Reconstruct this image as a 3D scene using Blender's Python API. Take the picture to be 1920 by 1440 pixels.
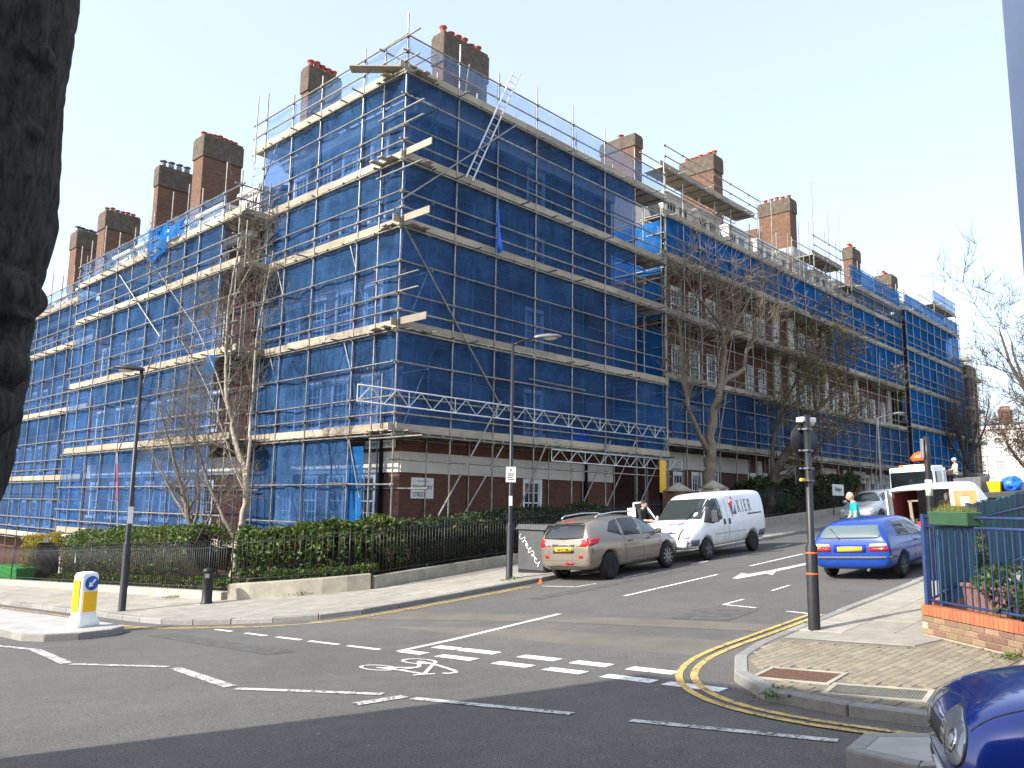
import bpy, bmesh, math, random
from mathutils import Matrix, Vector, Euler, noise
from mathutils.bvhtree import BVHTree
R = random.Random(7)
for o in list(bpy.data.objects): bpy.data.objects.remove(o)
SC = bpy.context.scene
COL = SC.collection
# ------------------------------------------------------------------ camera, sky, sun, exposure
# world: X runs along the side street (away to the right), Y along the main street (away to the left)
EYE = 1.66
CR = ((0.68728656, 0.11674457, 0.71694344), (-0.72622988, 0.08994838, 0.68154197), (0.01507842, -0.98908038, 0.1466037))
FPX = 1523.0
cd = bpy.data.cameras.new('camera'); cam = bpy.data.objects.new('camera', cd); COL.objects.link(cam)
cd.sensor_width = 36.0; cd.lens = FPX / 1920 * 36.0; cd.clip_end = 6000; cd.clip_start = 0.05
cam.matrix_world = Matrix(((CR[0][0], -CR[0][1], -CR[0][2], 0), (CR[1][0], -CR[1][1], -CR[1][2], 0), (CR[2][0], -CR[2][1], -CR[2][2], EYE), (0, 0, 0, 1)))
SC.camera = cam
SUN_DIR = Vector((-0.945, 0.327, 0)).normalized()          # towards the sun, on the ground
SUN_EL = math.radians(36)
w = bpy.data.worlds.new('World'); SC.world = w; w.use_nodes = True
nt = w.node_tree; bg = nt.nodes['Background']
sky = nt.nodes.new('ShaderNodeTexSky'); sky.sky_type = 'NISHITA'; sky.sun_disc = False
sky.sun_elevation = SUN_EL; sky.sun_rotation = math.atan2(SUN_DIR.x, SUN_DIR.y)
sky.air_density = 1.0; sky.dust_density = 2.0; sky.ozone_density = 1.0; sky.altitude = 0
veil = nt.nodes.new('ShaderNodeMix'); veil.data_type = 'RGBA'; veil.blend_type = 'ADD'; veil.inputs[0].default_value = 1.0   # thin bright spring haze over the blue
nt.links.new(sky.outputs[0], veil.inputs[6]); veil.inputs[7].default_value = (2.5, 2.68, 3.0, 1)
nt.links.new(veil.outputs[2], bg.inputs[0]); bg.inputs[1].default_value = 0.14
sd = bpy.data.lights.new('sun', 'SUN'); sun = bpy.data.objects.new('sun', sd); COL.objects.link(sun)
sd.energy = 5.0; sd.angle = math.radians(0.55); sd.color = (1.0, 0.965, 0.91)
sv = Vector((SUN_DIR.x * math.cos(SUN_EL), SUN_DIR.y * math.cos(SUN_EL), math.sin(SUN_EL)))
sun.rotation_euler = sv.to_track_quat('Z', 'Y').to_euler(); sun.location = (0, 0, 60)
SC.view_settings.view_transform = 'Standard'; SC.view_settings.look = 'None'
SC.view_settings.exposure = 0.62; SC.view_settings.gamma = 1.0
SC.render.engine = 'CYCLES'
SC.cycles.transparent_max_bounces = 24; SC.cycles.max_bounces = 6
# ------------------------------------------------------------------ photo pixel -> place
def ray(x, y):
    c = (x - 960, y - 720, FPX)
    return Vector([sum(CR[i][k] * c[k] for k in range(3)) for i in range(3)])
def sp(x, k=2.0): return math.log1p(math.exp(-abs(x) * k)) / k + max(x, 0)
def G(u, v):
    uu = min(u, 120.0); vv = max(-60.0, min(v, 90.0))
    return .0635 * sp(uu - 8) - .055 * vv
def gnd(x, y, dz=0.0):
    r = ray(x, y); h = math.hypot(r.x, r.y); r = r / h
    f = lambda t: EYE + r.z * t - G(r.x * t, r.y * t) - dz
    lo = .5; hi = .5
    while hi < 300 and f(hi) > 0: lo = hi; hi += .25
    for _ in range(30):
        m = (lo + hi) / 2
        if f(m) > 0: lo = m
        else: hi = m
    return Vector((r.x * lo, r.y * lo, EYE + r.z * lo))
def onu(x, y, u): r = ray(x, y); return r * (u / r.x) + Vector((0, 0, EYE))
def onv(x, y, v): r = ray(x, y); return r * (v / r.y) + Vector((0, 0, EYE))
def GP(u, v, dz=0.0): return Vector((u, v, G(u, v) + dz))
def gframe(u, v, ang=0.0, dz=0.0):
    """matrix standing on the sloping ground, local X turned by ang from world X"""
    e = .3
    gx = (G(u + e, v) - G(u - e, v)) / (2 * e); gy = (G(u, v + e) - G(u, v - e)) / (2 * e)
    n = Vector((-gx, -gy, 1)).normalized()
    d = Vector((math.cos(ang), math.sin(ang), 0)); d.z = gx * d.x + gy * d.y; d.normalize()
    y = n.cross(d).normalized(); x = y.cross(n)
    M = Matrix((x, y, n)).transposed().to_4x4(); M.translation = GP(u, v, dz); return M
# ------------------------------------------------------------------ objects
def tag(o, label=None, cat=None, group=None, kind=None):
    if label: o['label'] = label
    if cat: o['category'] = cat
    if group: o['group'] = group
    if kind: o['kind'] = kind
    return o
def thing(name, loc=(0, 0, 0), label=None, cat=None, group=None, M=None):
    o = bpy.data.objects.new(name, None); COL.objects.link(o); o.empty_display_size = .2
    o.matrix_world = M if M is not None else Matrix.Translation(Vector(loc))
    return tag(o, label, cat, group)
def WM(o):
    m = o.matrix_basis.copy()
    while o.parent: o = o.parent; m = o.matrix_basis @ m
    return m
def mobj(name, mesh, parent=None, M=None, world=True):
    """one mesh object; M is its world matrix (or local when world=False)"""
    o = bpy.data.objects.new(name, mesh); COL.objects.link(o)
    M = M if M is not None else Matrix.Identity(4)
    if parent is not None:
        o.parent = parent
        o.matrix_basis = (WM(parent).inverted() @ M) if world else M
    else: o.matrix_basis = M
    return o
def bm2mesh(bm, name, mats, smooth=False):
    me = bpy.data.meshes.new(name); bm.normal_update(); bm.to_mesh(me); bm.free()
    for m in (mats if isinstance(mats, (list, tuple)) else [mats]): me.materials.append(m)
    if smooth: me.shade_smooth()
    return me
def part(name, bm, mats, parent=None, smooth=False, world=True, M=None):
    return mobj(name, bm2mesh(bm, name, mats, smooth), parent, M, world)
def pyd(name, vs, fs, mats, parent=None, smooth=False, world=True, M=None, mi=None):
    me = bpy.data.meshes.new(name); me.from_pydata(vs, [], fs)
    for m in (mats if isinstance(mats, (list, tuple)) else [mats]): me.materials.append(m)
    if mi: me.polygons.foreach_set('material_index', mi)
    if smooth: me.shade_smooth()
    me.update()
    return mobj(name, me, parent, M, world)
def copy_tree(o, M=None, parent=None):
    c = o.copy(); COL.objects.link(c); c.parent = parent
    if M is not None: c.matrix_basis = M
    for ch in o.children: copy_tree(ch, None, c)
    return c
def box(bm, x0, x1, y0, y1, z0, z1, mat=0, M=None):
    vs = [bm.verts.new((x, y, z)) for z in (z0, z1) for y in (y0, y1) for x in (x0, x1)]
    if M is not None:
        for v in vs: v.co = M @ v.co
    for f in ((0, 2, 3, 1), (4, 5, 7, 6), (0, 1, 5, 4), (2, 6, 7, 3), (0, 4, 6, 2), (1, 3, 7, 5)):
        bm.faces.new([vs[i] for i in f]).material_index = mat
    return vs
def cyl(bm, p0, p1, r0, r1=None, n=10, caps=True, mat=0):
    p0 = Vector(p0); p1 = Vector(p1); r1 = r0 if r1 is None else r1
    d = (p1 - p0).normalized(); a = d.orthogonal().normalized(); b = d.cross(a)
    A = []; B = []
    for i in range(n):
        t = 2 * math.pi * i / n; q = a * math.cos(t) + b * math.sin(t)
        A.append(bm.verts.new(p0 + q * r0)); B.append(bm.verts.new(p1 + q * r1))
    for i in range(n):
        f = bm.faces.new((A[i], A[(i + 1) % n], B[(i + 1) % n], B[i])); f.material_index = mat; f.smooth = True
    if caps:
        bm.faces.new(A[::-1]).material_index = mat; bm.faces.new(B).material_index = mat
def lathe(bm, prof, n=20, mat=0, M=None, smooth=True):
    """prof: list of (r,z)"""
    rings = []
    for r, z in prof:
        ring = []
        for i in range(n):
            t = 2 * math.pi * i / n; v = bm.verts.new((r * math.cos(t), r * math.sin(t), z))
            if M is not None: v.co = M @ v.co
            ring.append(v)
        rings.append(ring)
    for a, b in zip(rings, rings[1:]):
        for i in range(n):
            f = bm.faces.new((a[i], a[(i + 1) % n], b[(i + 1) % n], b[i])); f.material_index = mat; f.smooth = smooth
    if prof[0][0] > 1e-5: bm.faces.new(rings[0][::-1]).material_index = mat
    if prof[-1][0] > 1e-5: bm.faces.new(rings[-1]).material_index = mat
def path_tube(bm, pts, rads, n=6, mat=0, cap=True):
    prev = None; a = None
    pts = [Vector(p) for p in pts]
    for i, p in enumerate(pts):
        d = (pts[min(i + 1, len(pts) - 1)] - pts[max(i - 1, 0)]).normalized()
        if a is None: a = d.orthogonal().normalized()
        else:
            a = a - d * a.dot(d)
            a = a.normalized() if a.length > 1e-6 else d.orthogonal().normalized()
        b = d.cross(a); ring = []
        for k in range(n):
            t = 2 * math.pi * k / n; ring.append(bm.verts.new(p + (a * math.cos(t) + b * math.sin(t)) * rads[i]))
        if prev:
            for k in range(n):
                f = bm.faces.new((prev[k], prev[(k + 1) % n], ring[(k + 1) % n], ring[k])); f.material_index = mat; f.smooth = True
        elif cap: bm.faces.new(ring[::-1]).material_index = mat
        prev = ring
    if cap: bm.faces.new(prev).material_index = mat
def poly_prism(bm, pts, z0, z1, mat=0):
    A = [bm.verts.new((p[0], p[1], z0)) for p in pts]; B = [bm.verts.new((p[0], p[1], z1)) for p in pts]
    n = len(pts)
    bm.faces.new(A[::-1]).material_index = mat; bm.faces.new(B).material_index = mat
    for i in range(n): bm.faces.new((A[i], A[(i + 1) % n], B[(i + 1) % n], B[i])).material_index = mat
def bevel(bm, w, seg=2, ang=35):
    bm.normal_update()
    es = [e for e in bm.edges if e.is_manifold and e.calc_face_angle(0) > math.radians(ang)]
    if es: bmesh.ops.bevel(bm, geom=es, offset=w, segments=seg, profile=.6, affect='EDGES', clamp_overlap=True)
# ------------------------------------------------------------------ materials
class NT:
    def __init__(s, name):
        s.m = bpy.data.materials.new(name); s.m.use_nodes = True; s.t = s.m.node_tree
        s.b = s.t.nodes['Principled BSDF']; s.out = s.t.nodes['Material Output']
    def n(s, typ, **kw):
        nd = s.t.nodes.new(typ)
        for k, v in kw.items():
            if k.startswith('i_'):
                key = k[2:]; nd.inputs[int(key) if key.isdigit() else key.replace('_', ' ')].default_value = v
            else: setattr(nd, k, v)
        return nd
    def l(s, a, b): s.t.links.new(a, b)
    def coord(s, kind='Object'): return s.n('ShaderNodeTexCoord').outputs[kind]
    def pos(s): return s.n('ShaderNodeNewGeometry').outputs['Position']
    def noise(s, scale, detail=4, rough=.55, vec=None, dist=0):
        nd = s.n('ShaderNodeTexNoise'); nd.inputs['Scale'].default_value = scale; nd.inputs['Detail'].default_value = detail
        nd.inputs['Roughness'].default_value = rough; nd.inputs['Distortion'].default_value = dist
        s.l(vec if vec is not None else s.pos(), nd.inputs['Vector']); return nd.outputs['Fac']
    def ramp(s, fac, stops):
        nd = s.n('ShaderNodeValToRGB'); cr = nd.color_ramp
        while len(cr.elements) < len(stops): cr.elements.new(.5)
        for e, (p, c) in zip(cr.elements, stops): e.position = p; e.color = (*c, 1) if len(c) == 3 else c
        s.l(fac, nd.inputs[0]); return nd.outputs[0]
    def mix(s, fac, a, b, mode='MIX'):
        nd = s.n('ShaderNodeMix'); nd.data_type = 'RGBA'; nd.blend_type = mode
        for sock, v in ((nd.inputs[0], fac), (nd.inputs[6], a), (nd.inputs[7], b)):
            if isinstance(v, (int, float)): sock.default_value = v
            elif isinstance(v, tuple): sock.default_value = (*v, 1) if len(v) == 3 else v
            else: s.l(v, sock)
        return nd.outputs[2]
    def math(s, op, a, b=0.0):
        nd = s.n('ShaderNodeMath'); nd.operation = op
        for i, v in enumerate((a, b)):
            if isinstance(v, (int, float)): nd.inputs[i].default_value = v
            else: s.l(v, nd.inputs[i])
        return nd.outputs[0]
    def bump(s, h, strength=.3, dist=.01):
        nd = s.n('ShaderNodeBump'); nd.inputs['Strength'].default_value = strength; nd.inputs['Distance'].default_value = dist
        s.l(h, nd.inputs['Height']); s.l(nd.outputs[0], s.b.inputs['Normal']); return nd
    def col(s, c):
        if isinstance(c, tuple): s.b.inputs['Base Color'].default_value = (*c, 1)
        else: s.l(c, s.b.inputs['Base Color'])
    def set(s, rough=.6, metal=0, spec=.5, **kw):
        s.b.inputs['Roughness'].default_value = rough; s.b.inputs['Metallic'].default_value = metal
        s.b.inputs['Specular IOR Level'].default_value = spec
        for k, v in kw.items(): s.b.inputs[k.replace('_', ' ')].default_value = v
        return s
def plain(name, c, rough=.6, metal=0, var=.18, scale=6, spec=.4, bump=0, obj=False, **kw):
    t = NT(name); t.set(rough, metal, spec, **kw)
    vec = t.coord('Object') if obj else t.pos()
    f = t.noise(scale, 5, .6, vec)
    lo = tuple(max(0, x * (1 - var)) for x in c); hi = tuple(min(1, x * (1 + var)) for x in c)
    t.col(t.ramp(f, [(.3, lo), (.7, hi)]))
    if bump: t.bump(t.noise(scale * 6, 4, .6, vec), bump, .01)
    return t.m
def rand_col(name, c, rough, dv=.25, dh=.03, metal=0, scale=20, bump=.1):
    """colour that differs from piece to piece"""
    t = NT(name); t.set(rough, metal, .35)
    oi = t.n('ShaderNodeObjectInfo')
    hs = t.n('ShaderNodeHueSaturation')
    mr = t.n('ShaderNodeMapRange', i_3=1 - dv, i_4=1 + dv); t.l(oi.outputs['Random'], mr.inputs[0])
    r2 = t.math('FRACT', t.math('MULTIPLY', oi.outputs['Random'], 17.31))
    mh = t.n('ShaderNodeMapRange', i_3=.5 - dh, i_4=.5 + dh); t.l(r2, mh.inputs[0])
    t.l(mr.outputs[0], hs.inputs['Value']); t.l(mh.outputs[0], hs.inputs['Hue'])
    f = t.noise(scale, 5, .65)
    base = t.ramp(f, [(.25, tuple(x * .78 for x in c)), (.75, tuple(min(1, x * 1.18) for x in c))])
    t.l(base, hs.inputs['Color']); t.col(hs.outputs[0])
    if bump: t.bump(t.noise(scale * 5, 3), bump, .008)
    return t.m
MAT = {}
def mk_asphalt():
    t = NT('asphalt'); t.set(.85, 0, .3)
    p = t.pos()
    big = t.noise(.35, 5, .6, p); mid = t.noise(3.0, 5, .65, p); fine = t.noise(90, 2, .5, p)
    c = t.ramp(big, [(.3, (.09, .086, .08)), (.5, (.108, .103, .095)), (.72, (.13, .122, .11))])
    c = t.mix(.35, c, t.ramp(mid, [(.3, (.072, .069, .065)), (.7, (.128, .121, .11))]))
    c = t.mix(.75, c, t.ramp(fine, [(.34, (.15, .15, .15)), (.5, (.5, .5, .5)), (.64, (.92, .9, .86))]), 'OVERLAY')
    st = t.noise(.9, 6, .7, p, 1.2); c = t.mix(t.ramp(st, [(.62, (0, 0, 0)), (.75, (.6, .6, .6))]), c, (.045, .043, .04))
    vo = t.n('ShaderNodeTexVoronoi', i_Scale=2.2); t.l(p, vo.inputs['Vector'])
    spots = t.math('LESS_THAN', vo.outputs['Distance'], .035)       # trodden chewing gum
    c = t.mix(t.math('MULTIPLY', spots, .6), c, (.42, .41, .39))
    t.col(c); t.bump(fine, .35, .006); return t.m
MAT['asphalt'] = mk_asphalt()
def mk_patch():
    t = NT('old_asphalt'); t.set(.88, 0, .3); p = t.pos()
    fine = t.noise(110, 2, .5, p); c = t.ramp(t.noise(1.2, 5), [(.3, (.115, .104, .088)), (.7, (.16, .143, .118))])
    c = t.mix(.6, c, t.ramp(fine, [(.36, (.25, .25, .25)), (.5, (.5, .5, .5)), (.67, (.8, .8, .8))]), 'OVERLAY')
    t.col(c); t.bump(fine, .4, .006); return t.m
MAT['patch'] = mk_patch()
def mk_paint(name, c, wear):
    t = NT(name); t.set(.65, 0, .35); p = t.pos()
    f = t.noise(26, 6, .75, p); f2 = t.noise(5, 4, .6, p)
    k = t.math('ADD', t.math('MULTIPLY', f, .7), t.math('MULTIPLY', f2, .3))
    m = t.ramp(k, [(wear - .035, (0, 0, 0)), (wear + .045, (1, 1, 1))])
    t.col(t.mix(m, (.085, .08, .075), t.ramp(f2, [(.3, tuple(x * .85 for x in c)), (.7, c)])))
    return t.m
MAT['white_line'] = mk_paint('white_road_paint', (.76, .75, .71), .425)
MAT['worn_line'] = mk_paint('worn_white_road_paint', (.6, .59, .55), .475)
MAT['yellow_line'] = mk_paint('yellow_road_paint', (.62, .43, .13), .455)
MAT['kerb'] = rand_col('kerb_stone', (.25, .24, .22), .8, .16, .01, 0, 14, .3)
MAT['slab'] = rand_col('paving_slab', (.31, .285, .235), .85, .12, .012, 0, 5, .12)
MAT['paver'] = rand_col('block_paver', (.235, .20, .142), .85, .14, .012, 0, 16, .25)
MAT['bed'] = plain('joint_sand', (.17, .15, .115), .95, var=.3, scale=30)
MAT['tarpave'] = plain('footway_asphalt', (.27, .25, .21), .9, var=.2, scale=2.5, bump=.3)
MAT['concrete'] = plain('concrete', (.36, .33, .26), .88, var=.22, scale=3, bump=.25)
MAT['island'] = plain('island_concrete', (.36, .35, .32), .88, var=.16, scale=2.5, bump=.25)
MAT['soil'] = plain('soil', (.055, .042, .03), .95, var=.5, scale=8, bump=.6)
def mk_brick(name, c1, c2, mortar, dirt=.3):
    t = NT(name); t.set(.85, 0, .25); p = t.pos()
    sx = t.n('ShaderNodeSeparateXYZ'); t.l(p, sx.inputs[0])
    cb = t.n('ShaderNodeCombineXYZ'); t.l(t.math('ADD', sx.outputs[0], sx.outputs[1]), cb.inputs[0]); t.l(sx.outputs[2], cb.inputs[1])
    br = t.n('ShaderNodeTexBrick', i_Scale=1.0); br.offset = .5
    br.inputs['Brick Width'].default_value = .225; br.inputs['Row Height'].default_value = .075
    br.inputs['Mortar Size'].default_value = .007; br.inputs['Mortar Smooth'].default_value = .2
    br.inputs['Color1'].default_value = (*c1, 1); br.inputs['Color2'].default_value = (*c2, 1); br.inputs['Mortar'].default_value = (*mortar, 1)
    t.l(cb.outputs[0], br.inputs['Vector'])
    f = t.noise(.8, 5, .65, p); f3 = t.noise(9, 4, .6, p)
    c = t.mix(t.math('MULTIPLY', f, dirt), br.outputs['Color'], (.06, .045, .035))
    c = t.mix(.35, c, t.ramp(f3, [(.3, (.3, .3, .3)), (.7, (.8, .8, .8))]), 'OVERLAY')
    t.col(c); t.bump(t.math('SUBTRACT', 1.0, br.outputs['Fac']), .5, .006); return t.m
MAT['brick'] = mk_brick('red_brick', (.17, .06, .037), (.105, .042, .03), (.1, .08, .062))
MAT['chimbrick'] = mk_brick('chimney_brick', (.24, .115, .065), (.15, .078, .05), (.14, .11, .08), .6)
MAT['render'] = plain('stucco_band', (.6, .56, .48), .85, var=.1, scale=1.2, bump=.08)
MAT['dark_fill'] = plain('dark_interior', (.075, .062, .052), .92, var=.4, scale=5, bump=.4)  # plain dark brown for the solid fill behind the block windows
MAT['stonecap'] = plain('chimney_cap_stone', (.11, .085, .062), .9, var=.35, scale=4, bump=.4)
MAT['slate'] = plain('roof_slate', (.09, .095, .105), .6, var=.3, scale=7, bump=.2)
MAT['lead'] = plain('lead_grey', (.3, .31, .33), .55, var=.15, scale=3)
MAT['terracotta'] = plain('terracotta', (.36, .095, .06), .75, var=.25, scale=9)
MAT['whitewood'] = plain('white_painted_wood', (.78, .77, .74), .45, var=.06, scale=4)
MAT['glass'] = NT('window_glass').set(.04, 0, .8).m; MAT['glass'].node_tree.nodes['Principled BSDF'].inputs['Base Color'].default_value = (.035, .042, .05, 1)
def mk_curtain_glass():
    t = NT('window_glass_with_blind'); t.set(.06, 0, .7); p = t.pos()
    t.col(t.ramp(t.noise(1.1, 2, .4, p), [(.45, (.04, .047, .055)), (.56, (.3, .3, .28))])); return t.m
MAT['glass2'] = mk_curtain_glass()
def mk_steel():
    t = NT('galvanised_tube'); t.set(.42, .75, .5); 
    oi = t.n('ShaderNodeObjectInfo'); f = t.noise(3.5, 5, .7)
    mr = t.n('ShaderNodeMapRange', i_3=.75, i_4=1.12); t.l(oi.outputs['Random'], mr.inputs[0])
    c = t.ramp(f, [(.3, (.17, .16, .14)), (.6, (.36, .345, .305)), (.8, (.22, .16, .11))])
    hs = t.n('ShaderNodeHueSaturation'); t.l(c, hs.inputs['Color']); t.l(mr.outputs[0], hs.inputs['Value']); t.col(hs.outputs[0])
    return t.m
MAT['steel'] = mk_steel()
MAT['alu'] = plain('aluminium_beam', (.66, .66, .65), .38, .55, var=.12, scale=4)
MAT['clamp'] = plain('rusty_coupler', (.2, .17, .14), .6, .5, var=.4, scale=20)
def mk_board():
    t = NT('scaffold_board'); t.set(.8, 0, .25); oi = t.n('ShaderNodeObjectInfo')
    p = t.pos(); mp = t.n('ShaderNodeMapping'); mp.inputs['Scale'].default_value = (1.2, 1.2, 22); t.l(p, mp.inputs['Vector'])
    f = t.noise(2.2, 5, .65, mp.outputs[0]); f2 = t.noise(.9, 4, .6, p)
    c = t.ramp(f, [(.25, (.29, .23, .16)), (.6, (.47, .40, .30)), (.8, (.56, .50, .395))])
    c = t.mix(t.ramp(f2, [(.45, (0, 0, 0)), (.75, (.7, .7, .7))]), c, (.24, .225, .195))
    mr = t.n('ShaderNodeMapRange', i_3=.72, i_4=1.12); t.l(oi.outputs['Random'], mr.inputs[0])
    hs = t.n('ShaderNodeHueSaturation'); t.l(c, hs.inputs['Color']); t.l(mr.outputs[0], hs.inputs['Value']); t.col(hs.outputs[0])
    return t.m
MAT['board'] = mk_board()
def mk_net(name, c, opac, tint):
    t = NT(name); t.t.nodes.remove(t.b)
    p = t.pos(); oi = t.n('ShaderNodeObjectInfo')
    f = t.noise(.9, 5, .65, p)
    mp = t.n('ShaderNodeMapping'); mp.inputs['Scale'].default_value = (5, 5, .35); t.l(p, mp.inputs['Vector'])
    fold = t.noise(2.0, 4, .6, mp.outputs[0])
    k = t.math('ADD', t.math('MULTIPLY', f, .72), t.math('MULTIPLY', fold, .28))
    rr = t.math('MULTIPLY', t.math('SUBTRACT', oi.outputs['Random'], .5), .16)
    op = t.n('ShaderNodeMapRange', i_1=.3, i_2=.7, i_3=opac - .12, i_4=opac + .2); t.l(k, op.inputs[0])
    opv = t.math('ADD', op.outputs[0], rr)
    col = t.ramp(k, [(.3, tuple(x * .75 for x in c)), (.6, tuple(min(1, x * 1.1) for x in c)), (.78, tuple(min(1, x * .9 + .1) for x in c))])
    dif = t.n('ShaderNodeBsdfDiffuse'); tl = t.n('ShaderNodeBsdfTranslucent'); tr = t.n('ShaderNodeBsdfTransparent')
    t.l(col, dif.inputs[0]); t.l(col, tl.inputs[0]); tr.inputs[0].default_value = (*tint, 1)
    bp = t.n('ShaderNodeBump', i_Strength=.35, i_Distance=.05); t.l(fold, bp.inputs['Height']); t.l(bp.outputs[0], dif.inputs['Normal'])
    m1 = t.n('ShaderNodeMixShader', i_0=.3); t.l(dif.outputs[0], m1.inputs[1]); t.l(tl.outputs[0], m1.inputs[2])
    m2 = t.n('ShaderNodeMixShader'); t.l(opv, m2.inputs[0]); t.l(tr.outputs[0], m2.inputs[1]); t.l(m1.outputs[0], m2.inputs[2])
    t.l(m2.outputs[0], t.out.inputs[0]); return t.m
MAT['net'] = mk_net('blue_debris_net', (.07, .18, .40), .38, (.48, .58, .8))
MAT['net_thin'] = mk_net('thin_blue_debris_net', (.2, .36, .62), .26, (.8, .88, 1.0))
MAT['net_thick'] = mk_net('doubled_blue_sheet', (.018, .155, .44), .74, (.45, .6, .9))
MAT['tarp'] = plain('blue_tarpaulin', (.02, .15, .72), .45, var=.25, scale=5, bump=.4)
MAT['black_metal'] = plain('black_painted_iron', (.012, .013, .015), .42, .0, var=.3, scale=12)
MAT['dark_metal'] = plain('charcoal_painted_steel', (.022, .023, .026), .45, .0, var=.25, scale=7)
MAT['blue_metal'] = plain('blue_painted_railing', (.028, .055, .15), .45, 0, var=.25, scale=9)
MAT['grey_metal'] = plain('grey_metal', (.22, .225, .23), .5, .3, var=.15, scale=6)
MAT['white_plastic'] = plain('white_plastic', (.8, .8, .78), .4, var=.05)
MAT['yellow_sign'] = plain('yellow_reflector', (.85, .48, .01), .35, var=.05)
MAT['blue_sign'] = plain('blue_sign_face', (.015, .10, .42), .35, var=.08)
MAT['sign_white'] = plain('white_enamel', (.74, .73, .68), .45, var=.08, scale=8)
MAT['black'] = plain('black_print', (.012, .012, .012), .6, var=.1)
MAT['red_print'] = plain('red_print', (.62, .03, .035), .45, var=.1)
MAT['teal_print'] = plain('teal_print', (.02, .3, .42), .45, var=.1)
MAT['orange'] = plain('orange_plastic', (.85, .13, .02), .45, var=.15)
# ================================================================== ground and street
def ground_sheet():
    us = [-1500, -600, -200, -80, -40] + [-25 + 1.0 * i for i in range(34)] + [10 + 2.0 * i for i in range(56)] + [130, 180, 300, 700, 1500]
    vs = [-1500, -600, -200, -100, -60] + [-40 + 2.0 * i for i in range(66)] + [100, 150, 300, 700, 1500]
    V = [(u, v, G(u, v)) for v in vs for u in us]; n = len(us)
    Fc = [(j * n + i, j * n + i + 1, (j + 1) * n + i + 1, (j + 1) * n + i) for j in range(len(vs) - 1) for i in range(n - 1)]
    tag(pyd('road', V, Fc, MAT['asphalt'], smooth=True), kind='structure')
ground_sheet()
def sheet(name, pts, dz, mat, parent=None, kind=None):
    """flat outline laid on the road, cut into short pieces that follow the slope"""
    bm = bmesh.new(); bm.faces.new([bm.verts.new((p[0], p[1], 0)) for p in pts])
    for ax in (0, 1):
        lo = min(p[ax] for p in pts); hi = max(p[ax] for p in pts); k = math.ceil(lo)
        while k < hi:
            co = [0, 0, 0]; no = [0, 0, 0]; co[ax] = k; no[ax] = 1
            bmesh.ops.bisect_plane(bm, geom=bm.verts[:] + bm.edges[:] + bm.faces[:], plane_co=co, plane_no=no); k += 1
    bm.normal_update()
    for f in bm.faces:
        if f.normal.z < 0: f.normal_flip()
    for v in bm.verts: v.co.z = G(v.co.x, v.co.y) + dz
    o = part(name, bm, mat, parent)
    if kind: tag(o, kind=kind)
    return o
def strip(a, b, wd, ext=0):
    a = Vector((a[0], a[1])); b = Vector((b[0], b[1])); d = (b - a).normalized(); n = Vector((-d.y, d.x)) * wd / 2
    a = a - d * ext; b = b + d * ext
    return [a + n, a - n, b - n, b + n]
def ribbon(name, line, wd, dz, mat, parent=None):
    P = [Vector((p[0], p[1])) for p in line]; V = []; Fc = []; Q = []
    for i in range(len(P) - 1):
        n = max(1, int((P[i + 1] - P[i]).length / .5))
        Q += [P[i].lerp(P[i + 1], k / n) for k in range(n)]
    Q.append(P[-1])
    for i, p in enumerate(Q):
        d = (Q[min(i + 1, len(Q) - 1)] - Q[max(i - 1, 0)]).normalized(); n = Vector((-d.y, d.x)) * wd / 2
        for q in (p + n, p - n): V.append((q.x, q.y, G(q.x, q.y) + dz))
    for i in range(len(Q) - 1): Fc.append((2 * i, 2 * i + 1, 2 * i + 3, 2 * i + 2))
    return pyd(name, V, Fc, mat, parent)
def catmull(P, n=5):
    P = [Vector(p) for p in P]; out = []
    for i in range(len(P) - 1):
        a = P[max(i - 1, 0)]; b = P[i]; c = P[i + 1]; d = P[min(i + 2, len(P) - 1)]
        for k in range(n):
            t = k / n
            out.append(.5 * ((2 * b) + (c - a) * t + (2 * a - 5 * b + 4 * c - d) * t * t + (3 * b - a - 3 * c + d) * t ** 3))
    out.append(P[-1]); return out
road_marks = lambda n, pts, m='white_line': tag(sheet(n, pts, .004 * 2, MAT[m]), kind='structure')
# older, paler surfacing across the mouth of the side street
tag(sheet('road_patch', [(8.55, 13.3), (9.3, 13.2), (10.2, 9.5), (10.5, 5.6), (9.6, 5.75), (8.9, 5.5), (8.55, 5.3), (8.5, 9.0)], .004, MAT['patch']), kind='structure')
tag(sheet('road_patch', [(9.9, 13.45), (10.9, 13.4), (11.6, 9.6), (11.9, 5.7), (11.3, 5.75), (10.9, 9.6)], .004, MAT['patch']), kind='structure')
MAT['newtar'] = plain('trench_repair', (.088, .084, .078), .85, var=.3, scale=6, bump=.5)
for P in ([(11.9, 7.6), (12.0, 6.6), (13.1, 6.65), (13.0, 7.7)], [(6.7, 15.6), (7.15, 15.5), (7.1, 11.2), (6.65, 11.3)], [(13.2, 11.6), (18.6, 11.3), (18.6, 11.75), (13.2, 12.0)]):
    tag(sheet('road_patch', P, .0045, MAT['newtar']), kind='structure')
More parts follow.
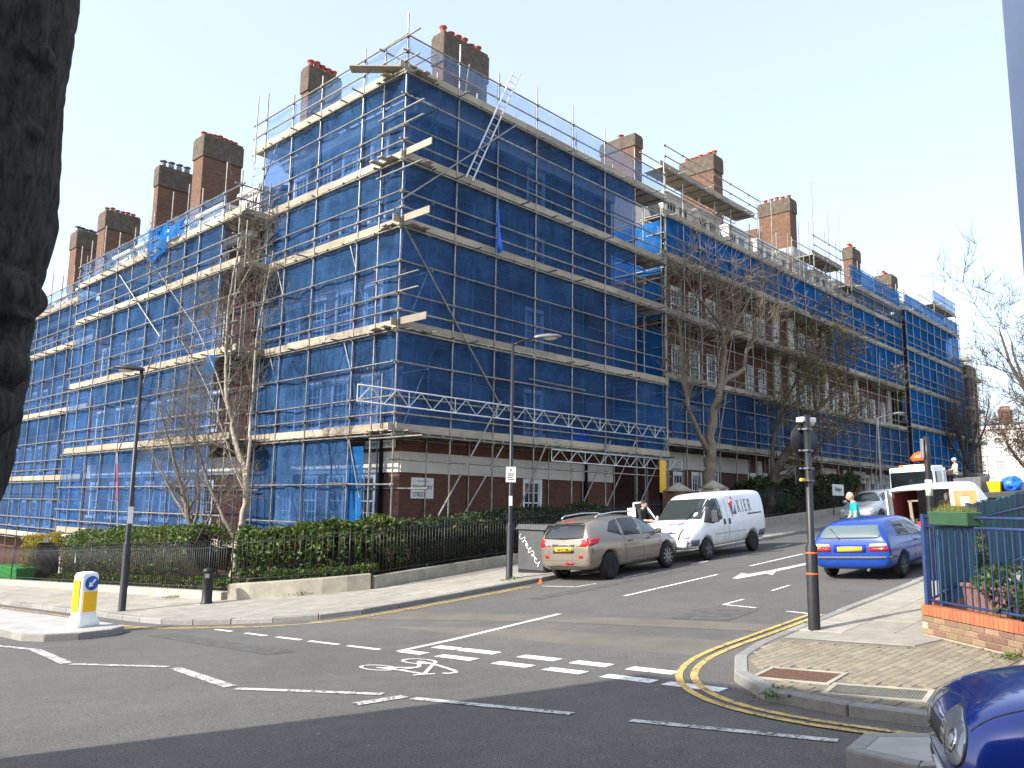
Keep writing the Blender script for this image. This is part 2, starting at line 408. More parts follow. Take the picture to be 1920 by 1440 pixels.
# give-way double dashes
def dash_row(u, vs, wd, nm='give_way_dash', m='white_line'):
    for a, b in vs: road_marks(nm, strip((u, a), (u, b), wd), m)
dash_row(8.46, [(9.55, 9.05), (9.0, 8.25), (7.8, 7.14), (6.88, 6.3), (6.0, 5.35)], .2)
dash_row(7.95, [(9.7, 9.2), (8.9, 8.18), (7.78, 7.15), (6.9, 6.3), (6.0, 5.3), (5.16, 4.45)], .2)
dash_row(7.87, [(15.3, 14.65), (14.15, 13.4), (13.05, 12.3), (12.05, 11.2), (10.95, 10.15)], .1, 'edge_dash')
road_marks('lane_line', strip((7.9, 9.75), (11.7, 9.84), .12))
road_marks('lane_line', strip((14.05, 10.08), (17.85, 10.08), .1))
road_marks('lane_line', strip((19.7, 10.2), (22.9, 10.2), .1))
# zig-zag down the middle of the main street
for a, b, wd in [((4.3, 17.6), (4.72, 15.3), .12), ((4.72, 15.25), (4.47, 13.05), .16), ((4.47, 12.95), (5.22, 11.4), .12), ((5.22, 11.2), (4.97, 9.2), .16),
                 ((4.94, 9.02), (5.75, 7.33), .12), ((5.24, 7.12), (5.82, 7.04), .17), ((5.79, 6.88), (6.2, 5.05), .12), ((6.3, 4.46), (6.68, 2.75), .11)]:
    road_marks('zigzag_line', strip(a, b, wd), 'worn_line')
# turn arrow (bent) and parking-bay ticks
road_marks('road_arrow', [(20.4, 9.06), (20.4, 8.84), (18.6, 8.96), (17.9, 8.72), (18.15, 9.0), (17.1, 9.16), (17.2, 9.34), (18.15, 9.62), (18.0, 9.35), (18.7, 9.2)])
for a, b in [((15.4, 7.52), (16.25, 7.55)), ((13.5, 7.52), (14.2, 7.5)), ((13.5, 7.52), (13.3, 6.8)), ((13.1, 6.15), (12.9, 5.45)), ((15.07, 13.2), (15.1, 12.2)), ((15.1, 12.22), (15.75, 12.12)),
             ((16.9, 12.15), (18.0, 12.15)), ((20.0, 12.1), (20.9, 12.1)), ((25.1, 12.1), (26.2, 12.1)), ((27.5, 12.1), (29.2, 12.1)), ((31, 12.1), (33, 12.1))]:
    road_marks('bay_mark', strip(a, b, .07))
# cycle symbol, drawn in strokes
def bike_symbol():
    O = Vector((7.14, 8.55)); pu = Vector((1, 0)); pv = Vector((0, -1))
    def T(x, y): q = O + pv * x + pu * y; return (q.x, q.y)
    bm = bmesh.new()
    def stroke(pts, wd=.055):
        for a, b in zip(pts, pts[1:]):
            vs = [bm.verts.new((p[0], p[1], G(p[0], p[1]) + .0085)) for p in strip(a, b, wd, wd * .25)]
            bm.faces.new(vs)
    def ring(cx, cy, rx, ry):
        P = [T(cx + rx * math.cos(t * math.pi / 10), cy + ry * math.sin(t * math.pi / 10)) for t in range(21)]
        vs = []
        for k in range(21):
            t = k * math.pi / 10
            for s in (1, .8): 
                q = T(cx + rx * s * math.cos(t), cy + ry * s * math.sin(t)); vs.append(bm.verts.new((q[0], q[1], G(*q) + .008)))
        for k in range(20): bm.faces.new((vs[2 * k], vs[2 * k + 1], vs[2 * k + 3], vs[2 * k + 2]))
    ring(-.30, -.30, .33, .17); ring(-.22, .34, .33, .17)
    stroke([T(-.30, -.30), T(.12, -.02), T(.12, .05), T(-.22, .34)]); stroke([T(-.30, -.3), T(.1, -.26), T(.14, .02)])
    stroke([T(.1, -.26), T(.62, -.28), T(.7, -.2)]); stroke([T(-.22, .34), T(.12, .3), T(.75, .1)]); stroke([T(.12, .3), T(.6, -.27)])
    stroke([T(.75, .1), T(.86, .02), T(.84, -.08), T(.76, -.1)]); stroke([T(.62, -.28), T(.56, -.4)])
    o = part('cycle_symbol', bm, MAT['white_line']); tag(o, kind='structure')
bike_symbol()
# ---- kerb lines
KL = [(7.72, 75), (7.72, 40), (7.72, 21), (7.66, 18.5), (7.78, 17.1), (8.3, 15.95), (9.0, 14.85), (9.8, 14.12), (10.7, 13.95), (12, 13.93), (20, 13.93), (60, 13.93), (110, 13.93)]
KR = [(110, 5.3), (40, 5.3), (17.9, 5.3), (13, 5.22), (11, 5.18), (10.2, 5.16), (9.45, 5.08), (8.75, 4.82), (8.15, 4.4), (7.75, 3.9), (7.55, 3.3), (7.52, 2.7), (7.52, 1.0), (7.52, -30)]
def along(P, step):
    """evenly spaced points with direction along a polyline"""
    out = []; d = 0
    P = [Vector((p[0], p[1])) for p in P]
    L = [0]
    for a, b in zip(P, P[1:]): L.append(L[-1] + (b - a).length)
    n = max(1, round(L[-1] / step)); i = 0; step = L[-1] / n
    for k in range(n + 1):
        s = min(k * step, L[-1])
        while i < len(P) - 2 and L[i + 1] < s: i += 1
        t = (s - L[i]) / max(1e-9, L[i + 1] - L[i]); out.append(P[i].lerp(P[i + 1], t))
    return out
def offset_line(Q, off):
    out = []
    for i, p in enumerate(Q):
        d = (Q[min(i + 1, len(Q) - 1)] - Q[max(i - 1, 0)]).normalized(); out.append(p + Vector((-d.y, d.x)) * off)
    return out
KH = .11
def kerbs(line, side, name, lo, hi, drop=lambda p: 1.0):
    """single kerb stones between arc positions lo..hi, one run of plain kerb beyond"""
    root = thing(name, GP(line[len(line) // 2][0], line[len(line) // 2][1])); tag(root, kind='structure')
    Q = along(line, .915); I = offset_line(Q, side * .15)
    bm = bmesh.new()
    for i in range(len(Q) - 1):
        near = lo <= i < hi
        b = bmesh.new() if near else bm
        g = .006 if near else 0
        a0 = Q[i].lerp(Q[i + 1], g / .915); a1 = Q[i + 1].lerp(Q[i], g / .915); b0 = I[i].lerp(I[i + 1], g / .915); b1 = I[i + 1].lerp(I[i], g / .915)
        j = R.uniform(-.006, .006) if near else 0
        vs = []
        for p, dz in ((a0, -.08), (a1, -.08), (b1, -.08), (b0, -.08), (a0, 0), (a1, 0), (b1, 0), (b0, 0)):
            h = KH * drop(p) + j if dz == 0 else dz
            vs.append(b.verts.new((p.x, p.y, G(p.x, p.y) + h)))
        for f in ((3, 2, 1, 0), (4, 5, 6, 7), (0, 1, 5, 4), (1, 2, 6, 5), (2, 3, 7, 6), (3, 0, 4, 7)): b.faces.new([vs[k] for k in f])
        bmesh.ops.recalc_face_normals(b, faces=b.faces[:])
        if near:
            bevel(b, .012, 1, 40); part('kerb_stone', b, MAT['kerb'], root)
    o = part('kerb_run', bm, MAT['kerb'], root); tag(o, kind='stuff')
    return root
kerbs(KL, 1, 'kerb_left', 32, 92)
kerbs(KR, 1, 'kerb_right', 78, 116)
# ---- left footway: a bed between kerb and garden wall, slabs on it
WALL_U = 10.38; WALL_V = 17.35
def footway_left():
    Q = along(KL, .915); A = offset_line(Q, .148)
    V = []; Fc = []; N = 5
    for i, a in enumerate(A):
        if a.y > 19.6: b = Vector((WALL_U, a.y))
        elif a.x > 13.5: b = Vector((a.x, WALL_V + .5))
        else:
            t = max(0, min(1, (19.6 - a.y) / 5.7 * .55 + max(0, a.x - 8) / 5.5 * .45)); b = Vector((WALL_U, 19.6)).lerp(Vector((13.5, WALL_V + .5)), t)
        for k in range(N + 1):
            p = a.lerp(b, k / N); V.append((p.x, p.y, G(p.x, p.y) + KH - .004))
    for i in range(len(A) - 1):
        for k in range(N): q = i * (N + 1) + k; Fc.append((q, q + N + 1, q + N + 2, q + 1))
    o = pyd('pavement_left', V, Fc, MAT['tarpave']); tag(o, kind='structure'); return o
pav_l = footway_left()
def slab_mesh(name, a, b, h, mat, bv=.006):
    bm = bmesh.new(); box(bm, -a / 2, a / 2, -b / 2, b / 2, -h, 0); bevel(bm, bv, 1, 40); return bm2mesh(bm, name, mat)
SL = slab_mesh('slab', .592, .892, .05, MAT['slab']); SL2 = slab_mesh('slab', .742, .592, .05, MAT['slab'])
def lay(me, name, u, v, dz, parent, ang=0.0, tilt=.004):
    M = gframe(u, v, ang, dz + R.uniform(-.0015, .0015)) @ Euler((R.uniform(-tilt, tilt), R.uniform(-tilt, tilt), 0)).to_matrix().to_4x4()
    return mobj(name, me, parent, M)
for j in range(26):                                                   # along the main street
    for i in range(4):
        u = 8.18 + .6 * i; v = 19.3 + .9 * j + (.45 if i % 2 else 0)
        if u < WALL_U - .25 and v < 42: lay(SL, 'paving_slab', u, v, KH, pav_l)
for i in range(24):                                                   # along the side street
    for j in range(5):
        u = 12.4 + .75 * i + (.37 if j % 2 else 0); v = 14.4 + .6 * j
        if v < WALL_V - .2: lay(SL2, 'paving_slab', u, v, KH, pav_l)
# ---- right footway
def footway_right():
    Q = along(KR, .915); A = offset_line(Q, .148); V = []; Fc = []; N = 5
    for a in A:
        if a.x > 11: b = Vector((a.x, 3.0))
        elif a.y < 2.0: b = Vector((12.0, a.y))
        else: b = Vector((11.2, 2.9))
        for k in range(N + 1): p = a.lerp(b, k / N); V.append((p.x, p.y, G(p.x, p.y) + KH - .012))
    for i in range(len(A) - 1):
        for k in range(N): q = i * (N + 1) + k; Fc.append((q, q + N + 1, q + N + 2, q + 1))
    o = pyd('pavement_right', V, Fc, MAT['bed']); tag(o, kind='structure'); return o
pav_r = footway_right()
def inside(p, poly):
    c = False; n = len(poly)
    for i in range(n):
        a = poly[i]; b = poly[i - 1]
        if (a[1] > p[1]) != (b[1] > p[1]) and p[0] < (b[0] - a[0]) * (p[1] - a[1]) / (b[1] - a[1]) + a[0]: c = not c
    return c
KRI = [tuple(p) for p in offset_line(along(KR, .3), .155)]
foot_r = [p for p in KRI if p[0] < 30 and p[1] > 1.2] + [(9.0, 1.2), (10.35, 2.15), (11.42, 3.5), (30, 3.5)]
paver_zone = [(10.25, 4.98), (10.45, 3.3), (11.0, 3.12), (10.3, 2.24), (9.85, 2.2), (8.95, 2.2), (8.9, 1.25), (7.5, 1.25), (7.4, 5.2), (10.0, 5.2)]
cover_a = [(8.25, 4.24), (8.74, 4.28), (8.78, 3.55), (8.33, 3.5)]; cover_b = [(7.9, 3.32), (8.3, 3.4), (8.42, 2.6), (8.02, 2.53)]
def grow(P, k): c = sum((Vector(p) for p in P), Vector((0, 0))) / len(P); return [tuple(c + (Vector(p) - c) * k) for p in P]
ca2 = grow(cover_a, 1.16); cb2 = grow(cover_b, 1.14)
def clip_lay(name, P, mat, dz, h=.04):
    """one piece cut to outline P (a list of 2D points)"""
    c = sum((Vector(p) for p in P), Vector((0, 0))) / len(P); M = gframe(c.x, c.y, 0, dz + R.uniform(-.0015, .0015)); Mi = M.inverted()
    bm = bmesh.new(); poly_prism(bm, [(Mi @ GP(p[0], p[1], dz))[:2] for p in P], -h, 0); bevel(bm, .004, 1, 40)
    return part(name, bm, mat, pav_r, M=M)
PV = slab_mesh('block_paver', .196, .096, .05, MAT['paver'], .005)
pang = math.radians(-6)
for j in range(46):
    for i in range(20):
        a = 7.3 + .2 * i + (.1 if j % 2 else 0); b = 1.2 + .1 * j
        du, dv = a - 8.8, b - 3.5
        u = 8.8 + du * math.cos(pang) - dv * math.sin(pang); v = 3.5 + du * math.sin(pang) + dv * math.cos(pang)
        cs = [(u + x, v + y) for x, y in ((.09, .04), (-.09, .04), (.09, -.04), (-.09, -.04))]
        if all(inside(c, paver_zone) and inside(c, foot_r) for c in cs) and not any(inside(c, ca2) or inside(c, cb2) for c in cs):
            lay(PV, 'block_paver', u, v, KH, pav_r, pang, .008)
bedp = [p for p in foot_r if inside(p, paver_zone)]
SR = slab_mesh('paving_slab', .742, .592, .05, MAT['slab'])
for i in range(22):
    for j in range(4):
        u = 10.65 + .75 * i + (.3 if j % 2 else 0); v = 4.72 - .6 * j
        cs = [(u + x, v + y) for x, y in ((.35, .28), (-.35, .28), (.35, -.28), (-.35, -.28))]
        if all(inside(c, foot_r) for c in cs) and not any(inside(c, paver_zone) for c in cs): lay(SR, 'paving_slab', u, v, KH, pav_r)
for P in ([(8.98, 2.17), (9.55, 2.17), (9.2, 1.65), (8.98, 1.3)], [(9.58, 2.17), (10.22, 2.17), (9.7, 1.5), (9.25, 1.65)], [(10.5, 4.4), (10.5, 3.36), (11.0, 3.2), (11.2, 3.46), (11.2, 4.4)]):
    clip_lay('paving_slab', P, MAT['slab'], KH)
sheet('slab_bedding', [(10.47, 4.98), (10.47, 3.4), (11.05, 3.2), (11.3, 3.5), (28, 3.5), (28, 5.1), (13, 5.03)], KH - .007, MAT['slab'], pav_r)
# inspection covers let into the paving
def cover(P, mat, label_name, ribs):
    c = sum((Vector(p) for p in P), Vector((0, 0))) / 4; ang = math.atan2(P[2][1] - P[1][1], P[2][0] - P[1][0])
    M = gframe(c.x, c.y, ang, KH); L = (Vector(P[2]) - Vector(P[1])).length; W = (Vector(P[1]) - Vector(P[0])).length
    root = thing(label_name, M=M)
    bm = bmesh.new()
    for x0, x1, y0, y1 in ((-L / 2 - .05, L / 2 + .05, W / 2, W / 2 + .05), (-L / 2 - .05, L / 2 + .05, -W / 2 - .05, -W / 2), (-L / 2 - .05, -L / 2, -W / 2, W / 2), (L / 2, L / 2 + .05, -W / 2, W / 2)):
        box(bm, x0, x1, y0, y1, -.05, .002)
    part('frame', bm, MAT['concrete'], root, world=False)
    bm = bmesh.new(); box(bm, -L / 2, L / 2, -W / 2, W / 2, -.05, -.004)
    for k in range(ribs):
        x = -L / 2 + L * (k + .5) / ribs; box(bm, x - .006, x + .006, -W / 2 + .02, W / 2 - .02, -.004, .0)
    part('lid', bm, mat, root, world=False); return root
MAT['rustlid'] = plain('rusty_cover', (.17, .095, .06), .75, .3, var=.3, scale=16, bump=.3)
MAT['greylid'] = plain('grey_cover', (.16, .15, .12), .75, .2, var=.3, scale=16, bump=.3)
tag(cover(cover_a, MAT['rustlid'], 'inspection_cover', 18), 'reddish brown metal inspection cover let into the block paving', 'manhole cover')
tag(cover(cover_b, MAT['greylid'], 'inspection_cover', 30), 'long grey metal inspection cover let into the block paving near the kerb', 'manhole cover')
# double yellow lines
yl = catmull([(7.38, 60), (7.38, 30), (7.36, 22), (7.2, 19), (7.35, 17.2), (7.95, 15.9), (8.7, 14.8), (9.6, 13.95), (10.6, 13.7), (12, 13.62), (14.9, 13.6)], 6)
for k, off in enumerate((0, .16)): tag(ribbon('yellow_line', offset_line(yl, -off), .07, .006 + .002 * k, MAT['yellow_line']), kind='structure')
yr = catmull([(12.95, 5.5), (11, 5.5), (10, 5.5), (9.2, 5.4), (8.45, 5.1), (7.85, 4.6), (7.45, 4.0), (7.25, 3.3), (7.22, 2.5), (7.22, 0)], 6)
for k, off in enumerate((0, .17)): tag(ribbon('yellow_line', offset_line(yr, -off), .085, .010 + .002 * k, MAT['yellow_line']), kind='structure')
# ---- traffic islands
def island(name, line, label):
    root = thing(name, GP(line[0][0], line[0][1])); tag(root, kind='structure')
    P = [Vector(p) for p in line]; c = sum(P, Vector((0, 0))) / len(P)
    Q = along(list(P) + [P[0]], .6); I = [q + (c - q).normalized() * .14 for q in Q]
    bm = bmesh.new(); bm.faces.new([bm.verts.new((p.x, p.y, 0)) for p in I[:-1]])
    for k in range(-5, 60):
        bmesh.ops.bisect_plane(bm, geom=bm.verts[:] + bm.edges[:] + bm.faces[:], plane_co=(0, k, 0), plane_no=(0, 1, 0))
    for v in bm.verts: v.co.z = G(v.co.x, v.co.y) + .125
    bmesh.ops.recalc_face_normals(bm, faces=bm.faces[:])
    bm.normal_update()
    if sum(f.normal.z for f in bm.faces) < 0: bmesh.ops.reverse_faces(bm, faces=bm.faces[:])
    part('island_surface', bm, MAT['island'], root)
    for i in range(len(Q) - 1):
        b = bmesh.new(); vs = []
        for p, dz in ((Q[i], -.08), (Q[i + 1], -.08), (I[i + 1], -.08), (I[i], -.08), (Q[i], .13), (Q[i + 1], .13), (I[i + 1], .13), (I[i], .13)):
            vs.append(b.verts.new((p.x, p.y, G(p.x, p.y) + dz)))
        for f in ((3, 2, 1, 0), (4, 5, 6, 7), (0, 1, 5, 4), (1, 2, 6, 5), (2, 3, 7, 6), (3, 0, 4, 7)): b.faces.new([vs[k] for k in f])
        bmesh.ops.recalc_face_normals(b, faces=b.faces[:]); bevel(b, .02, 2, 40); part('kerb_stone', b, MAT['kerb'], root)
def capsule(u0, u1, v0, v1, round0=True, round1=True):
    r = (u1 - u0) / 2; c = (u0 + u1) / 2; P = []
    for k in range(9): t = math.pi * k / 8; P.append((c + r * math.cos(t), (v1 - r if round1 else v1 - .02) + (r if round1 else .02) * math.sin(t)))
    for k in range(9): t = math.pi + math.pi * k / 8; P.append((c + r * math.cos(t), (v0 + r if round0 else v0) + (r if round0 else .02) * math.sin(t)))
    return P
island('traffic_island', capsule(5.0, 6.75, 16.1, 30), '')
island('traffic_island', [(p[0] - (p[1] - 1.2) * .1, p[1]) for p in capsule(5.95, 6.95, 1.4, 2.55)], '')
# ================================================================== apartment blocks
def wall_face(bm, axis, c, a0, a1, z0, z1, holes, depth, sgn, mat=0):
    """wall in plane axis=c between a0..a1, z0..z1 with rectangular openings (a,b,za,zb); reveals go sgn*depth inwards"""
    A = sorted({a0, a1} | {h[0] for h in holes} | {h[1] for h in holes}); Zs = sorted({z0, z1} | {h[2] for h in holes} | {h[3] for h in holes})
    A = [a for a in A if a0 <= a <= a1]; Zs = [z for z in Zs if z0 <= z <= z1]
    P = (lambda a, z, d=0: (c + sgn * d, a, z)) if axis == 'u' else (lambda a, z, d=0: (a, c + sgn * d, z))
    def q(pts): bm.faces.new([bm.verts.new(p) for p in pts]).material_index = mat
    for i in range(len(A) - 1):
        for j in range(len(Zs) - 1):
            ma = (A[i] + A[i + 1]) / 2; mz = (Zs[j] + Zs[j + 1]) / 2
            if any(h[0] < ma < h[1] and h[2] < mz < h[3] for h in holes): continue
            q([P(A[i], Zs[j]), P(A[i + 1], Zs[j]), P(A[i + 1], Zs[j + 1]), P(A[i], Zs[j + 1])])
    for h in holes:
        a, b, s, e = h[:4]
        q([P(a, s), P(a, e), P(a, e, depth), P(a, s, depth)]); q([P(b, s), P(b, s, depth), P(b, e, depth), P(b, e)])
        q([P(a, e), P(b, e), P(b, e, depth), P(a, e, depth)]); q([P(a, s), P(a, s, depth), P(b, s, depth), P(b, s)])
WIN = {}
def window_meshes(w, h, rows=3, cols=3):
    """sash window in its own frame: local X across, Z up, -Y outwards; origin bottom centre at the wall face"""
    k = (round(w, 2), round(h, 2), rows, cols)
    if k in WIN: return WIN[k]
    bm = bmesh.new(); f = .13
    box(bm, -w / 2, -w / 2 + f, .02, .1, 0, h); box(bm, w / 2 - f, w / 2, .02, .1, 0, h)
    box(bm, -w / 2 + f, w / 2 - f, .02, .1, h - f * 1.2, h); box(bm, -w / 2 - .06, w / 2 + .06, -.06, .1, -.07, .05)
    fr = bm2mesh(bm, 'window', MAT['whitewood'])
    bm = bmesh.new(); x0 = -w / 2 + f; x1 = w / 2 - f; z0 = .05; z1 = h - f * 1.2; mid = (z0 + z1) / 2
    for (za, zb, y) in ((z0, mid + .02, .085), (mid - .02, z1, .06)):
        s = .045
        box(bm, x0, x0 + s, y, y + .035, za, zb); box(bm, x1 - s, x1, y, y + .035, za, zb)
        box(bm, x0 + s, x1 - s, y, y + .035, za, za + s); box(bm, x0 + s, x1 - s, y, y + .035, zb - s, zb)
        for i in range(1, cols): x = x0 + (x1 - x0) * i / cols; box(bm, x - .012, x + .012, y + .004, y + .03, za + s, zb - s)
        for i in range(1, rows - 1): z = za + (zb - za) * i / (rows - 1); box(bm, x0 + s, x1 - s, y + .006, y + .028, z - .012, z + .012)
    sash = bm2mesh(bm, 'sash', MAT['whitewood'])
    bm = bmesh.new(); box(bm, x0 + .01, x1 - .01, .1, .108, z0 + .01, z1 - .01); g1 = bm2mesh(bm, 'pane', MAT['glass'])
    bm = bmesh.new(); box(bm, x0 + .01, x1 - .01, .1, .108, z0 + .01, z1 - .01); g2 = bm2mesh(bm, 'pane', MAT['glass2'])
    WIN[k] = (fr, sash, g1, g2); return WIN[k]
def put_window(parent, axis, c, a, z0, w, h, sgn=1, rows=3, cols=3):
    M = Matrix.Translation((c, a, z0)) @ Matrix.Rotation(-math.pi / 2, 4, 'Z') if axis == 'u' else Matrix.Translation((a, c, z0))
    fr, sash, g1, g2 = window_meshes(w, h, rows, cols)
    o = mobj('window', fr, parent, M); mobj('sash', sash, o, world=False); mobj('pane', g2 if R.random() < .6 else g1, o, world=False)
    return o
def facade(root, axis, c, a0, a1, z0, z1, wins, sgn=1, bands=(), mat='brick', name='wall'):
    """wins: (centre, z0, w, h)"""
    holes = [(a - w / 2, a + w / 2, z, z + h) for a, z, w, h in wins]
    bm = bmesh.new(); wall_face(bm, axis, c, a0, a1, z0, z1, holes, .14, sgn); part(name, bm, MAT[mat], root)
    for a, z, w, h in wins: put_window(root, axis, c, a, z, w, h)
    for (za, zb, pr, m) in bands:
        hs = sorted([(h[0] - .02, h[1] + .02) for h in holes if h[2] < zb - .02 and h[3] > za + .02])
        x = a0
        for s, e in hs + [(a1, a1)]:
            if s - x > .05:
                bm = bmesh.new()
                if axis == 'u': box(bm, c - pr, c + .05, x, s, za, zb)
                else: box(bm, x, s, c - pr, c + .05, za, zb)
                part('stucco_band' if m == 'render' else 'cornice', bm, MAT[m], root)
            x = max(x, e)
def pots(root, u0, u1, v0, v1, z, along_u, n, red=True, parent=None):
    par = parent or root
    bm0 = bmesh.new(); lathe(bm0, [(.13, 0), (.15, .05), (.12, .1), (.115, .38), (.16, .42), (.16, .47), (.09, .47), (.08, .3)], 12)
    me = bm2mesh(bm0, 'chimney_pot', MAT['terracotta'])
    if not red:
        bm0 = bmesh.new(); lathe(bm0, [(.15, 0), (.15, .32), (.0, .32)], 12); lathe(bm0, [(.05, .32), (.05, .45), (.21, .46), (.19, .52), (.0, .56)], 12)
        me = bm2mesh(bm0, 'chimney_pot', MAT['grey_metal'])
    for i in range(n):
        t = (i + .5) / n; jj = R.uniform(-.03, .03)
        p = (u0 + (u1 - u0) * t, (v0 + v1) / 2 + jj, z) if along_u else ((u0 + u1) / 2 + jj, v0 + (v1 - v0) * t, z)
        mobj('chimney_pot', me, par, Matrix.Translation(p) @ Matrix.Diagonal((1, 1, R.uniform(.6, .85), 1)))
def chimney(root, u0, u1, v0, v1, z0, z1, n=6, red=True, cap=.75):
    along_u = (u1 - u0) > (v1 - v0)
    bm = bmesh.new(); box(bm, u0, u1, v0, v1, z0, z1 - cap)
    c = part('chimney', bm, MAT['chimbrick'], root)
    bm = bmesh.new(); e = .06
    box(bm, u0 - e, u1 + e, v0 - e, v1 + e, z1 - cap, z1 - .12); box(bm, u0 - .02, u1 + .02, v0 - .02, v1 + .02, z1 - .12, z1); bevel(bm, .02, 1)
    part('chimney_head', bm, MAT['stonecap'], c)
    pots(root, u0 + .05, u1 - .05, v0 + .05, v1 - .05, z1 - .01, along_u, n, red, c)
UW, VW = 16.5, 20.6                      # wall planes of the corner block
US, VS = 15.27, 19.4                     # scaffold planes round it
# ---- corner block
cb = thing('apartment_block', (UW, VW, G(UW, VW)), 'red brick corner apartment block with white ground floor band, wrapped in blue netting', 'building')
wl = []
for v in (22.4, 24.15, 25.8, 27.5):
    wl += [(v, .85, 1.1, 1.8), (v, 4.25, 1.08, 1.75), (v, 7.55, 1.08, 1.72), (v, 10.75, 1.08, 1.4), (v, 13.0, 1.08, 1.55)]
facade(cb, 'u', UW, VW, 28.4, -2.2, 15.2, wl, 1, [(2.63, 3.3, .06, 'render'), (14.85, 15.25, .25, 'whitewood')], name='wall')
wr = [(22.9, .9, 1.1, 1.75), (22.9, 4.3, 1.12, 1.72), (22.9, 7.45, 1.12, 1.75), (22.9, 10.75, 1.12, 1.4), (22.9, 13.3, 1.12, 1.55)]
facade(cb, 'v', VW, UW, 27.85, -2.2, 15.2, wr, 1, [(2.63, 3.3, .06, 'render'), (14.85, 15.25, .25, 'whitewood')], name='wall')
bm = bmesh.new(); box(bm, 26.5, 27.849, 20.61, 29, -2, 15.19); box(bm, 17.2, 26.5, 27.6, 29, -2, 15.19); part('rear_wall', bm, MAT['brick'], cb)
bm = bmesh.new(); box(bm, UW + .01, 27.84, VW + .01, 28.99, 15.2, 15.36); part('roof', bm, MAT['lead'], cb)
bm = bmesh.new(); box(bm, UW + .25, 27.0, VW + .3, 28, -2, 15.1); part('inner_rooms', bm, MAT['dark_fill'], cb)
bm = bmesh.new(); cyl(bm, (26.0, VW - .09, -.5), (26.0, VW - .09, 15), .07, n=10); part('drainpipe', bm, MAT['black_metal'], cb)
bm = bmesh.new(); cyl(bm, (UW - .1, 21.45, -1), (UW - .1, 21.45, 15), .07, n=10); part('drainpipe', bm, MAT['black_metal'], cb)
chimney(cb, 19.32, 21.7, 22.3, 22.95, 15.3, 19.95, 6, True, 1.3)
bm = bmesh.new(); box(bm, 24.6, 26.6, 21.2, 22.2, 15.36, 16.35); bevel(bm, .05, 1); part('water_tank', bm, MAT['lead'], cb)
bm = bmesh.new(); box(bm, 24.5, 26.7, 21.1, 22.3, 16.35, 16.45); part('tank_lid', bm, MAT['lead'], cb)
# street name plates
def text_mesh(txt, size, ext=.002, space=1.0, offset=0.0):
    cu = bpy.data.curves.new('txt', 'FONT'); cu.body = txt; cu.size = size; cu.extrude = ext; cu.space_character = space; cu.offset = offset
    cu.align_x = 'CENTER'; cu.resolution_u = 2
    o = bpy.data.objects.new('txt', cu); COL.objects.link(o)
    dg = bpy.context.evaluated_depsgraph_get(); me = bpy.data.meshes.new_from_object(o.evaluated_get(dg))
    bpy.data.objects.remove(o); bpy.data.curves.remove(cu); return me
def text(name, txt, size, mat, parent, M, world=True, **k):
    me = text_mesh(txt, size, **k); me.materials.clear(); me.materials.append(mat); return mobj(name, me, parent, M, world)
RX = Matrix.Rotation(math.pi / 2, 4, 'X')       # text lying in XY -> standing, facing -Y
FACE_V = RX                                     # reads for someone looking along +Y
FACE_U = Matrix.Rotation(-math.pi / 2, 4, 'Z') @ RX   # reads for someone looking along +X
sg = thing('street_name_sign', (17.45, VW - .05, 1.85), 'white street name plate reading FERNSBURY STREET on brick wall', 'sign')
bm = bmesh.new(); box(bm, 16.97, 17.93, VW - .045, VW - .005, 1.8, 2.48); bevel(bm, .008, 1); part('plate', bm, MAT['sign_white'], sg)
text('lettering', 'FERNSBURY', .2, MAT['black'], sg, Matrix.Translation((17.45, VW - .05, 2.1)) @ FACE_V @ Matrix.Diagonal((.8, 1, 1, 1)))
text('lettering', 'STREET', .2, MAT['black'], sg, Matrix.Translation((17.31, VW - .05, 1.87)) @ FACE_V @ Matrix.Diagonal((.82, 1, 1, 1)))
bm = bmesh.new(); box(bm, 17.2, 17.7, VW - .048, VW - .0455, 2.36, 2.385); part('faded_line', bm, MAT['grey_metal'], sg)
sg = thing('street_name_sign', (UW - .05, 21.3, 3.5), 'long narrow street name plate reading MARGERY STREET under the lowest scaffold boards', 'sign')
bm = bmesh.new(); box(bm, UW - .1, UW - .06, 20.75, 22.35, 3.42, 3.68); bevel(bm, .008, 1); part('plate', bm, MAT['sign_white'], sg)
text('lettering', 'MARGERY  STREET W.C.1', .17, MAT['black'], sg, Matrix.Translation((UW - .105, 21.55, 3.49)) @ FACE_U @ Matrix.Diagonal((.78, 1, 1, 1)))
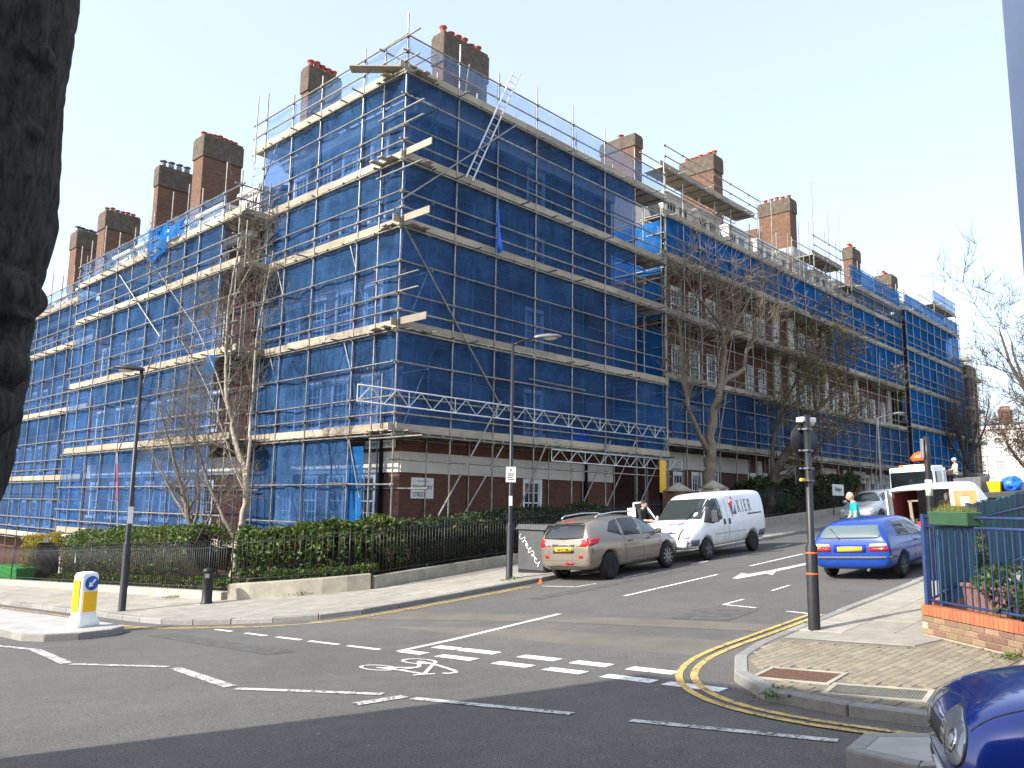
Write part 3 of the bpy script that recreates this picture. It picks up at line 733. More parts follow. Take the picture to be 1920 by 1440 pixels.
# ---- mansard roof with dormers
def mansard(root, axis, c, a0, a1, z0, z1, back, dormers):
    bm = bmesh.new(); s = .75
    P = (lambda a, d, z: (c + d, a, z)) if axis == 'u' else (lambda a, d, z: (a, c + d, z))
    prof = [(.15, z0), (.15 + s, z1), (.15 + s + back, z1 + .9), (.15 + s + back, z0)]
    A = [bm.verts.new(P(a0, d, z)) for d, z in prof]; B = [bm.verts.new(P(a1, d, z)) for d, z in prof]
    for i in range(4): bm.faces.new((A[i], A[(i + 1) % 4], B[(i + 1) % 4], B[i]))
    bm.faces.new(A); bm.faces.new(B); bmesh.ops.recalc_face_normals(bm, faces=bm.faces[:])
    rf = part('roof', bm, MAT['slate'], root)
    for a, w in dormers:
        bm = bmesh.new()
        def bx(x0, x1, d0, d1, za, zb):
            if axis == 'u': box(bm, c + d0, c + d1, x0, x1, za, zb)
            else: box(bm, x0, x1, c + d0, c + d1, za, zb)
        h = z1 - z0 - .25
        bx(a - w / 2, a - w / 2 + .12, .2, 1.1, z0, z0 + h); bx(a + w / 2 - .12, a + w / 2, .2, 1.1, z0, z0 + h)
        bx(a - w / 2 - .12, a + w / 2 + .12, .08, 1.3, z0 + h, z0 + h + .12); bx(a - w / 2 - .06, a + w / 2 + .06, .13, 1.25, z0 + h - .08, z0 + h)
        dm = part('dormer', bm, MAT['whitewood'], rf)
        n = max(1, round((w - .24) / .95)); ww = (w - .24) / n
        for i in range(n):
            x = a - w / 2 + .12 + ww * (i + .5)
            fr, sash, g1, g2 = window_meshes(ww, h - .12)
            M = Matrix.Translation((c + .24, x, z0 + .04)) @ Matrix.Rotation(-math.pi / 2, 4, 'Z') if axis == 'u' else Matrix.Translation((x, c + .24, z0 + .04))
            bmm = bmesh.new(); bmm.from_mesh(fr); bmm.from_mesh(sash); me = bm2mesh(bmm, 'window', MAT['whitewood']); mobj('window', me, rf, M)
            mobj('pane', g1, rf, M)
# ---- wing along the main street
lw = thing('apartment_block', (15.3, 36, G(15.3, 36)), 'red brick wing on the main street with white dormers and tall chimneys behind blue netting', 'building')
LWV = [31.2, 32.9, 35.0, 36.7, 39.0, 40.8, 43.2]; wl = []
for v in LWV: wl += [(v, .75, 1.05, 1.7), (v, 4.4, 1.05, 1.65), (v, 7.6, 1.05, 1.65), (v, 10.5, 1.05, 1.35)]
facade(lw, 'u', 15.3, 28.4, 44.5, -3.4, 12.2, wl, 1, [(2.63, 3.3, .06, 'render'), (-.25, .1, .08, 'render'), (11.9, 12.25, .25, 'whitewood')])
bm = bmesh.new(); wall_face(bm, 'v', 28.4, 15.3, 16.5, -2, 12.2, [], 0, 1); wall_face(bm, 'v', 28.41, 16.5, 24, -2, 12.1, [], 0, 1); part('end_wall', bm, MAT['brick'], lw)
bm = bmesh.new(); box(bm, 15.6, 24, 28.6, 44.4, -3, 12.0); part('inner_rooms', bm, MAT['dark_fill'], lw)
mansard(lw, 'u', 15.3, 28.4, 44.5, 12.25, 14.3, 4.0, [(29.6, 1.5), (33.0, 2.3), (36.2, 2.3), (39.5, 2.3), (42.6, 2.0)])
chimney(lw, 17.5, 19.1, 28.96, 29.5, 13.5, 20.3, 5, True, 1.2)
chimney(lw, 17.5, 19.6, 38.57, 39.65, 13.5, 20.2, 7, True, 1.2)
chimney(lw, 17.5, 19.4, 43.87, 44.4, 13.5, 20.05, 4, False, 1.2)
# ---- lower block beyond it
fl = thing('apartment_block', (16.2, 52, G(16.2, 52)), 'farthest brick block down the main street, half hidden by the dark tree trunk', 'building')
wl = []
for v in (46, 48, 50.6, 52.6, 55.2, 57.2, 59.8): wl += [(v, -.1, 1.05, 1.6), (v, 3.1, 1.05, 1.65), (v, 6.6, 1.05, 1.65), (v, 10.1, 1.05, 1.4)]
facade(fl, 'u', 16.2, 44.5, 62, -4.4, 12.3, wl, 1, [(1.9, 2.5, .06, 'render'), (12.0, 12.35, .25, 'whitewood')])
bm = bmesh.new(); box(bm, 16.5, 24, 44.6, 61.9, -3, 12.2); part('inner_rooms', bm, MAT['dark_fill'], fl)
mansard(fl, 'u', 16.2, 44.5, 62, 12.35, 14.2, 4.0, [(46.8, 2.2), (50.5, 2.2), (54.5, 2.2), (58.5, 2.2)])
chimney(fl, 17.5, 19.5, 51.35, 52.5, 13.5, 19.3, 6, True, 1.2)
chimney(fl, 17.5, 18.9, 56.21, 57.4, 13.5, 19.1, 5, False, 1.2)
# ---- wing up the side street
VW2, VS2 = 21.6, 20.4
rw = thing('apartment_block', (33, VW2, G(33, VW2)), 'long brick wing up the side street, bare brick and white windows between blue net bands', 'building')
wl = []
RWU = [34.7, 36.4, 38.1, 42.3, 43.9, 49.4, 51.0, 54.5, 56.3, 59.6, 61.3, 63.4]
for i, u in enumerate(RWU):
    wl += [(u, 1.6 + .03 * (u - 34), 1.05, 1.75), (u, 5.0, 1.05, 1.8), (u, 8.0, 1.05, 1.7), (u, 11.0, 1.05, 1.7), (u, 13.75, 1.05, 1.3)]
facade(rw, 'v', VW2, 33.0, 65, -1, 15.4, wl, 1, [(3.5, 4.3, .06, 'render'), (15.1, 15.45, .25, 'whitewood')])
for u0, u1 in ((45.2, 46.0), (47.2, 48.0), (52.4, 53.0), (57.6, 58.3), (64.2, 64.9)):
    bm = bmesh.new(); box(bm, u0, u1, VW2 - .14, VW2 + .1, 4.6, 15.05); part('pilaster', bm, MAT['render'], rw)
bm = bmesh.new(); box(bm, 33.0, 33.3, VW2, 30, -1, 15.38); part('end_wall', bm, MAT['brick'], rw)
bm = bmesh.new(); box(bm, 33.3, 64.9, VW2 + .3, 30, -1, 15.3); part('inner_rooms', bm, MAT['dark_fill'], rw)
mansard(rw, 'v', VW2, 33.0, 65, 15.45, 17.8, 4.0, [(35.4, 2.5), (38.5, 2.3), (41.8, 2.3), (45.2, 2.3), (48.4, 2.3), (53.5, 2.3), (57, 2.3), (60.5, 2.3)])
bm = bmesh.new(); box(bm, 49.8, 52.0, VW2 + .5, VW2 + 3, 16.5, 18.7); bevel(bm, .05, 1); part('stair_head', bm, MAT['lead'], rw)
chimney(rw, 33.17, 33.8, 23, 25.2, 15.3, 20.9, 1, True, .7)
chimney(rw, 41.24, 42.3, 23, 25.25, 15.3, 22.5, 7, True, 1.0)
chimney(rw, 51.5, 52.5, 23, 25.25, 15.3, 22.8, 5, True, 1.0)
bm = bmesh.new(); box(bm, 51.2, 51.5, 25.3, 26.3, 15.3, 21); part('chimney_shoulder', bm, MAT['chimbrick'], rw)
chimney(rw, 62.45, 64.1, 23, 23.7, 15.3, 22.0, 3, True, 1.0)
# ---- block farther up the side street
rf = thing('apartment_block', (72, 21, G(72, 21)), 'brick block farther up the side street fully wrapped in bright blue sheeting', 'building')
wl = [(u, z, 1.05, 1.7) for u in (67, 69, 72, 74, 76.5) for z in (5.5, 8.6, 11.6, 14.3)]
facade(rf, 'v', 21.2, 65, 79, -1, 17, wl, 1, [(16.7, 17.05, .25, 'whitewood')])
bm = bmesh.new(); box(bm, 65.1, 78.9, 21.5, 30, -1, 16.9); part('inner_rooms', bm, MAT['dark_fill'], rf)
mansard(rf, 'v', 21.2, 65, 79, 17.05, 18.6, 4.0, [(68, 2.2), (72, 2.2)])
chimney(rf, 71, 72.5, 23, 24.3, 16, 21.7, 5, True, 1.0)
# ---- dark end block
eb = thing('apartment_block', (84, 21, G(84, 21)), 'shaded brick end block with dark scaffolding where the side street ends', 'building')
wl = [(v, z, 1.05, 1.7) for v in (22.0, 23.8) for z in (5.6, 8.7, 11.8)]
facade(eb, 'u', 84.2, 21.1, 28, -1, 15.5, wl, 1, [(15.2, 15.55, .25, 'whitewood')])
bm = bmesh.new(); box(bm, 84.5, 88.2, 21.1, 28, -1, 15.45); part('rear_wall', bm, MAT['brick'], eb)
# ---- white house closing the street
hs = thing('terrace_house', (104, 22, G(104, 22)), 'small white rendered house closing the far end of the side street', 'house')
wl = [(v, z, 1.2, 1.5) for v in (18.7, 20.9, 23.1, 25.0) for z in (6.0, 8.6)]
facade(hs, 'u', 104, 16, 26.5, 3, 11.2, wl, 1, [(10.9, 11.3, .2, 'whitewood'), (7.9, 8.2, .1, 'whitewood')], mat='render')
bm = bmesh.new(); box(bm, 104.3, 110, 16, 26.5, 3, 11); part('rear_wall', bm, MAT['render'], hs)
bm = bmesh.new(); box(bm, 104.3, 110.2, 15.8, 26.7, 11.2, 11.6); part('roof', bm, MAT['slate'], hs)
chimney(hs, 105, 106, 22, 23.2, 11.3, 13.2, 4, True, .4)
# ---- block across the street, behind the viewer (its shade falls over the near road)
nb = thing('brick_building', (-4.5, -10, 0), 'tall brick building on the near side of the main street', 'building')
SHW = 11.7 / .945 * math.tan(SUN_EL)
bm = bmesh.new(); box(bm, -14, -4.5, -60, 10.05, -4, .22 + SHW + .15); part('wall', bm, MAT['brick'], nb)
bm = bmesh.new(); box(bm, -14.2, -4.45, -60, 10.1, .22 + SHW + .15, .5 + SHW); part('parapet', bm, MAT['render'], nb)
# ================================================================== scaffolding
def unit_tube(n, mat, name):
    bm = bmesh.new(); cyl(bm, (0, 0, 0), (0, 0, 1), 1, n=n); return bm2mesh(bm, name, mat)
TUBE = unit_tube(8, MAT['steel'], 'tube'); ATUBE = unit_tube(6, MAT['alu'], 'beam_tube')
PAINTED = unit_tube(8, MAT['red_print'], 'red_tube')
def tube(name, p0, p1, parent, r=.029, me=None):
    p0 = Vector(p0); p1 = Vector(p1); d = p1 - p0
    M = Matrix.Translation(p0) @ d.to_track_quat('Z', 'Y').to_matrix().to_4x4() @ Matrix.Diagonal((r, r, d.length, 1))
    return mobj(name, me or TUBE, parent, M)
bm = bmesh.new(); box(bm, -.5, .5, -.5, .5, -.5, .5); bevel(bm, .02, 1); BOARD = bm2mesh(bm, 'board', MAT['board'])
CNT = {}
class Face:
    """one straight run of scaffold; a = position along the run, d = distance in from the outer row, z = height"""
    def __init__(s, root, axis, c, sgn=1, wid=1.15):
        s.root = root; s.axis = axis; s.c = c; s.sgn = sgn; s.wid = wid; s.cp = bmesh.new()
    def P(s, a, d, z): return Vector((s.c + s.sgn * d, a, z)) if s.axis == 'u' else Vector((a, s.c + s.sgn * d, z))
    def tube(s, name, a, b, **k): return tube(name, s.P(*a), s.P(*b), s.root, **k)
    def couple(s, a, d, z):
        p = s.P(a, d, z); e = .045
        box(s.cp, p.x - e, p.x + e, p.y - e, p.y + e, p.z - .05, p.z + .05)
    def standards(s, pos, top, inner=True, base=None, jitter=.02):
        for a in pos:
            p = s.P(a, 0, 0); zb = base if base is not None else G(p.x, p.y) - .05
            j = R.uniform(-jitter, jitter)
            s.tube('standard', (a, 0, zb), (a + j, 0, top + R.uniform(-.1, .9)))
            if inner:
                q = s.P(a, s.wid, 0); zi = base if base is not None else G(q.x, q.y) - .05
                s.tube('standard', (a, s.wid, zi), (a - j, s.wid, top - .25))
    def ledger(s, a0, a1, z, d=-.05, over=.25):
        n = max(1, int((a1 - a0) / 6.4)); st = (a1 - a0) / n; x = a0 - R.uniform(0, over)
        s.tube('ledger', (x, d, z + R.uniform(-.015, .015)), (a1 + R.uniform(0, over), d, z + R.uniform(-.015, .015)))
    def rails(s, a0, a1, zs, pos, over=.25):
        for z in zs:
            s.ledger(a0, a1, z, -.05, over)
            for a in pos: s.couple(a, -.025, z)
        if s.c < 25: s.ledger(a0, a1, zs[-1] - .1, s.wid + .05, over)
    def lift(s, a0, a1, z, pos, toe=True, planks=True, put=.75, toe_gap=(), d_in=None):
        w_ = d_in or s.wid
        s.ledger(a0, a1, z - .1, -.05); s.ledger(a0, a1, z - .1, w_ + .05)
        for a in pos: s.couple(a, -.025, z - .1)
        k = a0 + .3
        while k < a1:
            out = R.choice((.12, .15, .2, .35, .55)); s.tube('transom', (k, -out, z - .045), (k + R.uniform(-.03, .03), w_ + .15, z - .045)); k += put * R.uniform(.8, 1.4)
        if planks == 'single':
            bm = bmesh.new(); p = s.P(a0, .02, z); q = s.P(a1, w_, z + .038); box(bm, min(p.x, q.x), max(p.x, q.x), min(p.y, q.y), max(p.y, q.y), z, z + .038)
            part('platform', bm, MAT['board'], s.root)
        elif planks:
            for r in range(5):
                x = a0 - R.uniform(0, .5) if r else a0
                while x < a1:
                    L = min(3.9, a1 - x + .15); d = .12 + r * .233
                    c = s.P(x + L / 2, d, z + .02 + R.uniform(0, .006))
                    S = (.225, L - .02, .038) if s.axis == 'u' else (L - .02, .225, .038)
                    mobj('plank', BOARD, s.root, Matrix.Translation(c) @ Matrix.Diagonal((*S, 1))); x += 3.9
        if toe:
            x = a0 - (R.uniform(.0, .3))
            while x < a1 - .2:
                L = min(R.choice((3.9, 3.9, 3.0, 2.4)), a1 - x + .1); h = .225
                if not any(g0 < x + L / 2 < g1 for g0, g1 in toe_gap):
                    c = s.P(x + L / 2, .03 + R.uniform(-.004, .004), z + .04 + h / 2 + R.uniform(-.012, .012))
                    tilt = R.uniform(-.006, .006)
                    S = (.038, L - .006, h) if s.axis == 'u' else (L - .006, .038, h)
                    Rt = Matrix.Rotation(tilt, 4, 'X' if s.axis == 'u' else 'Y')
                    mobj('toe_board', BOARD, s.root, Matrix.Translation(c) @ Rt @ Matrix.Diagonal((*S, 1)))
                x += L
    def net(s, a0, a1, z0, z1, mat='net', d=.07, billow=.12, name='net_panel', nx=12, nz=12, sag=.0):
        V = []; Fc = []; sd = R.uniform(0, 99)
        for j in range(nz + 1):
            for i in range(nx + 1):
                a = a0 + (a1 - a0) * i / nx; t = j / nz; z = z0 + (z1 - z0) * t
                e = math.sin(math.pi * i / nx) ** .7 * (math.sin(math.pi * min(1, t * .9 + .1)) ** .6)
                dd = d + billow * e * (noise.noise(Vector((a * .9, z * .5, sd))) * 1.6 + .25) + .03 * noise.noise(Vector((a * 5, z * .8, sd))) + .035 * noise.noise(Vector((a * 2.2 + z * 1.6, z * 1.1, sd)))
                if j == 0: z += sag * math.sin(math.pi * i / nx) * noise.noise(Vector((a, sd, 0))) + R.uniform(-.03, .03)
                if j == nz and sag: z -= abs(sag) * math.sin(math.pi * i / nx) * R.uniform(.2, .9)
                V.append(s.P(a, dd, z))
        for j in range(nz):
            for i in range(nx): q = j * (nx + 1) + i; Fc.append((q, q + 1, q + nx + 2, q + nx + 1))
        return pyd(name, V, Fc, MAT[mat], s.root, smooth=True)
    def nets(s, pos, z0, z1, mat='net', **k):
        for a, b in zip(pos, pos[1:]): s.net(a - .03, b + .03, z0, z1, mat, **k)
    def done(s):
        if len(s.cp.verts): o = part('couplers', s.cp, MAT['clamp'], s.root); tag(o, kind='stuff')
def strut(face, a, b, name='brace', **k): return face.tube(name, a, b, **k)
def truss(face, a0, a1, z0, z1, d, name='lattice_beam', bay=.95):
    """light alloy lattice beam: two chords with zig-zag lacing"""
    bm = bmesh.new(); P = lambda a, z: face.P(a, d, z)
    cyl(bm, P(a0, z0), P(a1, z0), .024, n=8); cyl(bm, P(a0, z1), P(a1, z1), .024, n=8)
    n = round((a1 - a0) / bay); st = (a1 - a0) / n
    for i in range(n):
        x = a0 + i * st; cyl(bm, P(x, z0), P(x + st / 2, z1), .015, n=6, caps=False); cyl(bm, P(x + st / 2, z1), P(x + st, z0), .015, n=6, caps=False)
        if i % 2 == 0: cyl(bm, P(x, z0), P(x, z1), .016, n=6, caps=False)
    cyl(bm, P(a1, z0), P(a1, z1), .016, n=6, caps=False)
    return part(name, bm, MAT['alu'], face.root)
L4 = [3.8, 7.0, 10.3, 12.5, 15.48]
# ---- round the corner block, side street face
sc = thing('scaffolding', GP(US, VS), 'tall tube scaffold round the corner block, side street face, with two lattice beams', 'scaffolding', 'scaffolds round the apartment blocks')
PR = [15.27, 17.56, 19.5, 21.57, 23.72, 25.82, 27.95, 30.26]
F = Face(sc, 'v', VS)
F.standards(PR, 17.0)
for z in L4: F.lift(US - .05, 30.35, z, PR, toe=True)
for z, nx in zip(L4, L4[1:] + [18.2]):
    h = nx - z
    rl = [z + .55, z + 1.08] + ([z + 2.12] if h > 2.9 and z < 15 else [])
    if z > 15: rl = [z + .62, z + 1.18]
    F.rails(US, 30.3, rl, PR)
    pr = PR if z > 15 else PR[:-1] if z > 3 else PR
    F.nets(PR[:7] if 4 < z < 15 else PR, z + .12, (nx - .12) if z < 15 else z + 1.2, 'net' if z < 15 else 'net_thin')
F.rails(US, 27, [.62], PR[:6]); F.ledger(US - .1, 30.4, 2.95)
for a in PR: F.couple(a, -.025, 2.95)
F.tube('ledger', (14.4, -.08, .72), (19.4, -.08, .66))
strut(F, (14.85, -.1, 10.75), (19.75, -.1, 5.0)); strut(F, (19.75, -.12, 5.15), (15.6, -.5, -.3)); strut(F, (15.0, -.12, 10.9), (20.3, -.2, 15.4))
strut(F, (19.7, -.3, 3.6), (17.6, .6, -.3)); strut(F, (22.1, -.2, 3.9), (20.6, .7, -.2)); strut(F, (25.9, -.2, 4.2), (24.0, .7, -.1)); strut(F, (27.6, -.2, 4.3), (25.4, .6, -.1)); strut(F, (29.9, -.2, 4.3), (27.6, .6, 0))
for z0, z1 in ((4.0, 6.9), (7.2, 10.2), (10.5, 12.4), (12.7, 15.3)): strut(F, (16.0, .5, z0), (17.3, .5, z1))
F.tube('brace', (17.75, -.1, 15.6), (18.1, .1, 16.9)); F.tube('brace', (23.8, -.1, 15.6), (24.0, .1, 16.5)); F.tube('ledger', (21.2, -.09, 6.1), (24.4, -.09, 6.05))
truss(F, 13.8, 30.1, 4.55, 5.03, -.12); truss(F, 22.4, 31.2, 3.24, 3.66, -.14)
# returns of the boards past the corner and stray tube ends
for z in (L4[1], L4[2], L4[3]):
    mobj('toe_board', BOARD, sc, Matrix.Translation((15.35, 18.95, z + .2)) @ Matrix.Diagonal((.038, 1.6, .225, 1)))
for z in (8.1, 8.6, 12.1, 13.6, 14.1, 15.75, 16.6): F.tube('ledger', (15.2, -1.0 if z < 15 else -.7, z), (15.2, 1.3, z))
tube('ledger', (15.2, 18.0, 3.6), (15.2, 20.5, 3.6), sc)
mobj('plank', BOARD, sc, Matrix.Translation((14.95, 20.2, 15.66)) @ Matrix.Rotation(.75, 4, 'Z') @ Matrix.Diagonal((.45, 2.2, .04, 1)))
F.done()
# return netting that closes the gap beside the next wing
F2 = Face(sc, 'u', 31.75, -1)
for z, nx in zip(L4[:4], L4[1:]):
    F2.net(20.5, 22.1, z + .1, nx - .3, 'net_thick', d=0, billow=.15); F2.net(22.1, 23.9, z + .1, nx - .3, 'net_thick', d=0, billow=.15)
    for zz in (z + .3, z + 1.0, z + 2.0, nx - .15):
        if zz < nx: F2.tube('ledger', (20.2, .1, zz), (24.2, .1, zz))
for a in (20.5, 22.1, 23.9): F2.tube('standard', (a, .06, G(31.7, a)), (a, .06, 16.2))
# ---- corner block, main street face
sc2 = thing('scaffolding', GP(US, 24), 'sunlit tube scaffold on the main street face of the corner block', 'scaffolding', 'scaffolds round the apartment blocks')
PL = [19.4, 21.7, 24.3, 26.2, 28.2]
F = Face(sc2, 'u', US)
F.standards(PL[1:], 17.0)
for z in L4:
    e = 28.9 if z > 14 else 28.2
    F.lift(VS + .1, e, z, PL, toe=True)
for z, nx in zip(L4, L4[1:] + [18.2]):
    rl = [z + .55, z + 1.08] + ([z + 2.12] if nx - z > 2.9 and z < 15 else [])
    if z > 15: rl = [z + .62, z + 1.18]
    F.rails(VS, 28.9 if z > 14 else 28.2, rl, PL); F.nets(PL, z + .12, (nx - .12) if z < 15 else z + 1.2, 'net' if z < 15 else 'net_thin')
F.rails(VS, 28.2, [.35, .95, 2.2], PL)
F.nets(PL[1:], -.4, 3.65, 'net'); F.net(21.0, 21.75, -.3, 3.4, 'net_thick', billow=.2)
for z0, z1, a in ((4, 6.9, 21.9), (7.2, 10.2, 21.8), (4.2, 7, 26.6), (7.3, 10.2, 26.4), (.2, 3.7, 21.4)): strut(F, (a - .6, .3, z0), (a + .3, .0, z1))
F.tube('standard', (20.0, -.05, 3.9), (20.0, -.05, 5.6)); F.tube('ledger', (20.9, -.06, 2.2), (22.6, -.06, 2.25)); F.tube('ledger', (20.8, -.06, .35), (22.6, -.06, .4))
for k in range(9): F.tube('standard', (28.9, -.05, 15.0), (28.9, -.05, 17.9)) if k == 0 else None
F.tube('brace', (28.9, 0, 13.2), (27.4, .1, 15.5))
F.done()
# ---- wing on the main street
ULS = 14.0
sc3 = thing('scaffolding', GP(ULS, 36), 'sunlit tube scaffold on the long main street wing, cream boards between blue nets', 'scaffolding', 'scaffolds round the apartment blocks')
PW = [27.4, 28.7, 30.6, 31.9, 33.4, 35.2, 37.2, 39.0, 40.9, 42.6, 44.0]
F = Face(sc3, 'u', ULS)
F.standards(PW, 14.0)
LW = [.02, 3.8, 7.0, 10.3, 12.25]
for z in LW: F.lift(27.3, 44.0, z, PW, toe=True, put=.9)
for z, nx in zip(LW, LW[1:] + [14.2]):
    rl = [z + .55, z + 1.08] + ([z + 2.12] if nx - z > 2.9 else []); F.rails(27.1, 44.1, rl, PW)
    F.nets(PW[1:] if z > 1 else PW[1:], z + .12, (nx - .12) if z < 12 else z + 1.3, 'net' if z < 12 else 'net_thin', sag=.1 if z > 12 else 0)
F.net(33.4, 35.4, 12.0, 13.4, 'net_thick', d=-.12, billow=.25, sag=.5); F.net(31.9, 33.4, 12.5, 13.1, 'net_thick', d=-.1, billow=.2, sag=.4)
F.net(28.2, 28.9, 6.3, 7.0, 'net_thick', d=-.2, billow=.3, sag=.3)
strut(F, (38.4, -.1, 11.9), (33.3, -.15, 8.3)); strut(F, (33.3, -.15, 8.3), (36.2, -.3, 3.7)); strut(F, (36.2, -.35, 3.6), (34.6, -.6, -.6)); F.tube('brace', (36.0, -.38, 3.1), (35.4, -.48, 1.6), r=.03, me=PAINTED)
for z in (3.8, 7.0, 10.3): F.tube('standard', (27.0, .1, z - .2), (27.0, .1, z + 1.6))
E3 = Face(sc3, 'v', 27.4)
for z in (3.8, 7.0, 10.3, 12.25):
    E3.lift(14.0, 16.3, z, [14.0], toe=(z > 4), planks='single', put=.6); E3.rails(13.9, 16.4, [z + .55, z + 1.08], [14.0])
F.done()
# ---- farthest scaffold down the main street
sc4 = thing('scaffolding', GP(15.1, 52), 'lower tube scaffold farthest down the main street beside the dark tree trunk', 'scaffolding', 'scaffolds round the apartment blocks')
PF = [44.6, 46.5, 48.4, 50.2, 52, 54, 56, 58, 60, 62]
F = Face(sc4, 'u', 15.1); F.standards(PF, 14.0)
LF = [-.55, 2.6, 6.25, 9.9, 12.4]
for z in LF: F.lift(44.7, 62, z, PF, toe=True, put=1.2, planks='single')
for z, nx in zip(LF, LF[1:] + [14]):
    rl = [z + .55, z + 1.08] + ([z + 2.1] if nx - z > 2.9 else []); F.rails(44.4, 62, rl, PF)
    F.nets(PF, z + .12, nx - .12 if z < 12 else z + 1.2, 'net' if z < 12 else 'net_thin')
for z in (3.2, 6.9): 
    for k in range(5): F.tube('standard', (44.3 + .25 * k, -.3, z), (44.3 + .25 * k, -.3, z + R.uniform(.6, 1.6)))
F.done()
# ---- side street wing
sc5 = thing('scaffolding', GP(40, VS2), 'tube scaffold along the side street wing with netting on some lifts only', 'scaffolding', 'scaffolds round the apartment blocks')
PS = [31.9, 33.5, 35.05, 36.6, 38.3, 40.4, 41.9, 43.7, 45.8, 47.4, 48.9, 51.4, 53.2, 55, 57, 59.1, 61, 63, 64.8]
F = Face(sc5, 'v', VS2); F.standards(PS[:8], 17.2); F.standards(PS[8:], 17.3)
LS = [4.55, 7.6, 10.7, 13.4, 15.5]
for z in LS: F.lift(31.8, 64.8, z, PS, toe=True, put=1.0, planks='single')
F.lift(31.8, 41.0, 17.85, PS[:6], put=.8, planks='single'); F.rails(31.8, 41.6, [18.4, 18.95], PS[:6])
for z, nx in zip(LS, LS[1:] + [17.5]): F.rails(31.7, 64.9, [z + .55, z + 1.08] + ([z + 2.1] if nx - z > 2.9 else []), PS)
F.nets(PS, 4.67, 7.5, 'net'); F.nets(PS, 13.5, 15.4, 'net_thick'); F.nets(PS[11:], 10.8, 13.3, 'net_thick')
F.nets(PS[13:], 15.6, 16.8, 'net_thin'); F.lift(55, 64.8, 16.85, PS[13:], put=1.0, planks='single'); F.rails(54.8, 65, [17.4, 17.95, 18.3], PS[13:]); F.nets(PS[13:], 17.0, 18.3, 'net_thick')
for a in PS[6:]: F.tube('standard', (a + .1, .3, 15.5), (a + .1, .3, R.uniform(18, 20.3)))
for a, z0, z1 in ((36.0, 7.7, 10.6), (37.0, 7.7, 10.6), (58.5, 7.7, 12.8), (57.2, 1.5, 8.0), (36.2, 4.7, 7.4)): strut(F, (a, -.1, z0), (a + 1.0, -.1, z1))
for a in (33.8, 34.5, 35.5, 36.4): F.tube('standard', (a, .9, 7.7), (a + .35, .9, 10.6))
F.lift(49, 53.4, 17.6, [49, 51.4, 53.2], put=.6, planks='single'); F.rails(48.8, 53.6, [18.2, 18.8], [49, 51.4, 53.2])
for a in (49, 51.4, 53.2): F.tube('standard', (a, 0, 15.5), (a, 0, 20.5 + R.uniform(-.5, 2)))
strut(F, (49.2, 0, 15.6), (51.3, 0, 17.9)); F.done()
# ---- upper run in front of the middle chimneys and the far wrapped block
sc6 = thing('scaffolding', GP(70, 20), 'far scaffold completely wrapped in blue sheets up the side street', 'scaffolding', 'scaffolds round the apartment blocks')
PX = [64.9, 66.5, 68.2, 70, 71.8, 73.6, 75.4, 77.2, 79]
F = Face(sc6, 'v', 20.1); F.standards(PX, 17.8)
LX = [4.7, 7.9, 10.9, 13.9, 17.0]
for z in LX: F.lift(64.9, 79, z, PX, toe=True, put=1.4, planks='single')
for z, nx in zip(LX, LX[1:] + [18.5]):
    F.rails(64.8, 79.1, [z + .55, z + 1.08] + ([z + 2.1] if nx - z > 2.9 else []), PX); F.nets(PX, z + .12, nx - .1 if z < 16 else z + 1.3, 'net_thick', nx=4, nz=5)
F3 = Face(sc6, 'v', 20.3)
F3.lift(73, 79, 19.0, [73, 76, 79], put=1.0, planks='single'); F3.rails(73, 79.2, [19.6, 20.1], [73, 76, 79]); F3.nets([73, 76, 79], 19.1, 20.2, 'net')
for a in (73, 76, 79): F3.tube('standard', (a, 0, 17), (a, 0, 21 + R.uniform(0, 1.5)))
F.done(); F3.done()
sc7 = thing('scaffolding', GP(83, 21), 'dark unlit scaffold round the end block at the top of the side street', 'scaffolding', 'scaffolds round the apartment blocks')
F = Face(sc7, 'u', 83.0); PE = [20.5, 21.7, 22.9, 24.1]
F.standards(PE, 16.3)
for z in (4.9, 8, 11, 14, 15.6): F.lift(20.4, 24.1, z, PE, put=1.2, planks='single'); F.rails(20.3, 24.2, [z + .55, z + 1.08, z + 2.1], PE)
F.nets(PE, 5, 13.9, 'net', nx=4, nz=6); F4 = Face(sc7, 'v', 20.5, wid=.5); F4.standards([83.0, 84.5, 86.0, 87.5], 16)
for z in (4.9, 8, 11, 14): F4.lift(83.2, 88, z, [84.5, 86.5], put=1.2, planks='single'); F4.rails(83, 88.2, [z + .55, z + 1.08, z + 2.1], [84.5, 86.5])
F4.done(); F.net(21.2, 22.6, 15.7, 18.0, 'net_thin', billow=.4)
F.done()
# ---- ladder lashed to the top of the corner scaffold
ld = thing('ladder', (18.0, 19.25, 12.6), 'aluminium ladder leaning through the scaffold up past the top rail', 'ladder')
a0 = Vector((17.75, 19.75, 12.55)); a1 = Vector((20.35, 19.2, 17.2)); off = Vector((.0, .38, 0))
a0 = Vector((17.85, 19.28, 12.6)); a1 = Vector((20.0, 19.18, 17.3)); off = Vector((.33, .02, -.02))
for k in (0, 1): tube('stile', a0 + off * k, a1 + off * k + (a1 - a0) * .03 * k, ld, .032, ATUBE)
for k in range(17):
    p = a0.lerp(a1, (k + .5) / 17); tube('rung', p, p + off, ld, .015, ATUBE)
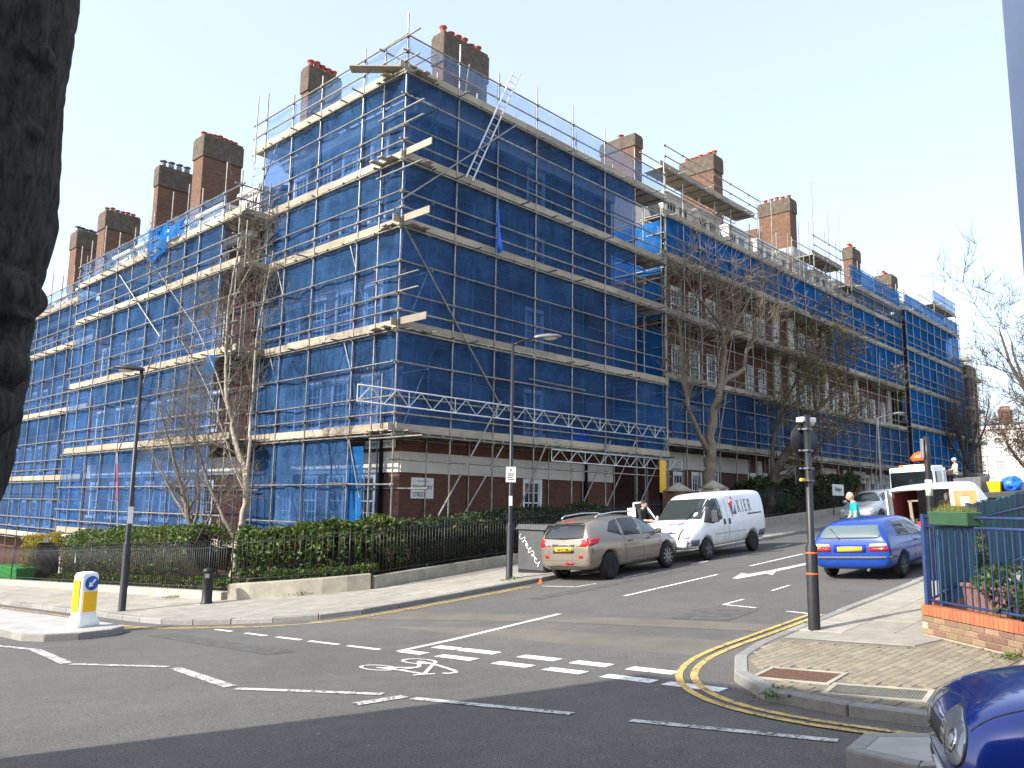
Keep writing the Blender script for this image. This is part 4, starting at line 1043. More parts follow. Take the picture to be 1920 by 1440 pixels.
# loose blue sheet tied to a standard
ts = thing('tied_sheet', (19.45, 19.2, 8.6), 'bunched blue sheet tied round a scaffold tube', 'tarpaulin')
bm = bmesh.new()
path_tube(bm, [(19.46, 19.3, 12.3), (19.44, 19.27, 11.5), (19.45, 19.24, 10.9), (19.43, 19.2, 10.6), (19.5, 19.22, 10.35)], [.02, .035, .045, .1, .07], 9)
for v in bm.verts: v.co += noise.noise_vector(v.co * 9) * .05
part('sheet', bm, MAT['tarp'], ts)
bn = thing('debris_bundle', (24.6, 19.9, 3.9), 'crumpled blue sheet lying on the lowest boards by the lattice beam', 'tarpaulin')
bm = bmesh.new(); bmesh.ops.create_icosphere(bm, subdivisions=3, radius=1)
for v in bm.verts:
    n_ = noise.noise_vector(v.co * 2.3) * .25; v.co = Vector((24.6 + v.co.x * .75 + n_.x, 19.85 + v.co.y * .28 + n_.y * .4, 4.15 + v.co.z * .3 + n_.z))
part('sheet', bm, MAT['tarp'], bn)
# ================================================================== street furniture, railings, plants
def zat(px, py, u, v):
    r = ray(px, py); return EYE + r.z / math.hypot(r.x, r.y) * math.hypot(u, v)
def street_lamp(u, v, label, topz, sleeve, arm, head, col='dark_metal'):
    b = GP(u, v, KH); root = thing('street_lamp', b, label, 'street lamp')
    bm = bmesh.new(); H = topz - b.z
    lathe(bm, [(.10, -.05), (.095, .0), (.085, .02), (.082, sleeve), (.06, sleeve + .06), (.055, sleeve + .08), (.042, H), (.0, H)], 16)
    part('column', bm, MAT[col], root, M=Matrix.Translation(b))
    bm = bmesh.new(); box(bm, -.035, .035, -.09, -.075, .55, 1.15); part('access_door', bm, MAT[col], root, M=Matrix.Translation(b) @ Matrix.Rotation(.7, 4, 'Z'))
    d = Vector((arm[0], arm[1], 0)); top = Vector((u, v, topz))
    if d.length > .01:
        bm = bmesh.new(); path_tube(bm, [top - Vector((0, 0, .05)), top + d * .3 + Vector((0, 0, .08)), top + d + Vector((0, 0, arm[2]))], [.03, .026, .024], 8); part('arm', bm, MAT[col], root)
    hp = top + d + Vector((0, 0, arm[2])); hd = Vector(head).normalized(); ang = math.atan2(hd.y, hd.x)
    M = Matrix.Translation(hp) @ Matrix.Rotation(ang, 4, 'Z') @ Matrix.Rotation(-.08, 4, 'Y')
    bm = bmesh.new()     # lantern: a tapering shell
    prof = [(-.06, .05, .05), (.05, .09, .075), (.3, .14, .1), (.55, .13, .075), (.68, .06, .03)]
    rings = []
    for x, wy, hz in prof:
        rings.append([bm.verts.new((x, wy * math.cos(t * math.pi / 6), max(-.02, hz * math.sin(t * math.pi / 6)))) for t in range(12)])
    for a, c in zip(rings, rings[1:]):
        for i in range(12): bm.faces.new((a[i], a[(i + 1) % 12], c[(i + 1) % 12], c[i])).smooth = True
    bm.faces.new(rings[0][::-1]); bm.faces.new(rings[-1])
    part('lantern', bm, MAT['grey_metal'] if 'grey' in label else MAT[col], root, M=M)
    bm = bmesh.new(); bmesh.ops.create_uvsphere(bm, u_segments=14, v_segments=7, radius=1)
    for vv in bm.verts: vv.co = Vector((.38 + vv.co.x * .2, vv.co.y * .1, -.02 + min(0, vv.co.z) * .07))
    part('lens', bm, MAT['lens'], root, True, M=M)
    return root, b
MAT['lens'] = NT('lamp_lens').set(.15, 0, .6).m; MAT['lens'].node_tree.nodes['Principled BSDF'].inputs['Base Color'].default_value = (.55, .5, .4, 1)
zA = zat(266, 694, 8.08, 20.34)
la, b = street_lamp(8.08, 20.34, 'black street lamp with drooping lantern beside the hedge on the main street', zA, 1.55, (0, 0, 0), (-.72, .69, 0))
bm = bmesh.new(); box(bm, -.06, .06, -.065, -.058, 2.05, 2.45); bevel(bm, .004, 1); part('notice', bm, MAT['sign_white'], la, M=Matrix.Translation(b) @ Matrix.Rotation(.0, 4, 'Z'))
zB = zat(957, 645, 15.45, 14.68)
lb, b = street_lamp(15.45, 14.68, 'slim grey lantern street lamp with parking plate beside the bronze crossover car', zB, 1.35, (.55, -.35, .22), (.75, -.62, 0))
bm = bmesh.new(); box(bm, -.13, .13, -.062, -.05, 2.45, 2.85); bevel(bm, .01, 1); pl = part('parking_plate', bm, MAT['sign_white'], lb, M=Matrix.Translation(b) @ Matrix.Rotation(-.75, 4, 'Z'))
MP = Matrix.Translation(b) @ Matrix.Rotation(-.75, 4, 'Z')
text('lettering', 'P', .1, MAT['black'], pl, MP @ Matrix.Translation((0, -.066, 2.73)) @ RX)
for k in range(4): bm = bmesh.new(); box(bm, -.09 + .01 * (k % 2), .09 - .02 * (k % 3), -.065, -.062, 2.66 - .05 * k, 2.68 - .05 * k); part('print', bm, MAT['black'], pl, M=MP)
bm = bmesh.new(); box(bm, -.045, .045, -.075, -.06, 1.85, 2.1); part('notice', bm, MAT['sign_white'], lb, M=MP)
lc, b = street_lamp(33.5, 4.6, 'tall thin street lamp far up the side street beyond the open van', G(33.5, 4.6) + 6.0, 1.5, (-.6, .3, .1), (-.8, .5, 0)) if False else (None, None)
street_lamp(42, 14.6, 'distant street lamp with slim lantern in front of the blue wrapped block', zat(1680, 782, 42, 14.6), 1.5, (1.0, -.5, .25), (.9, -.4, 0), 'grey_metal')
# distant lantern reaching in over the road from the far pavement
street_lamp(38, 4.4, 'distant street lamp reaching over the road in front of the bare tree', zat(1916, 692, 38, 4.4), 1.5, (-.5, 1.2, .1), (-.4, .9, 0), 'grey_metal')
# ---- sign post with camera on the near corner
u, v = 11.11, 4.83; b = GP(u, v, KH); zt = zat(1515, 778, u, v); H = zt - b.z
cp = thing('sign_post', b, 'black sign post with orange bands, back of a round sign and small camera', 'sign post')
bm = bmesh.new(); lathe(bm, [(.085, -.05), (.08, 0), (.078, 1.1), (.05, 1.16), (.046, H), (.0, H)], 18); part('post', bm, MAT['dark_metal'], cp, M=Matrix.Translation(b))
MS = Matrix.Translation(b) @ Matrix.Rotation(math.radians(-43 + 23), 4, 'Z')     # local -Y towards the viewer
for z in (.74, 1.02):
    bm = bmesh.new(); lathe(bm, [(.0795, z - .012), (.0815, z - .012), (.0815, z + .012), (.0795, z + .012)], 18); part('orange_band', bm, MAT['orange'], cp, M=Matrix.Translation(b))
bm = bmesh.new(); lathe(bm, [(.0, -.006), (.255, -.006), (.255, .006), (0, .006)], 32, M=Matrix.Translation((.02, .075, H - .36)) @ Matrix.Rotation(math.pi / 2, 4, 'X')); part('round_sign_back', bm, MAT['sign_back'] if 'sign_back' in MAT else MAT['dark_metal'], cp, M=MS)
bm = bmesh.new(); box(bm, -.17, .2, .07, .08, H - .97, H - .72); part('plate_back', bm, MAT['dark_metal'], cp, M=MS)
for z in (H - .2, H - .5, H - .75, H - .92):
    bm = bmesh.new(); box(bm, -.1, .14, .035, .072, z - .012, z + .012); box(bm, -.055, .055, -.055, .04, z - .011, z + .011); part('bracket', bm, MAT['grey_metal'], cp, M=MS)
bm = bmesh.new(); box(bm, -.09, .17, -.02, .11, H - .1, H - .03); bevel(bm, .015, 2); part('camera_housing', bm, MAT['white_plastic'], cp, M=MS)
bm = bmesh.new(); bmesh.ops.create_uvsphere(bm, u_segments=14, v_segments=8, radius=1)
for q in bm.verts: q.co = Vector((.08 + q.co.x * .1, .045 + q.co.y * .08, H - .1 + min(0, q.co.z) * .06))
part('camera_dome', bm, MAT['render'], cp, True, M=MS)
bm = bmesh.new(); box(bm, -.16, -.09, -.03, .02, H - .93, H - .89); bevel(bm, .01, 2); part('amber_lamp', bm, MAT['yellow_sign'], cp, M=MS)
# ---- keep-left bollard on the island
b = GP(6.15, 17.3, .125); kb = thing('traffic_bollard', b, 'white keep left bollard with blue arrow disc and yellow panels on the island', 'bollard')
MB = Matrix.Translation(b) @ Matrix.Rotation(math.radians(14), 4, 'Z')
def shell(bm, levels, rnd=.06, n=4):
    rings = []
    for wx, wy, z in levels:
        ring = []
        for sx, sy, a0 in ((1, 1, 0), (-1, 1, 90), (-1, -1, 180), (1, -1, 270)):
            for k in range(n + 1):
                t = math.radians(a0 + 90 * k / n); r = min(rnd, wx * .9, wy * .9); ring.append(bm.verts.new((sx * (wx - r) + r * math.cos(t), sy * (wy - r) + r * math.sin(t), z)))
        rings.append(ring)
    m = len(rings[0])
    for a, c in zip(rings, rings[1:]):
        for i in range(m): bm.faces.new((a[i], a[(i + 1) % m], c[(i + 1) % m], c[i])).smooth = True
    bm.faces.new(rings[0][::-1]); bm.faces.new(rings[-1])
bm = bmesh.new(); shell(bm, [(.235, .21, 0), (.235, .21, .1), (.2, .16, .2), (.19, .15, .24), (.185, .145, .98), (.165, .125, 1.03), (.1, .07, 1.05)]); part('shell', bm, MAT['white_plastic'], kb, M=MB)
bm = bmesh.new(); box(bm, -.14, .14, -.16, -.15, .3, .68); part('yellow_panel', bm, MAT['yellow_sign'], kb, M=MB)
bm = bmesh.new(); box(bm, -.2, -.19, -.1, .1, .3, .9); part('yellow_panel', bm, MAT['yellow_sign'], kb, M=MB)
bm = bmesh.new(); lathe(bm, [(0, -.006), (.135, -.006), (.135, .006), (0, .006)], 28, M=Matrix.Translation((.015, -.156, .84)) @ RX); part('blue_disc', bm, MAT['blue_sign'], kb, M=MB)
bm = bmesh.new(); MA = Matrix.Translation((.015, -.168, .84)) @ RX @ Matrix.Rotation(math.radians(225), 4, 'Z')
poly_prism(bm, [(-.1, -.017), (.02, -.017), (.02, -.06), (.1, 0), (.02, .06), (.02, .017), (-.1, .017)], -.003, .003)
part('white_arrow', bm, MAT['white_plastic'], kb, M=MB @ MA)
# ---- short black post by the garden wall
b = GP(9.72, 19.42, KH); bp = thing('bollard', b, 'short black iron bollard standing against the low garden wall', 'bollard')
bm = bmesh.new(); lathe(bm, [(.15, -.05), (.15, .02), (.125, .05), (.12, .72), (.14, .76), (.14, .8), (.11, .84), (0, .86)], 16); part('post', bm, MAT['black_metal'], bp, M=Matrix.Translation(b))
bm = bmesh.new(); box(bm, -.05, .05, -.125, -.118, .62, .72); part('label', bm, MAT['grey_metal'], bp, M=Matrix.Translation(b) @ Matrix.Rotation(-.7, 4, 'Z'))
# ---- grey cabinet on the side street pavement
b = GP(17.25, 15.05, KH); ub = thing('utility_cabinet', b, 'dark grey metal cabinet with white scrawl beside the bronze crossover car', 'cabinet')
M = Matrix.Translation(b)
MAT['cab_grey'] = plain('cabinet_grey', (.075, .078, .08), .5, var=.15, scale=5)
bm = bmesh.new(); box(bm, -.55, .75, -.5, .5, -.05, 1.12); bevel(bm, .015, 1); part('body', bm, MAT['dark_metal'], ub, M=M)
bm = bmesh.new(); poly_prism(bm, [(-.62, 0), (.82, 0), (.7, .13), (-.5, .13)], -.55, .55); part('lid', bm, MAT['cab_grey'], ub, M=M @ Matrix.Translation((0, 0, 1.12)) @ RX)
bm = bmesh.new(); box(bm, -.58, -.55, -.46, .46, .05, 1.08); part('lit_face_panel', bm, MAT['cab_grey'], ub, M=M)  # paler grey slab puts the sunlit face into the colour
bm = bmesh.new(); rr = random.Random(3)
pts = [(.36 - .7 * t + .07 * math.sin(t * 40), .95 - .78 * t + .05 * math.cos(t * 55)) for t in [i / 70 for i in range(71)]]
for a, c in zip(pts, pts[1:]): cyl(bm, (-.585, a[0], a[1]), (-.585, c[0], c[1]), .011, n=4)
part('scrawl', bm, MAT['white_plastic'], ub, M=M)
# ---- small orange cone piece behind the car
b = GP(15.55, 13.7); oc = thing('orange_marker', b, 'tiny orange plastic cone behind the bronze car wheel', 'cone')
bm = bmesh.new(); lathe(bm, [(.08, 0), (.08, .015), (.05, .015), (.012, .13), (0, .13)], 14); part('cone', bm, MAT['orange'], oc, M=Matrix.Translation(b))
# ---- low garden walls
def low_wall(name, pts, h, wd, label, mat='concrete', cap=0):
    Q = along(pts, .6); A = offset_line(Q, wd / 2); Bq = offset_line(Q, -wd / 2); V = []; Fc = []
    for a, c in zip(A, Bq):
        for p, top in ((a, 0), (a, 1), (c, 1), (c, 0)): V.append((p.x, p.y, G(p.x, p.y) + (h if top else -.15)))
    for i in range(len(Q) - 1):
        for k in range(4): q = i * 4; Fc.append((q + k, q + (k + 1) % 4, q + 4 + (k + 1) % 4, q + 4 + k))
    n = (len(Q) - 1) * 4; Fc += [(0, 3, 2, 1), (n, n + 1, n + 2, n + 3)]
    o = pyd(name, V, Fc, MAT[mat]); bm = bmesh.new(); bm.from_mesh(o.data); bmesh.ops.recalc_face_normals(bm, faces=bm.faces[:]); bevel(bm, .02, 2, 50); bm.to_mesh(o.data); bm.free()
    return tag(o, label, 'wall')
LA = [(10.38, 62), (10.38, 19.75)]
LB = catmull([(10.42, 19.6), (10.75, 19.05), (11.4, 18.3), (12.2, 17.6), (12.95, 17.2)], 5)
LC = [(13.0, 17.2), (16.5, 17.6), (20, 17.8), (64, 17.85)]
low_wall('garden_wall', LA, .30, .25, 'long low concrete wall under the railings on the main street')
low_wall('garden_wall', [tuple(p) for p in LB], .50, .28, 'taller curved concrete wall piece at the street corner below the hedge')
low_wall('garden_wall', LC, .42, .25, 'low concrete wall under the railings on the side street')
# ---- railings: every bar its own piece
def railing(name, pts, z0, h, sp_, label, mat='black_metal', r=.009, spear=True, limit=300, post_every=22):
    root = thing(name, GP(pts[0][0], pts[0][1], z0), label, 'railing')
    Q = along(pts, sp_)
    bm = bmesh.new(); cyl(bm, (0, 0, 0), (0, 0, h), r, n=6)
    if spear: cyl(bm, (0, 0, h), (0, 0, h + .07), r * 1.5, .002, n=6)
    me = bm2mesh(bm, 'bar', MAT[mat])
    bm = bmesh.new(); cyl(bm, (0, 0, -.1), (0, 0, h + .06), r * 2.1, n=8); cyl(bm, (0, 0, h + .06), (0, 0, h + .13), r * 2.6, .006, n=8); pm = bm2mesh(bm, 'post', MAT[mat])
    order = sorted(range(len(Q)), key=lambda i: Q[i].length); near = set(order[:limit]); rest = bmesh.new()
    for i, q in enumerate(Q):
        p = GP(q.x, q.y, z0)
        if i % post_every == 0: mobj('post', pm, root, Matrix.Translation(p))
        elif i in near: mobj('bar', me, root, Matrix.Translation(p))
        else: cyl(rest, p, p + Vector((0, 0, h + .05)), r, n=4)
    if len(rest.verts): tag(part('far_bars', rest, MAT[mat], root), kind='stuff')
    else: rest.free()
    for zz in (.12, h - .14):
        bm = bmesh.new(); qq = along(pts, .6); path_tube(bm, [GP(q.x, q.y, z0 + zz) for q in qq], [.014] * len(qq), 4); part('rail', bm, MAT[mat], root)
    return root
railing('railing', [(10.38, 62), (10.38, 19.85)], .28, 1.25, .125, 'long black spear railing along the main street hedge')
railing('railing', [tuple(p) for p in LB], .48, 1.15, .135, 'black spear railing curving round the street corner in front of the hedge')
railing('railing', LC[:3] + [(38, 17.82)], .40, 1.25, .125, 'black spear railing along the side street behind the parked cars')
# ---- foliage
def leaf_mat(name, c, dv=.45, yellow=0):
    t = NT(name); t.set(.5, 0, .35)
    gi = t.n('ShaderNodeNewGeometry'); f = gi.outputs['Random Per Island']
    col = t.ramp(f, [(0, tuple(x * (1 - dv) for x in c)), (.55, c), (.86, tuple(min(1, x * (1 + dv)) for x in c)), (.93, (c[0] * 1.9, c[1] * 1.05, c[2] * 1.1)), (1, (.12, .07, .03))]); t.col(col)
    tl = t.n('ShaderNodeBsdfTranslucent'); t.l(col, tl.inputs[0]); m = t.n('ShaderNodeMixShader', i_0=.25)
    t.l(t.b.outputs[0], m.inputs[1]); t.l(tl.outputs[0], m.inputs[2]); t.l(m.outputs[0], t.out.inputs[0]); return t.m
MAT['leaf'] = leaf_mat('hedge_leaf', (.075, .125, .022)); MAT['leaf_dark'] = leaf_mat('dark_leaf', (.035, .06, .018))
MAT['leaf_yellow'] = leaf_mat('yellow_leaf', (.27, .235, .02)); MAT['leaf_bud'] = leaf_mat('budding_leaf', (.17, .14, .05)); MAT['grass'] = leaf_mat('grass_blade', (.2, .22, .05))
MAT['leaf_red'] = leaf_mat('reddish_bud', (.14, .055, .035)); MAT['core'] = plain('hedge_shade_core', (.022, .02, .012), .95, var=.4, scale=12)
def leaves(bm, pts, size, rnd, mat=0, flat=0):
    for p in pts:
        n = Vector((rnd.gauss(0, 1), rnd.gauss(0, 1), rnd.gauss(0, 1) + flat)).normalized(); a = n.orthogonal().normalized()
        a.rotate(Matrix.Rotation(rnd.uniform(0, 6.28), 3, n)); b = n.cross(a); s = size * rnd.uniform(.6, 1.4); w_ = s * .5
        m = a * s; q = n * s * .12
        vs = [bm.verts.new(x) for x in (p - m, p + b * w_ - q, p + m, p - b * w_ - q)]
        bm.faces.new((vs[0], vs[1], vs[2])).material_index = mat; bm.faces.new((vs[0], vs[2], vs[3])).material_index = mat
def hedge(name, line, wd, h, n, label, mat='leaf', size=.05, seed=1, topvar=.15, cat='hedge', twigs=True, base=0.0):
    """line: centre polyline; h: height above ground"""
    rnd = random.Random(seed); Q = along(line, .25); root = thing(name, GP(Q[len(Q) // 2].x, Q[len(Q) // 2].y), label, cat)
    O = offset_line(Q, 1.0); V = []; Fc = []; K = 10
    for i, q in enumerate(Q):
        nrm = O[i] - q; g = G(q.x, q.y) + base
        for k in range(K):
            t = math.pi * 2 * k / K; x = math.cos(t); z = math.sin(t)
            f = noise.noise(Vector((q.x * .8, q.y * .8, k * .5 + seed))) * .12
            tp_ = min(1, .12 + min(i, len(Q) - 1 - i) * .22) ** .6; pq = q + nrm * (math.copysign(abs(x) ** .55, x) * wd / 2 * .74 * tp_ + f); V.append((pq.x, pq.y, g + h * .45 * tp_ + math.copysign(abs(z) ** .55, z) * h * .40 * tp_ + f))
    for i in range(len(Q) - 1):
        for k in range(K): Fc.append((i * K + k, i * K + (k + 1) % K, (i + 1) * K + (k + 1) % K, (i + 1) * K + k))
    m = (len(Q) - 1) * K; Fc += [tuple(range(K))[::-1], tuple(m + k for k in range(K))]
    pyd('dark_core', V, Fc, MAT['core'], root)  # solid near-black core; the hedge's inner shade is put into its colour
    bm = bmesh.new(); P = []
    for _ in range(n):
        i = rnd.randrange(len(Q)); q = Q[i]; nrm = O[i] - q; t = rnd.uniform(-.25, math.pi + .25); x = math.cos(t); z = math.sin(t)
        ex = noise.noise(Vector((q.x * 1.3, q.y * 1.3, t * 1.5 + seed))) * topvar
        if rnd.random() < max(0, .35 - z) * .75: continue
        rr = rnd.uniform(.86, 1.05) + ex
        pq = q + nrm * math.copysign(abs(x) ** .55, x) * wd / 2 * rr; d = Vector((rnd.uniform(-.12, .12), rnd.uniform(-.12, .12), 0))
        P.append(Vector((pq.x, pq.y, G(q.x, q.y) + base + h * .47 + math.copysign(abs(z) ** .6, z) * h * .5 * rr)) + d)
    leaves(bm, P, size, rnd); part('foliage', bm, MAT[mat], root)
    if twigs:
        bm = bmesh.new()
        for _ in range(len(Q) * 4):
            q = Q[rnd.randrange(len(Q))]; p = GP(q.x + rnd.uniform(-wd / 2, wd / 2), q.y + rnd.uniform(-wd / 2, wd / 2), base); e = p + Vector((rnd.uniform(-.4, .4), rnd.uniform(-.4, .4), rnd.uniform(.4, .9) * h))
            cyl(bm, p, e, .01, .004, n=4, caps=False)
        part('twigs', bm, MAT['bark'], root)
    return root
def mk_bark(name, c, dark, scale=14):
    t = NT(name); t.set(.9, 0, .2); p = t.pos(); mp = t.n('ShaderNodeMapping'); mp.inputs['Scale'].default_value = (1, 1, .3); t.l(p, mp.inputs[0])
    f = t.noise(scale, 6, .7, mp.outputs[0], .6); t.col(t.ramp(f, [(.3, dark), (.62, c), (.85, tuple(min(1, x * 1.25) for x in c))])); t.bump(f, .7, .02); return t.m
MAT['bark'] = mk_bark('brown_bark', (.12, .1, .075), (.05, .04, .03)); MAT['birch'] = mk_bark('pale_birch_bark', (.52, .46, .37), (.13, .1, .075), 9)
MAT['bark_dark'] = mk_bark('dark_bark', (.075, .066, .057), (.014, .012, .011), 34); MAT['bark_tan'] = mk_bark('tan_bark', (.27, .22, .165), (.12, .095, .07)); MAT['bark_grey'] = mk_bark('grey_bark', (.2, .17, .13), (.08, .065, .05))  # near trunk bark: noise ramp from near-black to dark brown
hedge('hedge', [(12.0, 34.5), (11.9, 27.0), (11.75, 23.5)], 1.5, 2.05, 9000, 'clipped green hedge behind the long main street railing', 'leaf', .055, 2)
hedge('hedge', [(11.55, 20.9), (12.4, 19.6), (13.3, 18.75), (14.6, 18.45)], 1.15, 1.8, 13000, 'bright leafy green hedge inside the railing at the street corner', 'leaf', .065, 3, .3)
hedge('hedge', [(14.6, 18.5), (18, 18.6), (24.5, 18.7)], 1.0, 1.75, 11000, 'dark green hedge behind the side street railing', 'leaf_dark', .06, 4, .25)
hedge('shrub', [(12.2, 39.6), (11.7, 37.6)], 1.6, 1.95, 5000, 'yellow flowering shrub behind the main street railing', 'leaf_yellow', .045, 5, .45, 'shrub')
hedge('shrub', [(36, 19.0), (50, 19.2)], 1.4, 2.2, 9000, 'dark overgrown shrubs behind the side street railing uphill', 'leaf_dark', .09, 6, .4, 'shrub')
hedge('ground_cover', [(10.85, 33), (10.85, 24), (10.85, 20.4)], .6, .55, 6000, 'low green leafy plants along the foot of the main street railing', 'leaf', .05, 7, .3, 'plants', False)
hedge('ground_cover', [(11.3, 19.3), (12.3, 18.1), (13.3, 17.6)], .5, .55, 2500, 'low weeds at the foot of the corner railing', 'leaf', .045, 8, .3, 'plants', False, .15)
# garden soil behind the walls
V = []; Fc = []
gp = [(10.4, 62), (10.4, 44), (10.4, 19.8), (10.8, 19.1), (12.2, 17.7), (13.0, 17.25), (20, 17.8), (40, 17.85), (66, 17.85)]
gq = [(16.5, 62), (16.5, 44), (16.4, 28), (16.4, 22), (16.4, 20.7), (16.6, 20.65), (20, 20.65), (40, 21.7), (66, 21.7)]
for a, c in zip(gp, gq):
    for k in range(6): x = a[0] + (c[0] - a[0]) * k / 5; y = a[1] + (c[1] - a[1]) * k / 5; V.append((x, y, G(x, y) + .14))
for i in range(len(gp) - 1):
    for k in range(5): q = i * 6 + k; Fc.append((q, q + 1, q + 7, q + 6))
tag(pyd('garden_soil', V, Fc, MAT['soil']), kind='structure')
# ---- trees
def tree(name, label, limbs, spec, bark, seed, base, leafmat=None, nleaf=0, leafsize=.04, fine=3):
    """limbs: list of (points, r0, r1) for trunk and main boughs; spec: (child length, levels, spread)"""
    rnd = random.Random(seed); tw = spec[4] if len(spec) > 4 else .006; root = thing(name, base, label, 'tree'); tb = bmesh.new(); cb_ = bmesh.new(); tips = []
    def grow(p, d, L, r, lev, bm):
        n = 4 if lev > 1 else 3; pts = [p]; rs = [r]; q = p.copy(); dd = d.copy()
        for i in range(n):
            dd = (dd + Vector((rnd.gauss(0, .16), rnd.gauss(0, .16), rnd.gauss(.05, .12)))).normalized(); q = q + dd * (L / n); pts.append(q.copy()); rs.append(r * (1 - .75 * (i + 1) / n))
        path_tube(bm, pts, rs, 4 if lev > 1 else 3, cap=False); tips.append(q.copy())
        if lev > 0:
            for _ in range(spec[3]):
                i = rnd.randrange(1, len(pts)); a = dd.orthogonal().normalized(); a.rotate(Matrix.Rotation(rnd.uniform(0, 6.28), 3, dd))
                nd = (dd * rnd.uniform(.5, 1.0) + a * rnd.uniform(.5, 1.0) + Vector((0, 0, .18))).normalized(); grow(pts[i], nd, L * rnd.uniform(.45, .75), max(tw, rs[i] * .6), lev - 1, bm)
    for pts, r0, r1, kids in limbs:
        P = catmull([Vector(p) for p in pts], 4); n = len(P)
        P = [p + (Vector((rnd.gauss(0, 1), rnd.gauss(0, 1), 0)) * r0 * .18 if 0 < i < n - 1 else Vector((0, 0, 0))) for i, p in enumerate(P)]
        rs = [r0 + (r1 - r0) * i / (n - 1) for i in range(n)]
        path_tube(tb, P, rs, 8)
        for k in range(kids):
            i = rnd.randrange(max(1, int(n * .3)), n); d = (P[min(i + 1, n - 1)] - P[i - 1]).normalized(); a = d.orthogonal().normalized(); a.rotate(Matrix.Rotation(rnd.uniform(0, 6.28), 3, d))
            nd = (d * rnd.uniform(.3, .9) + a * rnd.uniform(.5, 1.1) + Vector((0, 0, spec[2]))).normalized(); grow(P[i], nd, spec[0] * rnd.uniform(.6, 1.2), max(tw * 1.5, rs[i] * .5), spec[1], cb_)
    part('trunk', tb, MAT[bark], root); part('crown', cb_, MAT[{'birch': 'bark_grey', 'bark_tan': 'bark_tan', 'bark_grey': 'bark_grey'}.get(bark, 'bark')], root)
    if leafmat:
        bm = bmesh.new(); P = [rnd.choice(tips) + Vector((rnd.gauss(0, .1), rnd.gauss(0, .1), rnd.gauss(0, .1))) for _ in range(nleaf)]
        leaves(bm, P, leafsize, rnd); part('leaves', bm, MAT[leafmat], root)
    return root
def pu(u, L, du=None): return [onu(x, y, u + (du[i] if du else 0)) for i, (x, y) in enumerate(L)]
def pv(v, L, dv=None): return [onv(x, y, v + (dv[i] if dv else 0)) for i, (x, y) in enumerate(L)]
tree('birch_tree', 'pale barked bare birch with two tall stems in front of the re-entrant corner', [
    (pu(12.2, [(436, 1092), (445, 1030), (456, 960), (462, 900), (445, 835), (428, 770), (422, 690), (424, 620), (432, 540), (452, 450)], [0, 0, 0, 0, 0, -.1, -.1, -.2, -.2, -.3]), .12, .018, 15),
    (pu(12.2, [(462, 905), (468, 840), (470, 780), (478, 680), (487, 600), (500, 540), (512, 470)], [0, 0, .1, .15, .2, .3, .3]), .055, .014, 12),
    (pu(12.2, [(428, 770), (405, 700), (370, 620), (330, 560), (290, 500)], [0, -.2, -.5, -.9, -1.2]), .028, .008, 12),
    (pu(12.2, [(458, 920), (440, 880), (415, 800), (385, 720), (340, 640)], [0, -.1, -.3, -.5, -.8]), .026, .008, 10),
    (pu(12.2, [(424, 620), (440, 560), (470, 500), (500, 455)], [0, .3, .6, .8]), .022, .008, 12)], (1.4, 2, .4, 6, .0065), 'birch', 11, GP(12.2, 22.0))
tree('multi_stem_tree', 'bare multi stemmed tree behind the hedge with rust tinted twigs', [
    (pu(11.7, [(352, 1100), (355, 1050), (358, 1000), (350, 960), (335, 900), (318, 830), (300, 770)], [0, 0, 0, -.1, -.2, -.4, -.6]), .13, .02, 9),
    (pu(11.7, [(358, 1010), (352, 975), (325, 930), (300, 880), (280, 840)], [0, 0, .2, .3, .5]), .06, .012, 8),
    (pu(11.7, [(358, 1005), (370, 960), (372, 900), (365, 830), (360, 760)], [0, 0, .1, .1, .2]), .06, .012, 8),
    (pu(11.7, [(440, 1010), (415, 960), (388, 900), (375, 850), (360, 800)], [.4, .3, .1, 0, -.2]), .07, .015, 8),
    (pu(11.7, [(360, 1030), (385, 985), (405, 940), (420, 890)], [0, -.2, -.3, -.4]), .045, .012, 7)], (1.3, 2, .4, 7, .0065), 'bark_grey', 12, GP(11.7, 25.5))
tree('street_tree', 'bare forked tree in front of the unnetted side street brickwork', [
    (pv(18.9, [(1331, 985), (1330, 930), (1330, 880), (1330, 848), (1338, 790), (1345, 740), (1362, 712), (1385, 700), (1395, 690)]), .3, .1, 3),
    (pv(18.9, [(1330, 850), (1312, 815), (1292, 770), (1285, 730), (1280, 680), (1275, 620), (1268, 560)], [0, 0, 0, .1, .1, .2, .2]), .13, .03, 14),
    (pv(18.9, [(1345, 740), (1355, 690), (1358, 650), (1352, 610), (1350, 570), (1345, 530)], [0, 0, -.2, -.3, -.4, -.5]), .15, .04, 18),
    (pv(18.9, [(1395, 690), (1400, 660), (1418, 630), (1440, 600), (1470, 560)], [0, 0, -.1, -.2, -.3]), .08, .02, 15),
    (pv(18.9, [(1358, 650), (1385, 600), (1405, 560), (1420, 530)], [0, .2, .3, .5]), .07, .015, 10),
    (pv(18.9, [(1352, 610), (1320, 570), (1295, 540), (1280, 510)], [0, -.2, -.4, -.5]), .06, .015, 10)], (1.9, 2, .5, 5, .013), 'bark_tan', 13, GP(32, 18.9))
